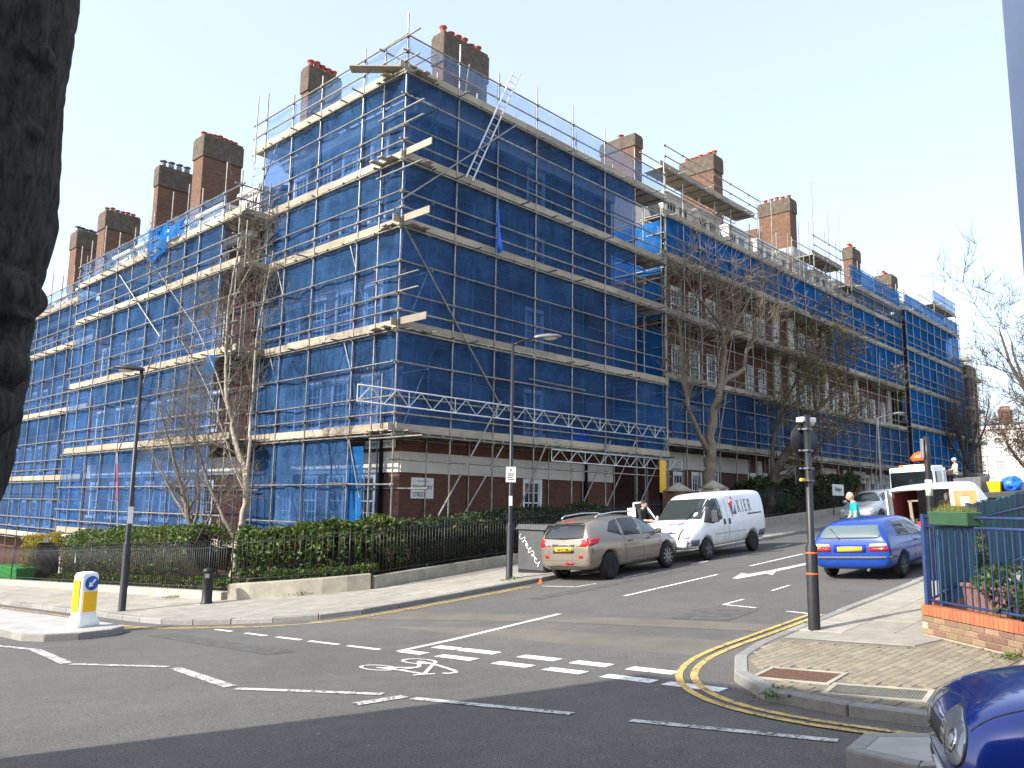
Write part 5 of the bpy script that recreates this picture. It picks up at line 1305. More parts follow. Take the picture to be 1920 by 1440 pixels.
tree('street_tree', 'leaning street tree with olive spring buds over the parked van', [
    (pv(18.6, [(1432, 1000), (1440, 940), (1452, 895), (1475, 850), (1505, 810), (1530, 770)], [0, 0, 0, -.2, -.4, -.6]), .36, .1, 6),
    (pv(18.6, [(1452, 895), (1448, 850), (1455, 800), (1475, 750), (1500, 700)], [0, .2, .3, .3, .2]), .15, .04, 10),
    (pv(18.6, [(1530, 770), (1560, 740), (1585, 700), (1605, 660)], [-.6, -.7, -.8, -.9]), .1, .03, 10),
    (pv(18.6, [(1505, 810), (1555, 795), (1600, 770), (1635, 740)], [-.4, -.8, -1.0, -1.2]), .1, .02, 8),
    (pv(18.6, [(1475, 850), (1520, 860), (1540, 830)], [-.2, -.9, -1.4]), .08, .03, 6),
    (pv(18.6, [(1530, 770), (1525, 720), (1535, 670), (1550, 630)], [-.6, -.4, -.2, 0]), .09, .02, 10)], (2.0, 2, .45, 6, .012), 'bark', 14, GP(37, 18.6), 'leaf_bud', 8000, .06)
def wild_tree(label, u, v, h, seed, spread=1.0, bark='bark', leafmat=None, nl=0, name='bare_tree'):
    rnd = random.Random(seed); b = GP(u, v); limbs = [([b - Vector((0, 0, .2)), b + Vector((.1, .1, h * .16)), b + Vector((.15, -.1, h * .33))], h * .03, h * .02, 0)]
    for k in range(6):
        t = k * 1.05 + rnd.uniform(-.3, .3); s = b + Vector((.12, -.05, h * rnd.uniform(.2, .33))); d = Vector((math.cos(t), math.sin(t), 0)) * spread * h
        limbs.append(([s, s + d * .12 + Vector((0, 0, h * .17)), s + d * .22 + Vector((0, 0, h * .38)), s + d * .27 + Vector((0, 0, h * rnd.uniform(.5, .66)))], h * .014, h * .003, 9))
    return tree(name, label, limbs, (h * .24, 2, .5, 7, .008), bark, seed, b, leafmat, nl, .07)
wild_tree('tall bare tree spreading over the blue fence at the right', 29.5, 4.3, 7.2, 21, 1.2)
wild_tree('small reddish budding tree in front of the white house', 60, 11.6, 5.5, 22, 1.2, 'bark', 'leaf_red', 2500)
wild_tree('bare tree in front of the dark end block', 74, 18.9, 9, 23, .8)
# ---- dark trunk close by on the left
tr = thing('tree_trunk', (1.0, 3.0, G(1.0, 3.0)), 'thick dark gnarled tree trunk with burrs close to the viewer', 'tree')
edge = [(132, -120), (119, 0), (104, 130), (92, 260), (80, 380), (62, 480), (40, 560), (26, 660), (16, 760), (-4, 860), (-30, 960), (-60, 1080), (-95, 1300), (-150, 1600)]
DV = 2.75; bm = bmesh.new(); rings = []
rt = Vector((CR[0][0], CR[1][0], 0)).normalized(); fw = Vector((CR[0][2], CR[1][2], 0)).normalized()
N = 96; EP = []
for x, y in edge:
    r = ray(x, y); t = DV / (r.dot(fw)); EP.append(r * t + Vector((0, 0, EYE)))
EP = catmull(EP, 16)
for i, e in enumerate(EP):
    zz = e.z; rad = .30 + .05 * max(0, 1.2 - zz) ** 2; c = e - rt * rad; ring = []
    for k in range(N):
        t = 2 * math.pi * k / N; dirv = rt * math.cos(t) + fw * math.sin(t); p = Vector((dirv.x * 2.2, dirv.y * 2.2, zz * 1.6))
        rr = rad + .018 * noise.noise(p * 1.5) + .014 * noise.noise(p * 5) + .010 * abs(noise.noise(Vector((p.x * 9, p.y * 9, p.z * 2.5)))) + .007 * noise.noise(Vector((p.x * 22, p.y * 22, p.z * 9)))
        for bx_, by_, br in ((45, 565, .11), (30, 685, .1), (25, 775, .09), (96, 265, .03), (-20, 130, .05), (0, 620, .06)):
            rr_ = ray(bx_, by_); q = rr_ * (DV / rr_.dot(fw)) + Vector((0, 0, EYE)); dd = math.sqrt(((zz - q.z) / br * 1.15) ** 2 + (min(abs(t + .25), abs(t + .25 - 2 * math.pi)) * rad / br * .75) ** 2)
            if dd < 1: rr += br * .8 * math.sqrt(1 - dd * dd) * (1 + .35 * noise.noise(p * 6))
        ring.append(bm.verts.new(c + dirv * rr))
    rings.append(ring)
for a, c in zip(rings, rings[1:]):
    for k in range(N): bm.faces.new((a[k], c[k], c[(k + 1) % N], a[(k + 1) % N])).smooth = True
bmesh.ops.recalc_face_normals(bm, faces=bm.faces[:]); part('trunk', bm, MAT['bark_dark'], tr)
# ---- pale blue post close by on the right
r = ray(1884, 0); k = 2.1 / r.dot(fw); pe = r * k; 
bpst = thing('blue_post', GP(pe.x, pe.y), 'tall pale blue painted post at the very edge on the right', 'post')
MAT['pale_blue'] = plain('pale_blue_paint', (.48, .6, .82), .5, var=.08, scale=3)
c2 = Vector((pe.x, pe.y, 0)) + rt * .165 + fw * .05
bm = bmesh.new(); shell(bm, [(.1, .1, G(c2.x, c2.y) - .1), (.1, .1, 5.2)], .05, 4); part('post', bm, MAT['pale_blue'], bpst, M=Matrix.Translation((c2.x, c2.y, 0)) @ Matrix.Rotation(math.atan2(rt.y, rt.x), 4, 'Z'))
c3 = c2 + rt * .16 - fw * .03; bm = bmesh.new(); cyl(bm, (c3.x, c3.y, G(c3.x, c3.y)), (c3.x, c3.y, 5.2), .06, n=14); part('dark_pipe', bm, MAT['black_metal'], bpst)
# ================================================================== vehicles
def paint(name, c, metal=.0, rough=.32, coat=.8, flake=0):
    t = NT(name); t.set(rough, metal, .5, Coat_Weight=coat, Coat_Roughness=.06)
    f = t.noise(3, 4, .6, t.coord('Object')); t.col(t.ramp(f, [(.3, tuple(x * .9 for x in c)), (.7, tuple(min(1, x * 1.05) for x in c))]))
    d = t.noise(1.6, 5, .65, t.coord('Object')); rr = t.n('ShaderNodeMapRange', i_3=rough * .8, i_4=min(1, rough * 1.5)); t.l(d, rr.inputs[0]); t.l(rr.outputs[0], t.b.inputs['Roughness'])
    return t.m
MAT['bronze'] = paint('bronze_car_paint', (.30, .255, .205), .55, .22); MAT['car_blue'] = paint('blue_car_paint', (.006, .05, .30), .1, .25, .45)
MAT['car_navy'] = paint('deep_blue_car_paint', (.008, .045, .33), .1, .14); MAT['car_silver'] = paint('silver_car_paint', (.42, .45, .48), .55, .34)
MAT['van_white'] = paint('white_van_paint', (.78, .79, .8), 0, .35, .5); MAT['car_pale'] = paint('pale_blue_car_paint', (.25, .36, .5), .3, .3)
MAT['trim'] = plain('grey_plastic_trim', (.05, .05, .05), .6, var=.12, scale=9); MAT['trim_grey'] = plain('faded_bumper_plastic', (.12, .12, .125), .65, var=.12, scale=6)
MAT['bronze_trim'] = plain('lower_bumper_trim', (.085, .07, .05), .55, var=.1, scale=6)
MAT['tyre'] = plain('tyre_rubber', (.016, .016, .017), .8, var=.25, scale=14); MAT['alloy'] = plain('alloy_wheel', (.5, .5, .5), .3, .7, var=.08)
MAT['hub'] = plain('steel_wheel', (.16, .165, .17), .5, .4, var=.15, scale=12)
MAT['cglass'] = NT('car_glass').set(.03, 0, .9).m; MAT['cglass'].node_tree.nodes['Principled BSDF'].inputs['Base Color'].default_value = (.012, .016, .017, 1)
MAT['cglass_l'] = NT('pale_car_glass').set(.04, 0, .9).m; MAT['cglass_l'].node_tree.nodes['Principled BSDF'].inputs['Base Color'].default_value = (.10, .14, .145, 1)
MAT['cglass_m'] = NT('tinted_screen').set(.05, 0, .6).m; MAT['cglass_m'].node_tree.nodes['Principled BSDF'].inputs['Base Color'].default_value = (.03, .04, .038, 1)
MAT['red_lamp'] = NT('red_lamp').set(.12, 0, .6).m; MAT['red_lamp'].node_tree.nodes['Principled BSDF'].inputs['Base Color'].default_value = (.5, .012, .015, 1)
MAT['clear_lamp'] = NT('clear_lamp').set(.1, .3, .7).m; MAT['clear_lamp'].node_tree.nodes['Principled BSDF'].inputs['Base Color'].default_value = (.62, .62, .6, 1)
MAT['amber_lamp'] = NT('amber_lamp').set(.15, 0, .6).m; MAT['amber_lamp'].node_tree.nodes['Principled BSDF'].inputs['Base Color'].default_value = (.8, .2, .01, 1)
MAT['lamp_glass'] = NT('lamp_glass').set(.06, .35, .9).m; MAT['lamp_glass'].node_tree.nodes['Principled BSDF'].inputs['Base Color'].default_value = (.33, .34, .35, 1)
MAT['plate_y'] = plain('yellow_number_plate', (.8, .55, .03), .4, var=.05); MAT['plate_w'] = plain('white_number_plate', (.75, .75, .72), .4, var=.05)
MAT['chrome'] = plain('chrome', (.7, .7, .7), .15, .95, var=.05)
def eval_mesh(o):
    dg = bpy.context.evaluated_depsgraph_get(); return bpy.data.meshes.new_from_object(o.evaluated_get(dg))
def loft_body(name, st, mat, arches, sub=2, cut=None):
    """st: stations rear to front (x, zb, wb, zm, wm, zs, ws, zr, wr, zt); arches: (x, z, r)"""
    bm = bmesh.new(); rings = []
    for (x, zb, wb, zm, wm, zs, ws, zr, wr, zt) in st:
        half = [(wb * .9, zb), (wb, zb + .1), (wm, zm), (ws, zs), (wr, zr), (wr * .74, zt - .008)]
        pts = [(0, zb)] + half + [(0, zt)] + [(-y, z) for y, z in reversed(half)]
        rings.append([bm.verts.new((x, y, z)) for y, z in pts])
    m = len(rings[0])
    for a, b in zip(rings, rings[1:]):
        for i in range(m): bm.faces.new((a[i], b[i], b[(i + 1) % m], a[(i + 1) % m]))
    bm.faces.new(rings[0]); bm.faces.new(rings[-1][::-1]); bmesh.ops.recalc_face_normals(bm, faces=bm.faces[:])
    me = bm2mesh(bm, name, mat); o = bpy.data.objects.new(name, me); COL.objects.link(o)
    s = o.modifiers.new('s', 'SUBSURF'); s.levels = sub; s.render_levels = sub
    kill = []
    for (x, z, r) in arches:
        for sd_ in (1, -1):
            bc = bmesh.new(); cyl(bc, (x, sd_ * .52, z), (x, sd_ * 1.4, z), r, n=32); bmesh.ops.recalc_face_normals(bc, faces=bc.faces[:])
            c = bpy.data.objects.new('c', bm2mesh(bc, 'c', MAT['black'])); COL.objects.link(c); kill.append(c)
            b = o.modifiers.new('b', 'BOOLEAN'); b.object = c; b.operation = 'DIFFERENCE'; b.solver = 'EXACT'
    if cut:
        bc = bmesh.new(); box(bc, *cut); bmesh.ops.recalc_face_normals(bc, faces=bc.faces[:])
        c = bpy.data.objects.new('c', bm2mesh(bc, 'c', MAT['black'])); COL.objects.link(c); kill.append(c)
        b = o.modifiers.new('b', 'BOOLEAN'); b.object = c; b.operation = 'DIFFERENCE'; b.solver = 'EXACT'
    bpy.context.view_layer.update(); me2 = eval_mesh(o); bpy.data.objects.remove(o)
    for c in kill: bpy.data.objects.remove(c)
    me2.name = name; me2.shade_smooth()
    return me2
class Veh:
    def __init__(s, name, label, cat, M, st, mat, wheels, arch=.37, cut=None, sub=2, arches=None):
        s.root = thing(name, M=M, label=label, cat=cat)
        s.me = loft_body('body', st, MAT[mat], arches or [(x, z + .015, arch) for x, z in wheels], sub, cut)
        s.body = mobj('body', s.me, s.root, world=False); bm = bmesh.new(); bm.from_mesh(s.me); s.bvh = BVHTree.FromBMesh(bm); bm.free()
    def cast(s, p, d):
        h = s.bvh.ray_cast(Vector(p), Vector(d)); return h
    def decal(s, name, poly, view, mat, off=.006, step=.05, parent=None, thick=.012, mirror=False):
        """outline poly projected on the body. view: 'L','R' (x,z), 'B','F' (y,z), 'T' (x,y)"""
        out = []
        for mm in ((1, -1) if mirror else (1,)):
            bm = bmesh.new(); vw = view
            pl = poly
            if mm == -1:
                if isinstance(view, float): vw = -view; pl = [(-a, b) for a, b in poly]
                elif view == 'R': vw = 'L'
                elif view == 'L': vw = 'R'
                else: pl = [(-a, b) if view in 'BF' else (a, -b) for a, b in poly]
            bm.faces.new([bm.verts.new((p[0], p[1], 0)) for p in pl])
            for ax in (0, 1):
                lo = min(p[ax] for p in pl); hi = max(p[ax] for p in pl); n = max(1, int((hi - lo) / step))
                for k in range(1, n):
                    co = [0, 0, 0]; no = [0, 0, 0]; co[ax] = lo + (hi - lo) * k / n; no[ax] = 1
                    bmesh.ops.bisect_plane(bm, geom=bm.verts[:] + bm.edges[:] + bm.faces[:], plane_co=co, plane_no=no)
            for v in bm.verts:
                a, b = v.co.x, v.co.y
                if isinstance(vw, float):
                    dd_ = Vector((-math.cos(vw), -math.sin(vw), 0)); sx_ = Vector((-math.sin(vw), math.cos(vw), 0)); o = sx_ * a + Vector((0, 0, b)) - dd_ * 6; d = dd_
                else: o, d = {'R': ((a, -3, b), (0, 1, 0)), 'L': ((a, 3, b), (0, -1, 0)), 'B': ((-6, a, b), (1, 0, 0)), 'F': ((6, a, b), (-1, 0, 0)), 'T': ((a, b, 4), (0, 0, -1))}[vw]
                h = s.cast(o, d)
                if h[0] is None:
                    h = s.bvh.find_nearest(Vector(o) + Vector(d) * (4.2 if isinstance(vw, float) else {'R': 2.2, 'L': 2.2, 'B': 4, 'F': 4, 'T': 2.6}[vw]))
                v.co = h[0] - Vector(d) * off
            bmesh.ops.recalc_face_normals(bm, faces=bm.faces[:]); bm.normal_update()
            dv = Vector((math.cos(vw), math.sin(vw), 0)) if isinstance(vw, float) else Vector({'R': (0, -1, 0), 'L': (0, 1, 0), 'B': (-1, 0, 0), 'F': (1, 0, 0), 'T': (0, 0, 1)}[vw])
            if sum((f.normal.dot(dv) for f in bm.faces)) < 0: bmesh.ops.reverse_faces(bm, faces=bm.faces[:])
            if thick:
                be = [e for e in bm.edges if e.is_boundary]; r = bmesh.ops.extrude_edge_only(bm, edges=be)
                for v in r['geom']:
                    if isinstance(v, bmesh.types.BMVert): v.co -= dv * thick
            o = part(name, bm, MAT[mat] if isinstance(mat, str) else mat, parent or s.root, True, world=False); out.append(o)
        return out[0]
    def add(s, name, bm, mat, smooth=False, parent=None, M=None): return part(name, bm, MAT[mat], parent or s.root, smooth, world=False, M=M)
    def wheels(s, pos, r, wd, track, spokes=10, rim='alloy', rimr=.68):
        bm = bmesh.new(); k = rimr * r
        lathe(bm, [(k, -wd / 2 + .01), (r - .05, -wd / 2), (r - .012, -wd / 2 + .03), (r, -wd / 2 + .06), (r, wd / 2 - .06), (r - .012, wd / 2 - .03), (r - .05, wd / 2), (k, wd / 2 - .01)], 32, M=RX); ty = bm2mesh(bm, 'tyre', MAT['tyre'])
        bm = bmesh.new(); lathe(bm, [(k, -wd / 2 + .012), (k - .012, -wd / 2 - .002), (k - .03, -wd / 2 + .02), (k - .05, 0)], 32, M=RX)
        lathe(bm, [(.0, wd / 2 - .035), (.045, wd / 2 - .035), (.06, wd / 2 - .06)], 16, M=RX)
        for i in range(spokes):
            a = 2 * math.pi * i / spokes; Rm = Matrix.Rotation(a, 4, 'Y'); w_ = .9 * k / spokes if spokes > 6 else .045
            vs = box(bm, -w_ * 1.0, w_ * 1.0, -wd / 2 + .01, -wd / 2 + .05, .03, k - .012)
            for v in vs: v.co = Rm @ v.co
        rm = bm2mesh(bm, 'rim', MAT[rim], False)
        bm = bmesh.new(); lathe(bm, [(0, -.02), (k - .01, -.02), (k - .01, .06), (0, .06)], 24, M=RX); bk = bm2mesh(bm, 'wheel_back', MAT['trim'])
        for (x, z) in pos:
            for sd_ in (1, -1):
                M = Matrix.Translation((x, sd_ * track, z)) @ (Matrix.Rotation(math.pi, 4, 'Z') if sd_ == 1 else Matrix.Identity(4))
                wo = mobj('wheel', ty, s.root, M, False); mobj('rim', rm, wo, None, False); mobj('brake_disc', bk, wo, None, False)
    def plate(s, view, cy, cz, txt, mat, w_=.52, h=.11, tcol='black'):
        p = s.decal('number_plate', [(cy - w_ / 2, cz - h / 2), (cy + w_ / 2, cz - h / 2), (cy + w_ / 2, cz + h / 2), (cy - w_ / 2, cz + h / 2)], view, mat, .012, .6, thick=.02)
        if txt:
            h_ = s.cast((-6, cy, cz) if view == 'B' else (6, cy, cz), (1, 0, 0) if view == 'B' else (-1, 0, 0)); d = 1 if view == 'B' else -1
            M = Matrix.Translation((h_[0].x - d * .017, cy, cz - .032)) @ (Matrix.Rotation(-math.pi / 2, 4, 'Z') if view == 'B' else Matrix.Rotation(math.pi / 2, 4, 'Z')) @ RX
            text('plate_lettering', txt, .092, MAT[tcol], p, M, False, ext=.003, offset=.001)
        return p
    def mirror_(s, x, y, z, mat, fwd=1):
        for sd_ in (1, -1):
            bm = bmesh.new(); bmesh.ops.create_uvsphere(bm, u_segments=14, v_segments=8, radius=1)
            for v in bm.verts: v.co = Vector((x + v.co.x * .07 * (1 if v.co.x > 0 else .5), sd_ * (y + .1) + v.co.y * .11, z + .04 + v.co.z * .075))
            cyl(bm, (x, sd_ * (y - .06), z - .02), (x, sd_ * (y + .06), z), .025, n=8); s.add('mirror', bm, mat, True)
def road_M(u, v, fwd, scale=1.0, dz=0.0):
    return gframe(u, v, 0 if fwd else math.pi, dz) @ Matrix.Scale(scale, 4)
# ---- bronze crossover, tail towards us
ST = [(-2.16, .46, .66, .60, .74, .70, .72, .78, .66, .84), (-2.13, .36, .76, .62, .83, .86, .82, .98, .76, 1.04), (-2.05, .30, .81, .66, .87, 1.0, .85, 1.18, .76, 1.25), (-1.95, .28, .83, .68, .885, 1.03, .86, 1.34, .71, 1.42),
      (-1.78, .27, .84, .68, .89, 1.03, .865, 1.46, .66, 1.54), (-1.2, .26, .85, .68, .89, 1.02, .87, 1.52, .63, 1.6), (-.5, .25, .86, .68, .89, 1.0, .87, 1.53, .63, 1.615), (.2, .25, .86, .68, .89, .98, .87, 1.49, .62, 1.575),
      (.62, .25, .86, .68, .89, .97, .87, 1.35, .64, 1.43), (1.0, .25, .86, .68, .89, .96, .86, 1.12, .70, 1.2), (1.22, .26, .86, .68, .885, .94, .85, 1.02, .70, 1.07), (1.6, .27, .84, .66, .87, .89, .82, .95, .66, .99), (1.95, .3, .78, .6, .82, .8, .76, .86, .6, .9), (2.12, .36, .66, .55, .7, .68, .66, .72, .55, .76), (2.18, .42, .5, .54, .55, .6, .5, .64, .4, .66)]
q = Veh('crossover_car', 'bronze crossover car with roof rails parked at the kerb, tail lights towards the corner', 'car', road_M(17.95, 13.15, True, .97), ST, 'bronze', [(-1.33, .345), (1.3, .345)], .395)
q.wheels([(-1.33, .345), (1.3, .345)], .345, .21, .79, 10)
q.decal('rear_window', [(-.64, 1.09), (0, 1.06), (.64, 1.09), (.66, 1.2), (.58, 1.4), (.5, 1.46), (-.5, 1.46), (-.58, 1.4), (-.66, 1.2)], 'B', 'cglass', .005)
q.decal('side_window', [(-.62, 1.05), (.12, 1.03), (.12, 1.47), (-.35, 1.495), (-.62, 1.49)], 'R', 'cglass', .005, mirror=True)
q.decal('side_window', [(.2, 1.03), (.95, 1.0), (.96, 1.06), (.62, 1.34), (.4, 1.43), (.2, 1.465)], 'R', 'cglass_l', .005, mirror=True)
q.decal('side_window', [(-1.28, 1.2), (-.7, 1.06), (-.7, 1.48), (-1.0, 1.44)], 'R', 'cglass', .005, mirror=True)
q.decal('windscreen', [(-.62, 1.12), (.62, 1.12), (.52, 1.46), (-.52, 1.46)], 'F', 'cglass', .005)
q.decal('lower_trim', [(-2.0, .28), (2.0, .30), (1.95, .42), (1.66, .42), (1.66, .36), (.92, .36), (.9, .45), (-.9, .45), (-.93, .36), (-1.7, .36), (-1.72, .55), (-2.05, .55)], 'R', 'bronze_trim', .004, .2, mirror=True)
q.decal('lower_bumper', [(-.74, .38), (.74, .38), (.76, .56), (-.76, .56)], 'B', 'bronze_trim', .006, .15)
q.decal('tail_lamp', [(.42, .9), (.74, .88), (.8, .95), (.78, 1.1), (.62, 1.04)], 'B', 'red_lamp', .012, .06, mirror=True)
q.decal('tail_lamp_clear', [(.45, .91), (.58, .905), (.62, 1.02), (.52, .97)], 'B', 'clear_lamp', .018, .06, mirror=True)
q.decal('tail_lamp_side', [(-2.1, .89), (-1.8, .94), (-1.66, 1.06), (-1.7, 1.1), (-2.0, 1.06), (-2.1, 1.0)], 'R', 'red_lamp', .008, .06, mirror=True)
q.decal('reflector', [(.5, .6), (.62, .6), (.62, .68), (.5, .68)], 'B', 'red_lamp', .012, .1, mirror=True)
q.decal('fog_lamp', [(-.3, .44), (-.05, .44), (-.05, .5), (-.3, .5)], 'B', 'red_lamp', .014, .1)
q.decal('brake_light', [(-.16, 1.49), (.16, 1.49), (.16, 1.515), (-.16, 1.515)], 'B', 'red_lamp', .012, .1)
q.decal('plate_recess', [(-.34, .72), (.34, .72), (.38, .93), (-.38, .93)], 'B', 'bronze_trim', .003, .2, thick=.004)
q.plate('B', 0, .82, 'GF10 YFK', 'plate_y'); q.decal('chrome_strip', [(-.36, .92), (.36, .92), (.36, .95), (-.36, .95)], 'B', 'chrome', .012, .2)
for x0, x1 in ((-.66, -.635), (.15, .175), (1.0, 1.012)): q.decal('door_gap', [(x0, .42), (x0 + .008, .42), (x0 + .008, 1.04), (x0, 1.04)], 'R', 'trim', .003, .1, thick=.004, mirror=True)
for x in (-.5, .32): q.decal('door_handle', [(x, .88), (x + .17, .88), (x + .17, .92), (x, .92)], 'R', 'bronze_trim', .03, .2, thick=.03, mirror=True)
q.mirror_(.86, .82, 1.02, 'bronze_trim')
for sd_ in (1, -1):
    bm = bmesh.new(); path_tube(bm, [(-1.45, sd_ * .56, 1.56), (-1.35, sd_ * .56, 1.63), (-.6, sd_ * .57, 1.665), (.1, sd_ * .56, 1.64), (.3, sd_ * .55, 1.58)], [.018] * 5, 8); q.add('roof_rail', bm, 'chrome')
bm = bmesh.new(); cyl(bm, (-2.12, .12, .99), (-2.03, -.3, 1.14), .011, n=6); q.add('rear_wiper', bm, 'trim')
bm = bmesh.new(); cyl(bm, (-1.3, 0, 1.57), (-1.42, 0, 1.72), .006, n=5); q.add('aerial', bm, 'trim')
q.decal('headlamp', [(.42, .7), (.72, .68), (.74, .8), (.5, .84)], 'F', 'clear_lamp', .008, .08, mirror=True)
# ---- white panel van, nose towards us
SV = [(-2.41, .42, .84, .7, .91, 1.1, .91, 1.8, .84, 1.88), (-2.38, .36, .86, .7, .93, 1.1, .93, 1.86, .87, 1.94), (-2.3, .34, .88, .7, .95, 1.1, .95, 1.92, .88, 1.97), (-1.2, .34, .88, .7, .96, 1.1, .96, 1.94, .87, 2.0), (.1, .34, .88, .7, .96, 1.1, .96, 1.93, .86, 2.0), (.6, .34, .88, .7, .96, 1.1, .95, 1.87, .78, 1.97),
      (.85, .34, .88, .7, .96, 1.1, .95, 1.74, .77, 1.87), (1.2, .34, .88, .7, .96, 1.08, .94, 1.42, .8, 1.54), (1.55, .34, .88, .7, .95, 1.04, .92, 1.2, .8, 1.25), (1.8, .34, .87, .68, .93, .98, .88, 1.08, .76, 1.13), (2.15, .35, .84, .62, .88, .86, .82, .92, .7, .96), (2.32, .38, .76, .58, .8, .7, .76, .76, .62, .8), (2.38, .44, .6, .54, .66, .62, .6, .66, .5, .68)]
k = Veh('panel_van', 'white panel van with red and blue KIER logo and far door open', 'van', road_M(22.55, 13.1, False, .96), SV, 'van_white', [(-1.45, .33), (1.42, .33)], .385)
k.wheels([(-1.45, .33), (1.42, .33)], .33, .2, .86, 5, 'hub', .6)
k.decal('windscreen', [(-.8, 1.22), (.8, 1.22), (.7, 1.82), (-.7, 1.82)], 'F', 'cglass_m', .006)
k.decal('side_window', [(.42, 1.16), (1.0, 1.05), (1.45, 1.12), (.98, 1.62), (.86, 1.8), (.44, 1.8)], 'L', 'trim', .004, mirror=True)
k.decal('side_glass', [(.5, 1.24), (1.0, 1.17), (1.12, 1.2), (.9, 1.68), (.84, 1.76), (.5, 1.76)], 'L', 'cglass', .012, mirror=True)
k.decal('bumper', [(-.9, .36), (.9, .36), (.92, .64), (-.92, .64)], 'F', 'trim_grey', .008, .15)
k.decal('bumper_side', [(2.4, .36), (1.83, .36), (1.84, .64), (2.4, .66)], 'L', 'trim_grey', .008, .1, mirror=True)
k.decal('bumper_side', [(-2.45, .36), (-1.87, .36), (-1.9, .66), (-2.45, .68)], 'L', 'trim_grey', .008, .1, mirror=True)
k.decal('headlamp', [(.56, .7), (.8, .7), (.8, .97), (.58, 1.0)], 'F', 'clear_lamp', .012, .06, mirror=True)
k.decal('grille', [(-.36, .74), (.36, .74), (.36, .78), (-.36, .78)], 'F', 'trim', .01, .1); k.decal('grille', [(-.36, .85), (.36, .85), (.36, .89), (-.36, .89)], 'F', 'trim', .01, .1)
k.decal('lamp_surround', [(.47, .66), (.54, .68), (.56, 1.0), (.5, .96)], 'F', 'trim', .012, .1, mirror=True)
k.decal('bonnet_vent', [(-.1, 1.1), (.5, 1.1), (.5, 1.125), (-.1, 1.125)], 'F', 'trim', .01, .1)
k.decal('door_rail', [(-2.15, 1.2), (-1.2, 1.2), (-1.2, 1.24), (-2.15, 1.24)], 'L', 'trim', .015, .3, mirror=True)
for x in (.28, -.02): k.decal('door_handle', [(x, .98), (x + .08, .98), (x + .08, 1.15), (x, 1.15)], 'L', 'trim', .02, .2, thick=.02, mirror=True)
for x in (.38, .1): k.decal('door_gap', [(x, .42), (x + .01, .42), (x + .01, 1.86), (x, 1.86)], 'L', 'trim_grey', .003, .1, thick=.004, mirror=True)
k.decal('crease_shade_line', [(-1.0, .72), (1.0, .72), (1.0, .735), (-1.0, .735)], 'L', 'trim_grey', .003, .2, thick=.003, mirror=True)  # grey strip drawn in for the shade line of a pressed crease
for sd_ in (1,):
    bm = bmesh.new(); box(bm, 1.1, 1.2, 1.0, 1.22, 1.1, 1.45); bevel(bm, .03, 2); k.add('mirror', bm, 'trim')
# logo: red wedge, blue-green triangle, serif letters
def logo_poly(name, P, mat, off): k.decal(name, P, 'L', mat, off, .2, thick=.003)
X0 = -.05
logo_poly('logo_red', [(X0, 1.83), (X0 - .36, 1.8), (X0 - .19, 1.22), (X0 - .17, 1.15)], 'red_print', .004)
logo_poly('logo_red_inner', [(X0 - .1, 1.7), (X0 - .33, 1.68), (X0 - .2, 1.34), (X0 - .18, 1.3)], 'white_plastic', .007)
logo_poly('logo_red_inner', [(X0 - .12, 1.685), (X0 - .31, 1.665), (X0 - .2, 1.38), (X0 - .185, 1.34)], 'red_print', .009)
logo_poly('logo_teal', [(X0 - .2, 1.27), (X0 - .44, 1.25), (X0 - .44, 1.56)], 'teal_print', .008)
def serif(ch, ox, sc_, zb):
    S = {'K': [[(0, 0), (.3, 0), (.3, .05), (.22, .07), (.22, .93), (.3, .95), (.3, 1), (0, 1), (0, .95), (.08, .93), (.08, .07), (0, .05)], [(.22, .42), (.56, .9), (.48, .95), (.48, 1), (.74, 1), (.74, .95), (.66, .92), (.38, .58), (.72, .07), (.8, .05), (.8, 0), (.5, 0), (.5, .05), (.55, .07), (.29, .48), (.22, .38)]],
         'I': [[(0, 0), (.3, 0), (.3, .05), (.22, .07), (.22, .93), (.3, .95), (.3, 1), (0, 1), (0, .95), (.08, .93), (.08, .07), (0, .05)]],
         'E': [[(0, 0), (.62, 0), (.64, .25), (.58, .25), (.5, .07), (.22, .07), (.22, .47), (.38, .47), (.42, .38), (.46, .38), (.46, .64), (.42, .64), (.38, .54), (.22, .54), (.22, .93), (.48, .93), (.55, .78), (.6, .78), (.6, 1), (0, 1), (0, .95), (.08, .93), (.08, .07), (0, .05)]],
         'R': [[(0, 0), (.3, 0), (.3, .05), (.22, .07), (.22, .93), (.3, .95), (.3, 1), (0, 1), (0, .95), (.08, .93), (.08, .07), (0, .05)], [(.22, 1), (.45, 1), (.6, .92), (.64, .76), (.58, .6), (.44, .52), (.72, .07), (.8, .05), (.8, 0), (.6, 0), (.3, .5), (.22, .5), (.22, .57), (.38, .57), (.47, .64), (.49, .76), (.45, .88), (.36, .93), (.22, .93)]]}[ch]
    for P in S: k.decal('logo_letter', [(ox - p[0] * sc_ * .62, zb + p[1] * sc_) for p in P], 'L', 'black', .005, .5, thick=.003)
for ch, ox in (('K', -.6), ('I', -.91), ('E', -1.07), ('R', -1.32)): serif(ch, ox, .38, 1.3)
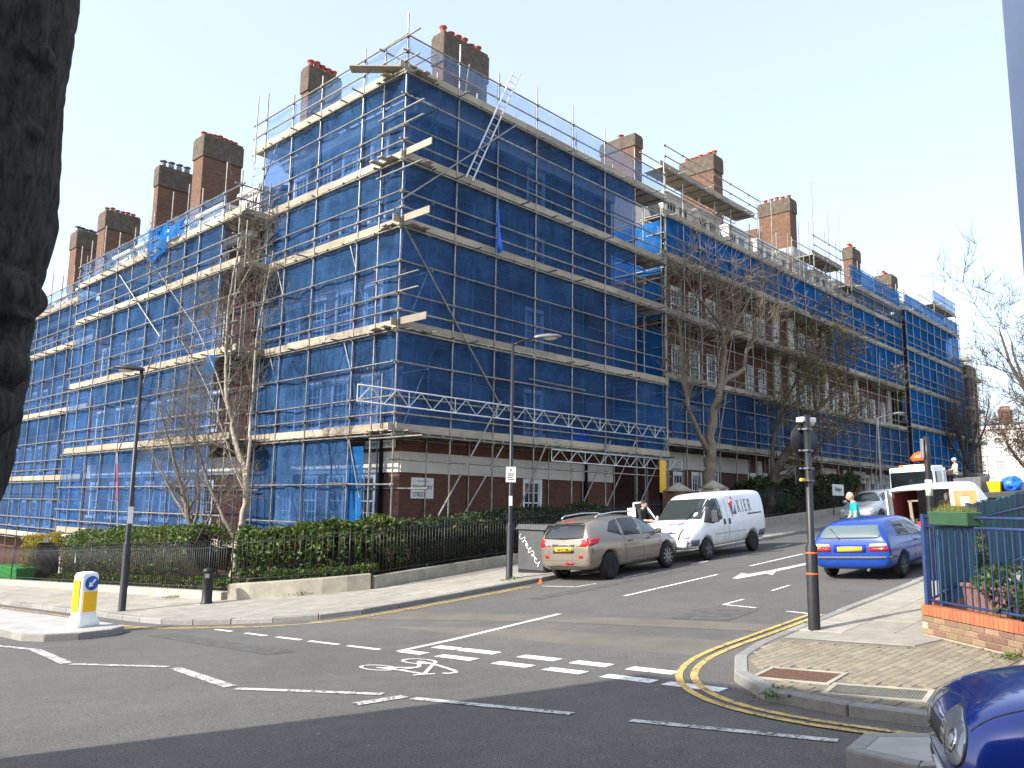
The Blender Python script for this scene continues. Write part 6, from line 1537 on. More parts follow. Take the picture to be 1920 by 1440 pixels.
# open kerb-side door
bm = bmesh.new(); box(bm, 0, .05, 0, -.8, .45, 1.12); box(bm, 0, .05, 0, -.06, 1.12, 1.35)
poly = [(0, 1.12), (-.8, 1.12), (-.8, 1.8), (-.45, 1.8)]
for a, b in zip(poly, poly[1:] + poly[:1]): cyl(bm, (.025, a[0], a[1]), (.025, b[0], b[1]), .03, n=6)
MD = Matrix.Translation((1.12, -.93, 0)) @ Matrix.Rotation(math.radians(14), 4, 'Z')
dd = k.add('open_door', bm, 'van_white', M=MD)
bm = bmesh.new(); bm.faces.new([bm.verts.new((.02, y, z)) for y, z in poly]); k.add('door_glass', bm, 'cglass', parent=dd)
bm = bmesh.new(); box(bm, .04, .12, -.72, -1.0, 1.35, 1.65); bevel(bm, .02, 2); k.add('mirror', bm, 'white_plastic', M=MD)
bm = bmesh.new(); bmesh.ops.create_circle(bm, cap_ends=True, radius=.05, segments=12); 
h = k.cast((6, .55, 1.32), (-1, 0, 0)); k.decal('tax_disc', [(.58 + .06 * math.cos(t), 1.36 + .06 * math.sin(t)) for t in [i * math.pi / 6 for i in range(12)]], 'F', 'white_plastic', .012, .2); bm.free()
# ---- blue hatchback, tail towards us
SA = [(-2.02, .44, .66, .56, .76, .64, .76, .7, .7, .73), (-2.0, .32, .74, .58, .81, .78, .8, .9, .75, .94), (-1.94, .27, .78, .6, .83, .9, .81, 1.06, .71, 1.12), (-1.78, .25, .8, .62, .84, .94, .81, 1.24, .64, 1.31), (-1.5, .24, .81, .62, .845, .94, .815, 1.34, .58, 1.41), (-.9, .23, .82, .62, .85, .92, .82, 1.37, .57, 1.44),
      (-.2, .23, .82, .62, .85, .9, .82, 1.36, .56, 1.43), (.3, .23, .82, .62, .85, .89, .82, 1.28, .56, 1.36), (.7, .23, .82, .62, .85, .88, .81, 1.05, .6, 1.13), (.98, .23, .82, .62, .845, .87, .8, .94, .64, .99), (1.4, .24, .8, .6, .83, .82, .77, .87, .6, .91), (1.8, .26, .74, .54, .77, .72, .71, .77, .56, .8), (1.98, .32, .62, .5, .66, .6, .62, .64, .5, .67), (2.03, .38, .48, .5, .52, .55, .46, .57, .36, .59)]
a = Veh('hatchback_car', 'blue hatchback with yellow rear plate parked tail first by the blue railing', 'car', road_M(19.1, 6.6, True, .97) @ Matrix.Diagonal((1, 1, .89, 1)), SA, 'car_blue', [(-1.27, .29), (1.27, .29)], .34)
a.wheels([(-1.27, .29), (1.27, .29)], .29, .175, .74, 7, 'hub', .66)
a.decal('rear_window', [(-.62, .98), (.62, .98), (.64, 1.06), (.54, 1.28), (-.54, 1.28), (-.64, 1.06)], 'B', 'cglass_l', .006)
a.decal('side_window', [(-.52, .95), (.2, .93), (.2, 1.32), (-.3, 1.35), (-.45, 1.34)], 'R', 'cglass_l', .005, mirror=True)
a.decal('side_window', [(.28, .93), (.78, .92), (.78, .97), (.4, 1.25), (.28, 1.3)], 'R', 'cglass_l', .005, mirror=True)
a.decal('side_window', [(-1.32, .98), (-.6, .95), (-.55, 1.33), (-1.1, 1.32)], 'R', 'cglass', .005, mirror=True)
a.decal('windscreen', [(-.58, 1.0), (.58, 1.0), (.46, 1.3), (-.46, 1.3)], 'F', 'cglass', .005)
a.decal('tail_lamp', [(.4, .69), (.78, .69), (.79, .78), (.41, .78)], 'B', 'red_lamp', .012, .08, mirror=True)
a.decal('tail_lamp_clear', [(.41, .79), (.78, .79), (.75, .87), (.43, .86)], 'B', 'clear_lamp', .012, .08, mirror=True)
a.decal('amber_part', [(.6, .74), (.78, .72), (.78, .78), (.62, .79)], 'B', 'amber_lamp', .017, .1, mirror=False)
a.decal('bumper_strip', [(-.8, .52), (.8, .52), (.8, .57), (-.8, .57)], 'B', 'trim_grey', .02, .12)
a.decal('bumper_side_strip', [(-1.98, .52), (-1.64, .52), (-1.64, .57), (-1.98, .57)], 'R', 'trim_grey', .014, .1, mirror=True)
a.decal('plate_recess', [(-.34, .66), (.34, .66), (.34, .84), (-.34, .84)], 'B', 'car_navy', .003, .2, thick=.004); a.plate('B', 0, .74, '', 'plate_y')
bm = bmesh.new(); cyl(bm, (-2.0, .2, .97), (-1.86, .42, 1.22), .011, n=6); a.add('rear_wiper', bm, 'trim')
for x in (-.56, .22, .84): a.decal('door_gap', [(x, .36), (x + .008, .36), (x + .008, .94), (x, .94)], 'R', 'trim', .003, .1, thick=.004, mirror=True)
for x in (-.44, .36): a.decal('door_handle', [(x, .8), (x + .15, .8), (x + .15, .84), (x, .84)], 'R', 'trim', .02, .2, thick=.02, mirror=True)
a.mirror_(.72, .78, .96, 'trim')
bm = bmesh.new(); cyl(bm, (-1.95, -.35, .27), (-2.06, -.35, .26), .03, n=10); a.add('exhaust', bm, 'trim_grey')
bm = bmesh.new(); cyl(bm, (-1.2, 0, 1.4), (-1.5, 0, 1.62), .005, n=5); a.add('aerial', bm, 'trim')
# ---- silver saloon, nose towards us
p = Veh('saloon_car', 'silver car with open dark grille facing down the side street', 'car', road_M(36.3, 12.95, False, 1.0), [(-x if False else x, *r) for x, *r in [(s[0] * 1.04, *s[1:]) for s in SA]], 'car_silver', [(-1.32, .31), (1.32, .31)], .36)
p.wheels([(-1.32, .31), (1.32, .31)], .31, .19, .75, 8)
p.decal('windscreen', [(-.62, .98), (.62, .98), (.5, 1.33), (-.5, 1.33)], 'F', 'cglass', .005)
p.decal('grille', [(-.42, .42), (.42, .42), (.5, .56), (.44, .6), (-.44, .6), (-.5, .56)], 'F', 'trim', .006, .1)
p.decal('badge', [(-.06, .7), (.06, .7), (.04, .76), (-.04, .76)], 'F', 'trim', .01, .1)
p.decal('headlamp', [(.42, .62), (.66, .62), (.7, .76), (.52, .74)], 'F', 'clear_lamp', .012, .06, mirror=True)
p.plate('F', 0, .5, '', 'plate_w')
p.decal('side_window', [(-.5, .95), (.7, .93), (.72, .97), (.4, 1.26), (-.2, 1.35), (-.5, 1.34)], 'L', 'cglass', .005, mirror=True); p.mirror_(.72, .78, .96, 'car_silver')
# ---- deep blue car close by: same body, larger nose detail
SN = [(s[0] * .97, *s[1:]) for s in SA]; NF = lambda x: .1 * max(0, min(1, (x - .9) / .7))
NA = math.radians(113); NS = .88; hr_ = ray(1795, 1385); HL = hr_ * ((.59 - EYE) / hr_.z); HL = Vector((HL.x, HL.y)); hd_ = Vector((math.cos(NA), math.sin(NA))); lf_ = Vector((-hd_.y, hd_.x)); NC = HL - hd_ * 1.95 * NS - lf_ * .52 * NS; NEARM = gframe(NC.x, NC.y, NA) @ Matrix.Scale(NS, 4)
n_ = Veh('near_car', 'glossy deep blue car with clear round-cornered headlamp, only its nose showing', 'car', NEARM, [(x, zb, wb, zm + NF(x) * .8, wm, zs + .02 + NF(x), ws, zr + .05 + NF(x), wr, zt + .05 + NF(x)) for x, zb, wb, zm, wm, zs, ws, zr, wr, zt in SN], 'car_navy', [(-1.25, .29), (1.25, .29)], .34, sub=3)
n_.wheels([(-1.25, .29), (1.25, .29)], .29, .175, .74, 7, 'hub')
n_.decal('windscreen', [(-.58, 1.06), (.58, 1.06), (.46, 1.36), (-.46, 1.36)], 'F', 'cglass', .005)
# corner lamps seen along the diagonal: sideways coordinate runs from the nose to the flank
LV = math.radians(38)
def lamp(name, P, mat, off, **k): n_.decal(name, P, LV, mat, off, .02, mirror=True, **k)
hlp = [(-.74, .60), (-.70, .54), (-.52, .51), (-.42, .54), (-.395, .62), (-.43, .70), (-.55, .755), (-.68, .765), (-.735, .71)]
hlp = [(x, z + .1) for x, z in hlp]
hc = sum(p[0] for p in hlp) / len(hlp)
# centre the lamp on the corner
cx_ = None
for i in range(200):
    s_ = -1.3 + i * .01; sx_ = Vector((-math.sin(LV), math.cos(LV), 0)); h_ = n_.cast(sx_ * s_ + Vector((0, 0, .72)) + Vector((math.cos(LV), math.sin(LV), 0)) * 6, (-math.cos(LV), -math.sin(LV), 0))
    if h_[0] is not None and .42 < h_[0].y < .6: cx_ = s_; break
cx_ = cx_ if cx_ is not None else -.6
hlp = [(x - hc + cx_, z) for x, z in hlp]; h3 = [Vector(p) for p in hlp]; hlp = [tuple(q) for q in catmull(h3[-2:] + h3 + h3[:2], 4)[8:8 + 4 * len(h3)]]
lamp('lamp_gasket', [(cx_ + (x - cx_) * 1.05, .735 + (z - .735) * 1.07) for x, z in hlp], 'trim', .003)
lamp('headlamp', hlp, 'lamp_glass', .007)
lamp('headlamp_lens', [(cx_ + .05 + .055 * math.cos(t), .73 + .06 * math.sin(t)) for t in [i * math.pi / 10 for i in range(20)]], 'chrome', .010)
lamp('headlamp_lens', [(cx_ + .05 + .03 * math.cos(t), .73 + .032 * math.sin(t)) for t in [i * math.pi / 10 for i in range(20)]], 'clear_lamp', .013)
lamp('lamp_divider', [(cx_ - .05, .63), (cx_ - .042, .63), (cx_ - .06, .855), (cx_ - .068, .855)], 'grey_metal', .010)
n_.decal('bonnet_gap', [(.98, .66), (1.85, .58), (1.85, .588), (.98, .668)], 'T', 'trim', .003, .05, thick=.004, mirror=True)
n_.decal('wing_gap', [(1.62, .36), (1.628, .36), (1.66, .56), (1.652, .56)], 'L', 'trim', .003, .03, thick=.004, mirror=True)
n_.decal('bumper_gap', [(-.72, .535), (.72, .535), (.72, .543), (-.72, .543)], 'F', 'trim', .003, .05, thick=.004)
n_.decal('grille', [(-.3, .66), (.3, .66), (.3, .76), (-.3, .76)], 'F', 'trim', .008, .08); n_.plate('F', 0, .42, '', 'plate_w')
n_.decal('bumper_strip', [(-.66, .44), (-.3, .42), (-.3, .46), (-.66, .49)], 'F', 'trim', .01, .06, mirror=True)
n_.decal('side_window', [(-.5, 1.0), (.7, .98), (.72, 1.02), (.4, 1.3), (-.2, 1.38), (-.5, 1.38)], 'L', 'cglass', .005, mirror=True); None
# ---- white van with its rear doors swung open
VO = Veh('open_van', 'white van seen from behind with both rear doors open and red tools inside', 'van', road_M(27.1, 7.45, True, 1.0) @ Matrix.Diagonal((1, 1, .87, 1)), [(x, zb, wb, zm, wm, zs, ws, zr, wr, zt) for x, zb, wb, zm, wm, zs, ws, zr, wr, zt in SV], 'van_white', [(-1.45, .33), (1.42, .33)], .385, cut=(-3, .2, -.78, .78, .55, 1.82))
VO.wheels([(-1.45, .33), (1.42, .33)], .33, .2, .86, 5, 'hub', .6)
MAT['ply'] = plain('plywood', (.5, .26, .1), .7, var=.15, scale=4); MAT['darkred'] = plain('dark_red_lining', (.16, .025, .02), .7, var=.3, scale=6)
for sd_, ang in ((1, 62), (-1, -168)):
    MDo = Matrix.Translation((-2.4, sd_ * .84, 0)) @ Matrix.Rotation(math.radians(ang), 4, 'Z') if sd_ == 1 else Matrix.Translation((-2.42, -.84, 0)) @ Matrix.Rotation(math.radians(-80), 4, 'Z')
    bm = bmesh.new()
    if sd_ == 1: box(bm, -.78, 0, 0, .05, .5, 1.85)
    else: box(bm, 0, .8, -.05, 0, .5, 1.85)
    bevel(bm, .02, 2); do = VO.add('rear_door', bm, 'van_white', M=Matrix.Translation((-2.4, .86, 0)) @ Matrix.Rotation(math.radians(18), 4, 'Z') if sd_ == 1 else Matrix.Translation((-2.42, -.88, 0)) @ Matrix.Rotation(math.radians(-115), 4, 'Z'))
    bm = bmesh.new()
    if sd_ == 1: box(bm, -.72, -.05, -.012, .0, .6, 1.75)
    else: box(bm, .05, .75, -.062, -.05, .6, 1.75)
    VO.add('plywood_lining', bm, 'ply', parent=do)
    if sd_ == -1: bm = bmesh.new(); box(bm, .25, .52, -.07, -.063, 1.1, 1.55); VO.add('notice', bm, 'sign_white', parent=do)
bm = bmesh.new(); box(bm, -2.3, -.3, -.77, -.72, .6, 1.75); VO.add('lining', bm, 'darkred'); bm = bmesh.new(); box(bm, -2.3, -.3, .72, .77, .6, 1.75); VO.add('lining', bm, 'darkred')
bm = bmesh.new(); box(bm, -1.9, -.4, -.7, -.35, 1.05, 1.1); box(bm, -1.9, -.4, -.7, -.35, 1.4, 1.44); VO.add('shelf', bm, 'trim_grey')
rr = random.Random(5)
for i in range(9):
    bm = bmesh.new(); x = -1.8 + .16 * i; z = 1.1 if i % 2 else 1.44; h_ = rr.uniform(.1, .25); lathe(bm, [(.06, 0), (.06, h_), (.02, h_ + .04), (0, h_ + .04)], 10)
    VO.add('tool_tub', bm, rr.choice(['red_print', 'orange', 'white_plastic', 'trim']), M=Matrix.Translation((x, -.52, z)))
bm = bmesh.new(); box(bm, -2.2, -2.14, .3, .38, .55, 1.5); box(bm, -2.2, -2.1, .12, .4, 1.45, 1.5); VO.add('trestle', bm, 'board', M=Matrix.Rotation(.0, 4, 'Z'))
bm = bmesh.new(); box(bm, -2.1, -1.85, .05, .25, .55, .8); VO.add('red_toolbox', bm, 'red_print')
bm = bmesh.new(); box(bm, -1.9, -.8, -.3, .6, .55, .85); VO.add('sacks', bm, 'trim')
# ---- lorry with cab, crane grab and flat bed
tk = thing('tipper_lorry', M=road_M(44, 12.5, False, .9), label='white flatbed lorry with roof beacon bar and orange crane grab parked uphill', cat='lorry')
def tp(name, bm, mat, smooth=False, parent=None): return part(name, bm, MAT[mat], parent or tk, smooth, world=False)
bm = bmesh.new(); vs = box(bm, 2.6, 4.2, -1.15, 1.15, .55, 2.55)
for v in vs:
    if v.co.x > 4 and v.co.z > 2: v.co.x -= .18; v.co.y *= .95
bevel(bm, .1, 3); cabo = tp('cab', bm, 'van_white', True)
bm = bmesh.new(); vs = box(bm, 4.08, 4.17, -1.02, 1.02, 1.5, 2.3)
for v in vs:
    if v.co.z > 2: v.co.x -= .1
tp('windscreen', bm, 'cglass', False, cabo)
bm = bmesh.new(); box(bm, 3.1, 3.95, 1.13, 1.17, 1.5, 2.25); tp('side_window', bm, 'cglass', False, cabo)
bm = bmesh.new(); box(bm, 4.19, 4.23, -.9, .9, .75, 1.25); tp('grille', bm, 'trim', False, cabo)
bm = bmesh.new(); box(bm, 3.4, 3.6, -.5, .5, 2.56, 2.66); bevel(bm, .03, 2); tp('light_bar', bm, 'white_plastic')
for y in (-.6, .6): bm = bmesh.new(); box(bm, 3.4, 3.6, y - .1, y + .1, 2.56, 2.67); tp('beacon', bm, 'amber_lamp')
bm = bmesh.new(); box(bm, -3.6, 2.4, -1.2, 1.2, .75, .95); tp('bed', bm, 'trim')
bm = bmesh.new(); box(bm, 2.3, 2.38, -1.15, 1.15, .95, 2.4); tp('headboard', bm, 'van_white')
for x in (-2.4, 3.3):
    for sd_ in (1, -1): bm = bmesh.new(); lathe(bm, [(0, -.12), (.42, -.12), (.45, -.08), (.45, .08), (.42, .12), (0, .12)], 20, M=Matrix.Translation((x, sd_ * 1.0, .45)) @ RX); tp('wheel', bm, 'tyre')
bm = bmesh.new(); path_tube(bm, [(1.9, 0, .95), (1.9, 0, 2.6), (2.2, 0, 2.95), (2.8, .1, 2.9)], [.14, .13, .11, .09], 8); tp('crane_arm', bm, 'trim')
bm = bmesh.new(); bmesh.ops.create_icosphere(bm, subdivisions=2, radius=1)
for v in bm.verts: v.co = Vector((2.9 + v.co.x * .3, .1 + v.co.y * .42, 3.0 + max(v.co.z, -.4) * .3)) + noise.noise_vector(v.co * 3) * .08
tp('crane_grab', bm, 'orange')
# ---- flatbed trailer with site materials
fb = thing('flatbed_trailer', M=road_M(37.5, 8.2, True, 1.0), label='low dark flatbed trailer loaded with bins beyond the open van', cat='trailer')
bm = bmesh.new(); box(bm, -3.5, 3.5, -1.1, 1.1, .95, 1.1); part('bed', bm, MAT['trim'], fb, world=False)
for x in (-1.4, -.4):
    for sd_ in (1, -1): bm = bmesh.new(); lathe(bm, [(0, -.11), (.4, -.11), (.43, -.07), (.43, .07), (.4, .11), (0, .11)], 20, M=Matrix.Translation((x, sd_ * .95, .42)) @ RX); part('wheel', bm, MAT['tyre'], fb, world=False)
bm = bmesh.new(); box(bm, -3.4, 3.4, -.9, .9, .75, .95); part('chassis', bm, MAT['black'], fb, world=False)
MF = WM(fb)
def load(name, label, cat, bm, mat, off, smooth=False):
    b = MF @ Vector(off); r = thing(name, b, label, cat); part('body', bm, MAT[mat], r, smooth, M=MF @ Matrix.Translation(off)); return r
bm = bmesh.new(); vs = box(bm, -.7, .7, -.5, .5, 0, .6)
for v in vs:
    if v.co.z < .1: v.co.x *= .8; v.co.y *= .8
load('grey_bin', 'grey plastic tub on the trailer next to the yellow bin', 'tub', bm, 'grey_metal', (-1.0, .85, 1.1))
bm = bmesh.new(); vs = box(bm, -.27, .27, -.24, .24, 0, .4)
for v in vs:
    if v.co.z < .1: v.co.x *= .75; v.co.y *= .75
load('yellow_bin', 'yellow plastic bin on the trailer between grey tub and blue sack', 'bin', bm, 'yellow_sign', (-1.2, .0, 1.1))
bm = bmesh.new(); bmesh.ops.create_icosphere(bm, subdivisions=3, radius=1)
for v in bm.verts: v.co = Vector((v.co.x * .3, v.co.y * .36, .28 + v.co.z * .3)) + noise.noise_vector(v.co * 2.2) * .12
load('blue_sack', 'large crumpled blue sack on the trailer', 'sack', bm, 'tarp', (-1.0, -.5, 1.08), True)
# pale car on the forecourt beyond the railing
g_ = Veh('parked_car', 'pale blue car parked behind the blue railing', 'car', gframe(26.5, 3.3, math.radians(180)), SA, 'car_pale', [(-1.27, .29), (1.27, .29)], .34)
g_.wheels([(-1.27, .29), (1.27, .29)], .29, .175, .74, 7, 'hub'); g_.decal('windscreen', [(-.58, 1.0), (.58, 1.0), (.46, 1.3), (-.46, 1.3)], 'F', 'cglass', .005)
g_.decal('side_window', [(-.5, .95), (.7, .93), (.4, 1.26), (-.2, 1.35), (-.5, 1.34)], 'L', 'cglass', .005, mirror=True); g_.decal('headlamp', [(.42, .62), (.66, .62), (.7, .74), (.52, .72)], 'F', 'clear_lamp', .012, .06, mirror=True)
# ================================================================== corner garden on the right
def GR(u, v): return G(u, v) + KH
C0 = Vector((11.36, 3.44)); C1 = Vector((9.2, .7)); C2 = Vector((19.5, 3.42))
MAT['gbrick'] = rand_col('garden_brick', (.25, .155, .1), .85, .28, .03, 0, 30, .2); MAT['obrick'] = rand_col('orange_coping_brick', (.42, .14, .065), .8, .16, .012, 0, 30, .15)
MAT['mortar'] = plain('mortar', (.42, .36, .25), .9, var=.15, scale=30, bump=.3)
gw = thing('brick_garden_wall', GP(C0.x, C0.y, KH), 'low brick garden wall with orange soldier course under the blue railing', 'wall')
bm = bmesh.new(); box(bm, -.109, .109, -.051, .051, -.0325, .0325); bevel(bm, .004, 1); BR = bm2mesh(bm, 'brick', MAT['gbrick'])
bm = bmesh.new(); box(bm, -.034, .034, -.112, .112, -.06, .06); bevel(bm, .005, 1); SO = bm2mesh(bm, 'coping_brick', MAT['obrick'])
def brick_run(a, b, n_course=4, vis=4.2):
    d = (b - a).normalized(); L = min((b - a).length, vis) if vis else (b - a).length; ang = math.atan2(d.y, d.x); nrm = Vector((-d.y, d.x))
    V = []; 
    for s in (0, L):
        for o in (-.1, .1):
            q = a + d * s + nrm * o
            for z in (-.2, .22): V.append((q.x, q.y, G(q.x, q.y) + KH + z))
    pyd('mortar_core', V, [(0, 1, 5, 4), (2, 6, 7, 3), (0, 2, 3, 1), (4, 5, 7, 6), (1, 3, 7, 5), (0, 4, 6, 2)], MAT['mortar'], gw)
    for j in range(n_course):
        k = 0; s = .11 * (j % 2)
        while s + .11 < L:
            q = a + d * (s + .11); z = G(q.x, q.y) + KH + .036 + .075 * j
            sl = (G(q.x + d.x * .1, q.y + d.y * .1) - G(q.x - d.x * .1, q.y - d.y * .1)) / .2
            for sd_ in (1, -1):
                mobj('brick', BR, gw, Matrix.Translation((q.x + nrm.x * .062 * sd_, q.y + nrm.y * .062 * sd_, z)) @ Matrix.Rotation(ang, 4, 'Z') @ Matrix.Rotation(-math.atan(sl), 4, 'Y'))
            s += .225
    s = .036
    while s < L:
        q = a + d * s; mobj('coping_brick', SO, gw, Matrix.Translation((q.x, q.y, G(q.x, q.y) + KH + .036 + .075 * n_course + .025)) @ Matrix.Rotation(ang, 4, 'Z')); s += .0745
brick_run(C0, C1, 3); brick_run(C0 + Vector((.15, .0)), C2, 3, 2.6)
WT = .036 + .225 + .085
br = thing('blue_railing', GP(C0.x, C0.y, KH + WT), 'blue painted metal railing on the brick garden wall at the corner', 'railing')
def blue_run(a, b, n):
    d = b - a
    bm = bmesh.new(); box(bm, -.007, .007, -.007, .007, 0, .95); me = bm2mesh(bm, 'bar', MAT['blue_metal'])
    for i in range(1, n):
        q = a + d * i / n; mobj('bar', me, br, Matrix.Translation((q.x, q.y, G(q.x, q.y) + KH + WT + .04)) @ Matrix.Rotation(.9, 4, 'Z'))
    for z in (.06, .98, 1.1):
        bm = bmesh.new(); cyl(bm, GP(a.x, a.y, KH + WT + z), GP(b.x, b.y, KH + WT + z), .016, n=6); part('rail', bm, MAT['blue_metal'], br)
blue_run(C0, C1, 30); blue_run(C0, C2, 62)
for q in (C0, C1, C2, C0.lerp(C2, .5)): bm = bmesh.new(); box(bm, -.03, .03, -.03, .03, -.02, 1.14); part('post', bm, MAT['blue_metal'], br, M=Matrix.Translation(GP(q.x, q.y, KH + WT)) @ Matrix.Rotation(.9, 4, 'Z'))
# ground inside
V = [(x, y, G(x, y) + KH + .1) for x, y in ((11.4, 3.4), (9.3, .7), (9.3, -8), (24, -8), (24, 3.4))]; tag(pyd('garden_soil', V, [(0, 1, 2, 3, 4)], MAT['soil']), kind='structure')
V = [(x, y, G(x, y) + .012) for y in (-20, 4.9) for x in range(20, 60, 2)]; n = 20; tag(pyd('forecourt', V, [(i, i + 1, n + i + 1, n + i) for i in range(n - 1)], MAT['asphalt']), kind='structure')
# blue-green boarded fence at the back
MAT['teal_board'] = rand_col('teal_painted_board', (.018, .09, .115), .6, .4, .03, 0, 8, .2)
tf = thing('board_fence', GP(12, 3.33, KH), 'weathered teal boarded screen inside the blue railing', 'fence')
bm = bmesh.new(); box(bm, -.012, .012, -.068, .068, 0, 1.22); TB = bm2mesh(bm, 'board', MAT['teal_board'])
for i in range(58):
    mobj('board', TB, tf, Matrix.Translation(GP(11.55 + .14 * i, 3.33, KH + .3 + R.uniform(-.02, .02))) @ Matrix.Rotation(math.pi / 2 + R.uniform(-.06, .06), 4, 'Z'))
for z in (.5, 1.3): bm = bmesh.new(); cyl(bm, GP(11.5, 3.29, KH + z), GP(19.6, 3.29, KH + z), .02, n=6); part('rail', bm, MAT['blue_metal'], tf)
# far blue railing with square post
b2 = thing('blue_railing', GP(20.3, 2.2, KH), 'second blue railing with white capped square post farther back', 'railing')
for i in range(40):
    u = 19.6 + .02 * i; v = 3.3 - .14 * i; bm = bmesh.new()
    if i == 0: bb = bmesh.new(); box(bb, -.008, .008, -.008, .008, .1, 1.45); B2 = bm2mesh(bb, 'bar', MAT['blue_metal'])
    mobj('bar', B2, b2, Matrix.Translation(GP(u, v, KH))); bm.free()
for z in (.2, 1.4): bm = bmesh.new(); cyl(bm, GP(19.6, 3.3, KH + z), GP(20.4, -2.2, KH + z), .022, n=6); part('rail', bm, MAT['blue_metal'], b2)
bm = bmesh.new(); box(bm, -.1, .1, -.1, .1, 0, 1.65); part('square_post', bm, MAT['grey_metal'], b2, M=Matrix.Translation(GP(19.75, 3.35, KH)))
bm = bmesh.new(); cyl(bm, (0, 0, 1.65), (0, 0, 1.75), .16, .02, n=4); part('post_cap', bm, MAT['white_plastic'], b2, M=Matrix.Translation(GP(19.75, 3.35, KH)) @ Matrix.Rotation(.78, 4, 'Z'))
# planter box on the railing with grasses
pc = C0.lerp(C1, .17); d = (C1 - C0).normalized(); ang = math.atan2(d.y, d.x); zt = G(pc.x, pc.y) + KH + WT + 1.0
MAT['green_plastic'] = plain('green_plastic', (.04, .1, .05), .5, var=.15)
px_ = thing('planter_box', (pc.x, pc.y, zt), 'dark green planter box on top of the blue railing', 'planter')
MX = Matrix.Translation((pc.x, pc.y, zt)) @ Matrix.Rotation(ang, 4, 'Z')
bm = bmesh.new(); vs = box(bm, -.36, .36, -.12, .1, 0, .17)
for v in vs:
    if v.co.z < .05: v.co.x *= .94; v.co.y *= .8
bevel(bm, .012, 1); part('trough', bm, MAT['green_plastic'], px_, M=MX)
gp_ = thing('grass_plant', (pc.x, pc.y, zt + .15), 'yellowish grassy plant growing in the green planter box', 'plant'); rr = random.Random(9); bm = bmesh.new()
for i in range(420):
    x = rr.uniform(-.34, .3); y = rr.uniform(-.09, .07); h = rr.uniform(.04, .16) * (1.2 - abs(x) * 1.6); dx, dy = rr.gauss(0, .05), rr.gauss(0, .04); w_ = .004
    a_, b_, c_ = bm.verts.new((x - w_, y, .15)), bm.verts.new((x + w_, y, .15)), bm.verts.new((x + dx, y + dy, .15 + h)); bm.faces.new((a_, b_, c_))
part('blades', bm, MAT['grass'], gp_, M=MX)
# pots and plants inside
def pot(name, u, v, w_, dp, h, label, ang=.9):
    r = thing(name, GP(u, v, KH + .1), label, 'planter'); bm = bmesh.new(); vs = box(bm, -w_ / 2, w_ / 2, -dp / 2, dp / 2, -.05, h)
    for q in vs:
        if q.co.z < 0: q.co.x *= .88; q.co.y *= .85
    box(bm, -w_ / 2 - .02, w_ / 2 + .02, -dp / 2 - .02, dp / 2 + .02, h, h + .05); bevel(bm, .008, 1); part('trough', bm, MAT['terracotta_dull'], r, M=Matrix.Translation(GP(u, v, KH + .1)) @ Matrix.Rotation(ang, 4, 'Z')); return r
MAT['terracotta_dull'] = plain('weathered_terracotta', (.22, .11, .075), .8, var=.3, scale=9, bump=.2)
pot('terracotta_trough', 11.6, 2.75, .75, .3, .42, 'long weathered terracotta trough behind the blue railing'); pot('terracotta_pot', 11.25, 2.1, .4, .36, .4, 'square terracotta pot half hidden by leaves behind the blue railing')
def bush(name, u, v, z0, rx, rz, n, mat, label, size=.035, seed=1, cone=False):
    r = thing(name, GP(u, v, z0), label, 'plant'); rd = random.Random(seed); bm = bmesh.new(); P = []
    for _ in range(n):
        t = rd.uniform(0, 6.28); zz = rd.random(); rad = rx * math.sqrt(rd.random()) * ((1 - zz) if cone else math.sqrt(max(0, 1 - (2 * zz - 1) ** 2)) + .15); P.append(GP(u + rad * math.cos(t), v + rad * math.sin(t), z0 + zz * rz))
    leaves(bm, P, size, rd); part('foliage', bm, MAT[mat], r)
    bm = bmesh.new()
    for _ in range(10): t = rd.uniform(0, 6.28); cyl(bm, GP(u, v, z0 - .05), GP(u + rx * .6 * math.cos(t), v + rx * .6 * math.sin(t), z0 + rz * rd.uniform(.5, .9)), .006, .003, n=4, caps=False)
    part('stems', bm, MAT['bark'], r); return r
bush('conifer_shrub', 12.0, 2.95, .5, .16, .95, 900, 'leaf', 'narrow upright green conifer behind the blue railing', .03, 1, True)
bush('leafy_plant', 11.5, 2.6, .55, .34, .4, 420, 'leaf', 'leafy green plant in the terracotta trough', .045, 2)
bush('leafy_plant', 10.95, 1.9, .5, .38, .75, 520, 'leaf', 'taller leafy plant beside the white rounded pot', .05, 3)
bush('leafy_plant', 10.7, 2.2, .42, .3, .3, 250, 'leaf_dark', 'sprawling dark leaves on the coping of the brick wall', .05, 4)
wp = thing('white_pot', GP(11.6, 1.75, KH + .1), 'large white rounded pot behind the blue railing', 'pot'); bm = bmesh.new(); lathe(bm, [(.18, 0), (.3, .15), (.34, .4), (.3, .62), (.2, .75), (.17, .74), (.2, .6)], 24); part('pot', bm, MAT['white_plastic'], wp, M=Matrix.Translation(GP(11.6, 1.75, KH + .1)))
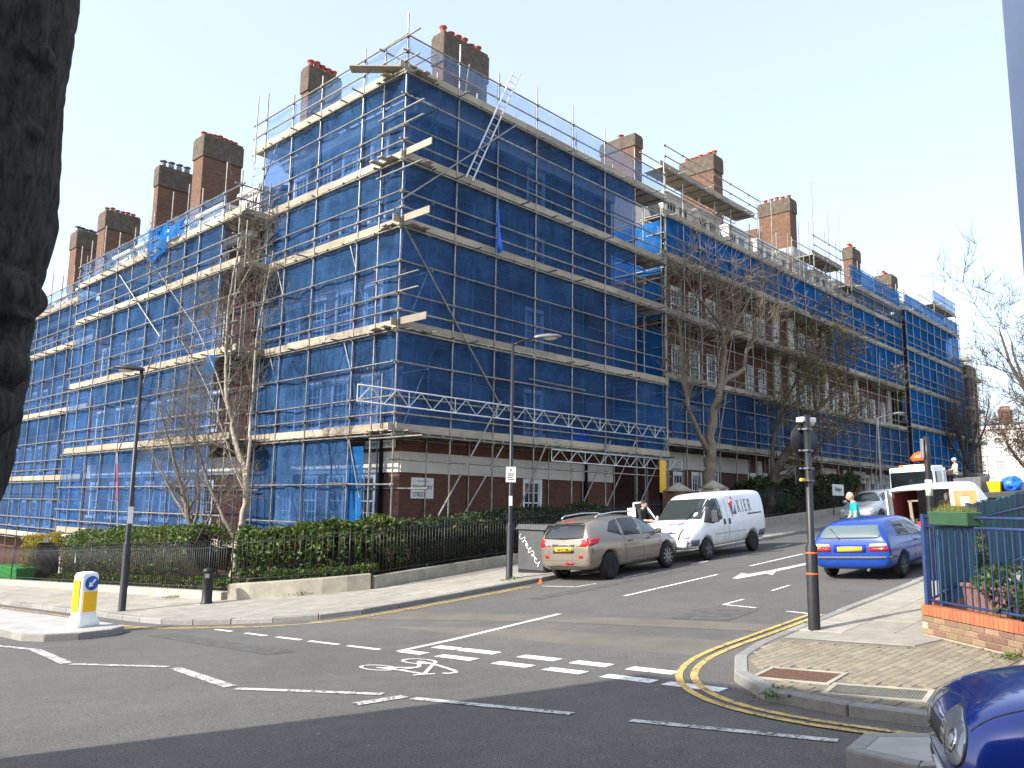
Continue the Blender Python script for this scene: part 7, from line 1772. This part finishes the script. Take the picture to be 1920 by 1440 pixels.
# weeds along kerbs and wall foot
def weed(u, v, dz, n, seed, label, r=.12):
    bm = bmesh.new(); rd = random.Random(seed); leaves(bm, [GP(u + rd.gauss(0, r), v + rd.gauss(0, r * .6), dz + abs(rd.gauss(0, .03))) for _ in range(n)], .022, rd, flat=1); rt_ = thing('weed_tuft', GP(u, v, dz), label, 'weeds'); tag(part('leaves', bm, MAT['leaf'], rt_), kind='stuff')
weed(11.62, 5.08, .08, 120, 1, 'weeds growing at the kerb beside the black sign post'); weed(7.75, 3.75, .06, 110, 2, 'weeds in the gutter by the block paving'); weed(10.15, 2.28, .12, 70, 3, 'dry weeds at the foot of the brick garden wall'); weed(11.6, 18.0, .14, 160, 4, 'weeds at the foot of the curved concrete wall', .25); weed(15.2, 14.35, .13, 110, 5, 'weeds on the pavement beside the slim street lamp', .2)
weed(9.98, 21.9, .14, 90, 6, 'dry grass tuft at the foot of the long garden wall', .12)
# green trough inside the main street railing
gt = thing('green_trough', GP(11.0, 38.8, .2), 'bright green plastic trough behind the main street railing', 'planter'); MAT['bright_green'] = plain('bright_green_plastic', (.06, .38, .08), .45, var=.12)
bm = bmesh.new(); vs = box(bm, -.4, .4, -1.3, 1.3, 0, .55)
for q in vs:
    if q.co.z < .1: q.co.x *= .8; q.co.y *= .9
bevel(bm, .03, 2); part('trough', bm, MAT['bright_green'], gt, M=Matrix.Translation(GP(11.0, 38.8, .2)))
# steps and handrail up to the wing
st = thing('entrance_steps', GP(14.2, 41, .1), 'concrete entrance steps with dark handrail under the scaffold', 'steps')
for i in range(6): bm = bmesh.new(); box(bm, 12.6 + .3 * i, 15.25, 40.0, 41.6, G(13, 41) - .1, G(13, 41) + .17 * (i + 1)); part('step', bm, MAT['concrete'], st)
for y in (40.0, 41.6): bm = bmesh.new(); path_tube(bm, [(12.6, y, G(13, 41) + .1), (12.6, y, G(13, 41) + 1.05), (14.4, y, G(13, 41) + 2.1), (14.4, y, G(13, 41) + 1.0)], [.02] * 4, 6); part('handrail', bm, MAT['black_metal'], st)
for y, lb_ in ((39.7, 'white painted square pier between the yellow shrub and the entrance steps'), (43.2, 'white painted square pier on the downhill side of the entrance steps')): pr_ = thing('gate_pier', GP(13.2, y), lb_, 'pier'); bm = bmesh.new(); box(bm, 12.95, 13.45, y - .25, y + .25, G(13.2, y) - .1, G(13.2, y) + 1.9); bevel(bm, .02, 1); part('pier', bm, MAT['render'], pr_)
# brick gate piers and notice boards along the side street
for u_, lab, m_ in ((28.6, 'orange brick gate pier with pyramid cap behind the white van', 'chimbrick'), (31.4, 'stone capped pier behind the white van', 'render')):
    g2 = thing('gate_pier', GP(u_, 17.85), lab, 'pier'); bm = bmesh.new(); box(bm, u_ - .45, u_ + .45, 17.4, 18.3, G(u_, 17.85) - .1, G(u_, 17.85) + 1.95); part('pier', bm, MAT[m_], g2)
    bm = bmesh.new(); cyl(bm, (u_, 17.85, G(u_, 17.85) + 1.95), (u_, 17.85, G(u_, 17.85) + 2.3), .78, .05, n=4); part('cap', bm, MAT['concrete'], g2, M=Matrix.Translation((u_, 17.85, 0)) @ Matrix.Rotation(.785, 4, 'Z') @ Matrix.Translation((-u_, -17.85, 0)))
ys = thing('yellow_notice', (29.0, 19.1, 3.0), 'yellow vertical notice hanging under the lattice beam', 'sign'); bm = bmesh.new(); box(bm, 29.3, 29.75, 19.15, 19.19, 2.25, 3.6); part('panel', bm, MAT['yellow_sign'], ys)
ns = thing('estate_sign', GP(41, 17.5), 'small white sign board with dark lettering above the silver car', 'sign'); sb_ = onv(1571, 919, 17.4)
bm = bmesh.new(); box(bm, sb_.x - .75, sb_.x + .75, 17.37, 17.41, sb_.z - .3, sb_.z + .3); bevel(bm, .02, 1); part('board', bm, MAT['sign_white'], ns)
text('lettering', 'Bellgier', .3, MAT['black'], ns, Matrix.Translation((sb_.x, 17.36, sb_.z - .05)) @ FACE_V)
for dx in (-.6, .6): bm = bmesh.new(); cyl(bm, GP(sb_.x + dx, 17.42), (sb_.x + dx, 17.42, sb_.z), .03, n=8); part('leg', bm, MAT['black_metal'], ns)
b = GP(16.6, 4.9, KH); zt2 = zat(1733, 818, 16.6, 4.9); H = zt2 - b.z
sp2 = thing('sign_post', b, 'slim black sign post with white notice wrapped round it in front of the open van', 'sign post')
bm = bmesh.new(); lathe(bm, [(.07, -.05), (.07, .9), (.06, .95), (.055, H - .4), (.05, H), (0, H)], 14); part('post', bm, MAT['dark_metal'], sp2, M=Matrix.Translation(b))
bm = bmesh.new(); lathe(bm, [(.058, 1.55), (.0625, 1.55), (.0625, 1.85), (.058, 1.85)], 14); part('white_notice', bm, MAT['sign_white'], sp2, M=Matrix.Translation(b))
bm = bmesh.new(); box(bm, -.11, -.07, -.04, .04, H - .42, H - .05); bevel(bm, .01, 1); part('side_bracket', bm, MAT['grey_metal'], sp2, M=Matrix.Translation(b) @ Matrix.Rotation(-.7, 4, 'Z'))
# ================================================================== people
MAT['skin'] = plain('skin', (.55, .33, .24), .55, var=.08); MAT['teal_shirt'] = plain('teal_shirt', (.01, .34, .33), .8, var=.2, scale=9, bump=.2)
MAT['jeans'] = plain('dark_trousers', (.03, .033, .045), .85, var=.2, scale=12); MAT['hivis'] = plain('pale_hi_vis_jacket', (.5, .5, .33), .8, var=.15, scale=9)
MAT['white_hat'] = plain('white_hard_hat', (.8, .8, .78), .35, var=.04); MAT['dark_coat'] = plain('dark_jacket', (.025, .025, .028), .85, var=.2, scale=9); MAT['hair'] = plain('short_hair', (.03, .022, .016), .8, var=.2, scale=30); MAT['shoe'] = plain('black_boot', (.015, .014, .013), .6, var=.2)
MAT['hivis_y'] = plain('yellow_glove', (.6, .62, .05), .7, var=.1)
def skin_mesh(name, verts, edges, radii, mat, root_i=0, sub=2):
    me = bpy.data.meshes.new(name); me.from_pydata(verts, edges, []); o = bpy.data.objects.new(name, me); COL.objects.link(o)
    m = o.modifiers.new('k', 'SKIN'); m.use_smooth_shade = True
    for i, r in enumerate(radii): me.skin_vertices[0].data[i].radius = r if isinstance(r, tuple) else (r, r)
    me.skin_vertices[0].data[root_i].use_root = True
    s = o.modifiers.new('s', 'SUBSURF'); s.levels = sub; s.render_levels = sub
    bpy.context.view_layer.update(); out = eval_mesh(o); bpy.data.objects.remove(o)
    out.materials.clear()
    for mm in (mat if isinstance(mat, list) else [mat]): out.materials.append(mm)
    out.shade_smooth(); return out
def person(label, M, top, legs, pose, hat=False, bald=False, glove=None):
    """figure 1.74 m tall facing local +X; pose: lean (rad), arms: list of (elbow, hand) for left and right in local space"""
    root = thing('person', M=M, label=label, cat='person')
    ln = pose.get('lean', 0); T = lambda x, y, z: (x + (z - .95) * math.sin(ln) if z > .95 else x, y, .95 + (z - .95) * math.cos(ln) if z > .95 else z)
    V = [T(0, 0, .95), T(0, 0, 1.12), T(.01, 0, 1.3), T(.0, 0, 1.42), T(.0, 0, 1.49), T(.02, 0, 1.55)]; rad = [(.15, .11), (.145, .105), (.17, .115), (.13, .085), .06, .055]; E_ = [(0, 1), (1, 2), (2, 3), (3, 4), (4, 5)]
    for sd_, (el, ha) in zip((1, -1), pose['arms']):
        i = len(V); V += [T(0, sd_ * .19, 1.41), el, ha]; rad += [.06, .043, .032]; E_ += [(3, i), (i, i + 1), (i + 1, i + 2)]
        hb = Vector(ha); d = (Vector(ha) - Vector(el)).normalized(); s2 = d.orthogonal().normalized(); palm = hb + d * .07; j = len(V); V.append(tuple(palm)); rad.append((.042, .022)); E_.append((i + 2, j))
        for f in range(4):
            off = s2 * (.03 - .02 * f); a_ = palm + off + d * .03; b_ = a_ + d * (.055 - .006 * abs(f - 1.5)) + Vector((0, 0, -.012)); k_ = len(V); V += [tuple(a_), tuple(b_)]; rad += [.0095, .008]; E_ += [(j, k_), (k_, k_ + 1)]
        t_ = palm + s2 * .05 + d * -.01; k_ = len(V); V += [tuple(t_), tuple(t_ + d * .04)]; rad += [.011, .009]; E_ += [(j, k_), (k_, k_ + 1)]
    for sd_ in (1, -1):
        i = len(V); st_ = pose.get('step', 0) * sd_
        V += [(0, sd_ * .1, .88), (.02 + st_ * .5, sd_ * .11, .5), (-.02 + st_, sd_ * .12, .09), (.05 + st_, sd_ * .12, .045), (.19 + st_, sd_ * .13, .035)]; rad += [.092, .066, .046, .045, .038]; E_ += [(0, i), (i, i + 1), (i + 1, i + 2), (i + 2, i + 3), (i + 3, i + 4)]
    me = skin_mesh('body', V, E_, rad, [MAT[top], MAT[legs], MAT['skin'], MAT['shoe']])
    hz = [Vector(p[1]) for p in pose['arms']]
    for f in me.polygons:
        c = f.center
        f.material_index = 3 if c.z < .1 else 1 if c.z < .93 else 0
        if any((c - h).length < .15 for h in hz): f.material_index = 2
        if c.z > T(0, 0, 1.475)[2] and abs(c.y) < .09: f.material_index = 2
        if pose.get('short') and any((c - Vector(p[0])).length < .14 for p in pose['arms']): f.material_index = 2
    mobj('body', me, root, None, False)
    hx, hy, hzz = T(.03, 0, 1.635); bm = bmesh.new(); bmesh.ops.create_uvsphere(bm, u_segments=20, v_segments=14, radius=1)
    for v in bm.verts:
        x, y, z = v.co; w_ = 1 - .22 * max(0, -z); v.co = Vector((x * .098 * (1 + .08 * (x > 0 and z < .2)), y * .077 * w_, z * .118))
        if x > .75 and abs(y) < .25: v.co.x += .018 * max(0, 1 - abs(z + .12) * 3.2) * (1 - abs(y) * 4)
    for sd_ in (1, -1):
        bmesh.ops.create_uvsphere(bm, u_segments=8, v_segments=6, radius=.02, matrix=Matrix.Translation((-.005, sd_ * .077, -.005)) @ Matrix.Diagonal((1, .5, 1.5, 1)))
    hM = Matrix.Translation((hx, hy, hzz)) @ Matrix.Rotation(pose.get('turn', 0), 4, 'Z') @ Matrix.Rotation(pose.get('nod', 0), 4, 'Y')
    hd = part('head', bm, MAT['skin'], root, True, world=False, M=hM)
    for sd_ in (1, -1): bm = bmesh.new(); bmesh.ops.create_uvsphere(bm, u_segments=8, v_segments=6, radius=.011, matrix=Matrix.Translation((.088, sd_ * .03, .012))); part('eye', bm, MAT['black'], hd, True, world=False)
    bm = bmesh.new(); box(bm, .088, .098, -.024, .024, -.062, -.054); part('mouth', bm, MAT['terracotta'], hd, world=False)
    if hat:
        bm = bmesh.new(); bmesh.ops.create_uvsphere(bm, u_segments=20, v_segments=10, radius=1)
        for v in bm.verts: v.co = Vector((v.co.x * .125 + (.03 if v.co.z < -.05 and v.co.x > .5 else 0), v.co.y * .105, .04 + max(v.co.z, -.05) * .11))
        part('hard_hat', bm, MAT['white_hat'], hd, True, world=False)
    elif not bald:
        bm = bmesh.new(); bmesh.ops.create_uvsphere(bm, u_segments=16, v_segments=10, radius=1)
        for v in bm.verts: v.co = Vector((v.co.x * .104 - .012, v.co.y * .084, .022 + v.co.z * .108 if v.co.z > -.3 else -.01))
        part('hair', bm, MAT['hair'], hd, True, world=False)
    return root
u, v = 21.3, 8.0
person('bald man in a teal shirt walking beyond the blue hatchback', Matrix.Translation(GP(u, v)) @ Matrix.Rotation(math.radians(120), 4, 'Z') @ Matrix.Scale(.98, 4), 'teal_shirt', 'jeans', {'lean': .22, 'arms': [((.1, .27, 1.12), (.26, .24, .92)), ((.14, -.27, 1.12), (.3, -.2, .95))], 'short': True, 'step': .12, 'turn': .1, 'nod': .2}, bald=True)
bt = WM(tk) @ Vector((-2.6, .25, .95))
person('worker in pale jacket and white hard hat standing on the lorry bed', Matrix.Translation(bt) @ Matrix.Rotation(math.radians(130), 4, 'Z'), 'hivis', 'jeans', {'lean': .04, 'arms': [((.1, .27, 1.15), (.32, .2, 1.16)), ((.08, -.27, 1.15), (.3, -.16, 1.12))], 'step': .05, 'nod': .1}, hat=True)
du, dv = 21.2, 14.55
person('person in dark jacket standing at the open door of the white van', Matrix.Translation(GP(du, dv, KH)) @ Matrix.Rotation(math.radians(-90), 4, 'Z') @ Matrix.Scale(.97, 4), 'dark_coat', 'jeans', {'lean': .1, 'arms': [((.16, .25, 1.12), (.38, .16, 1.1)), ((.16, -.25, 1.12), (.38, -.16, 1.12))], 'step': .03, 'nod': .1})
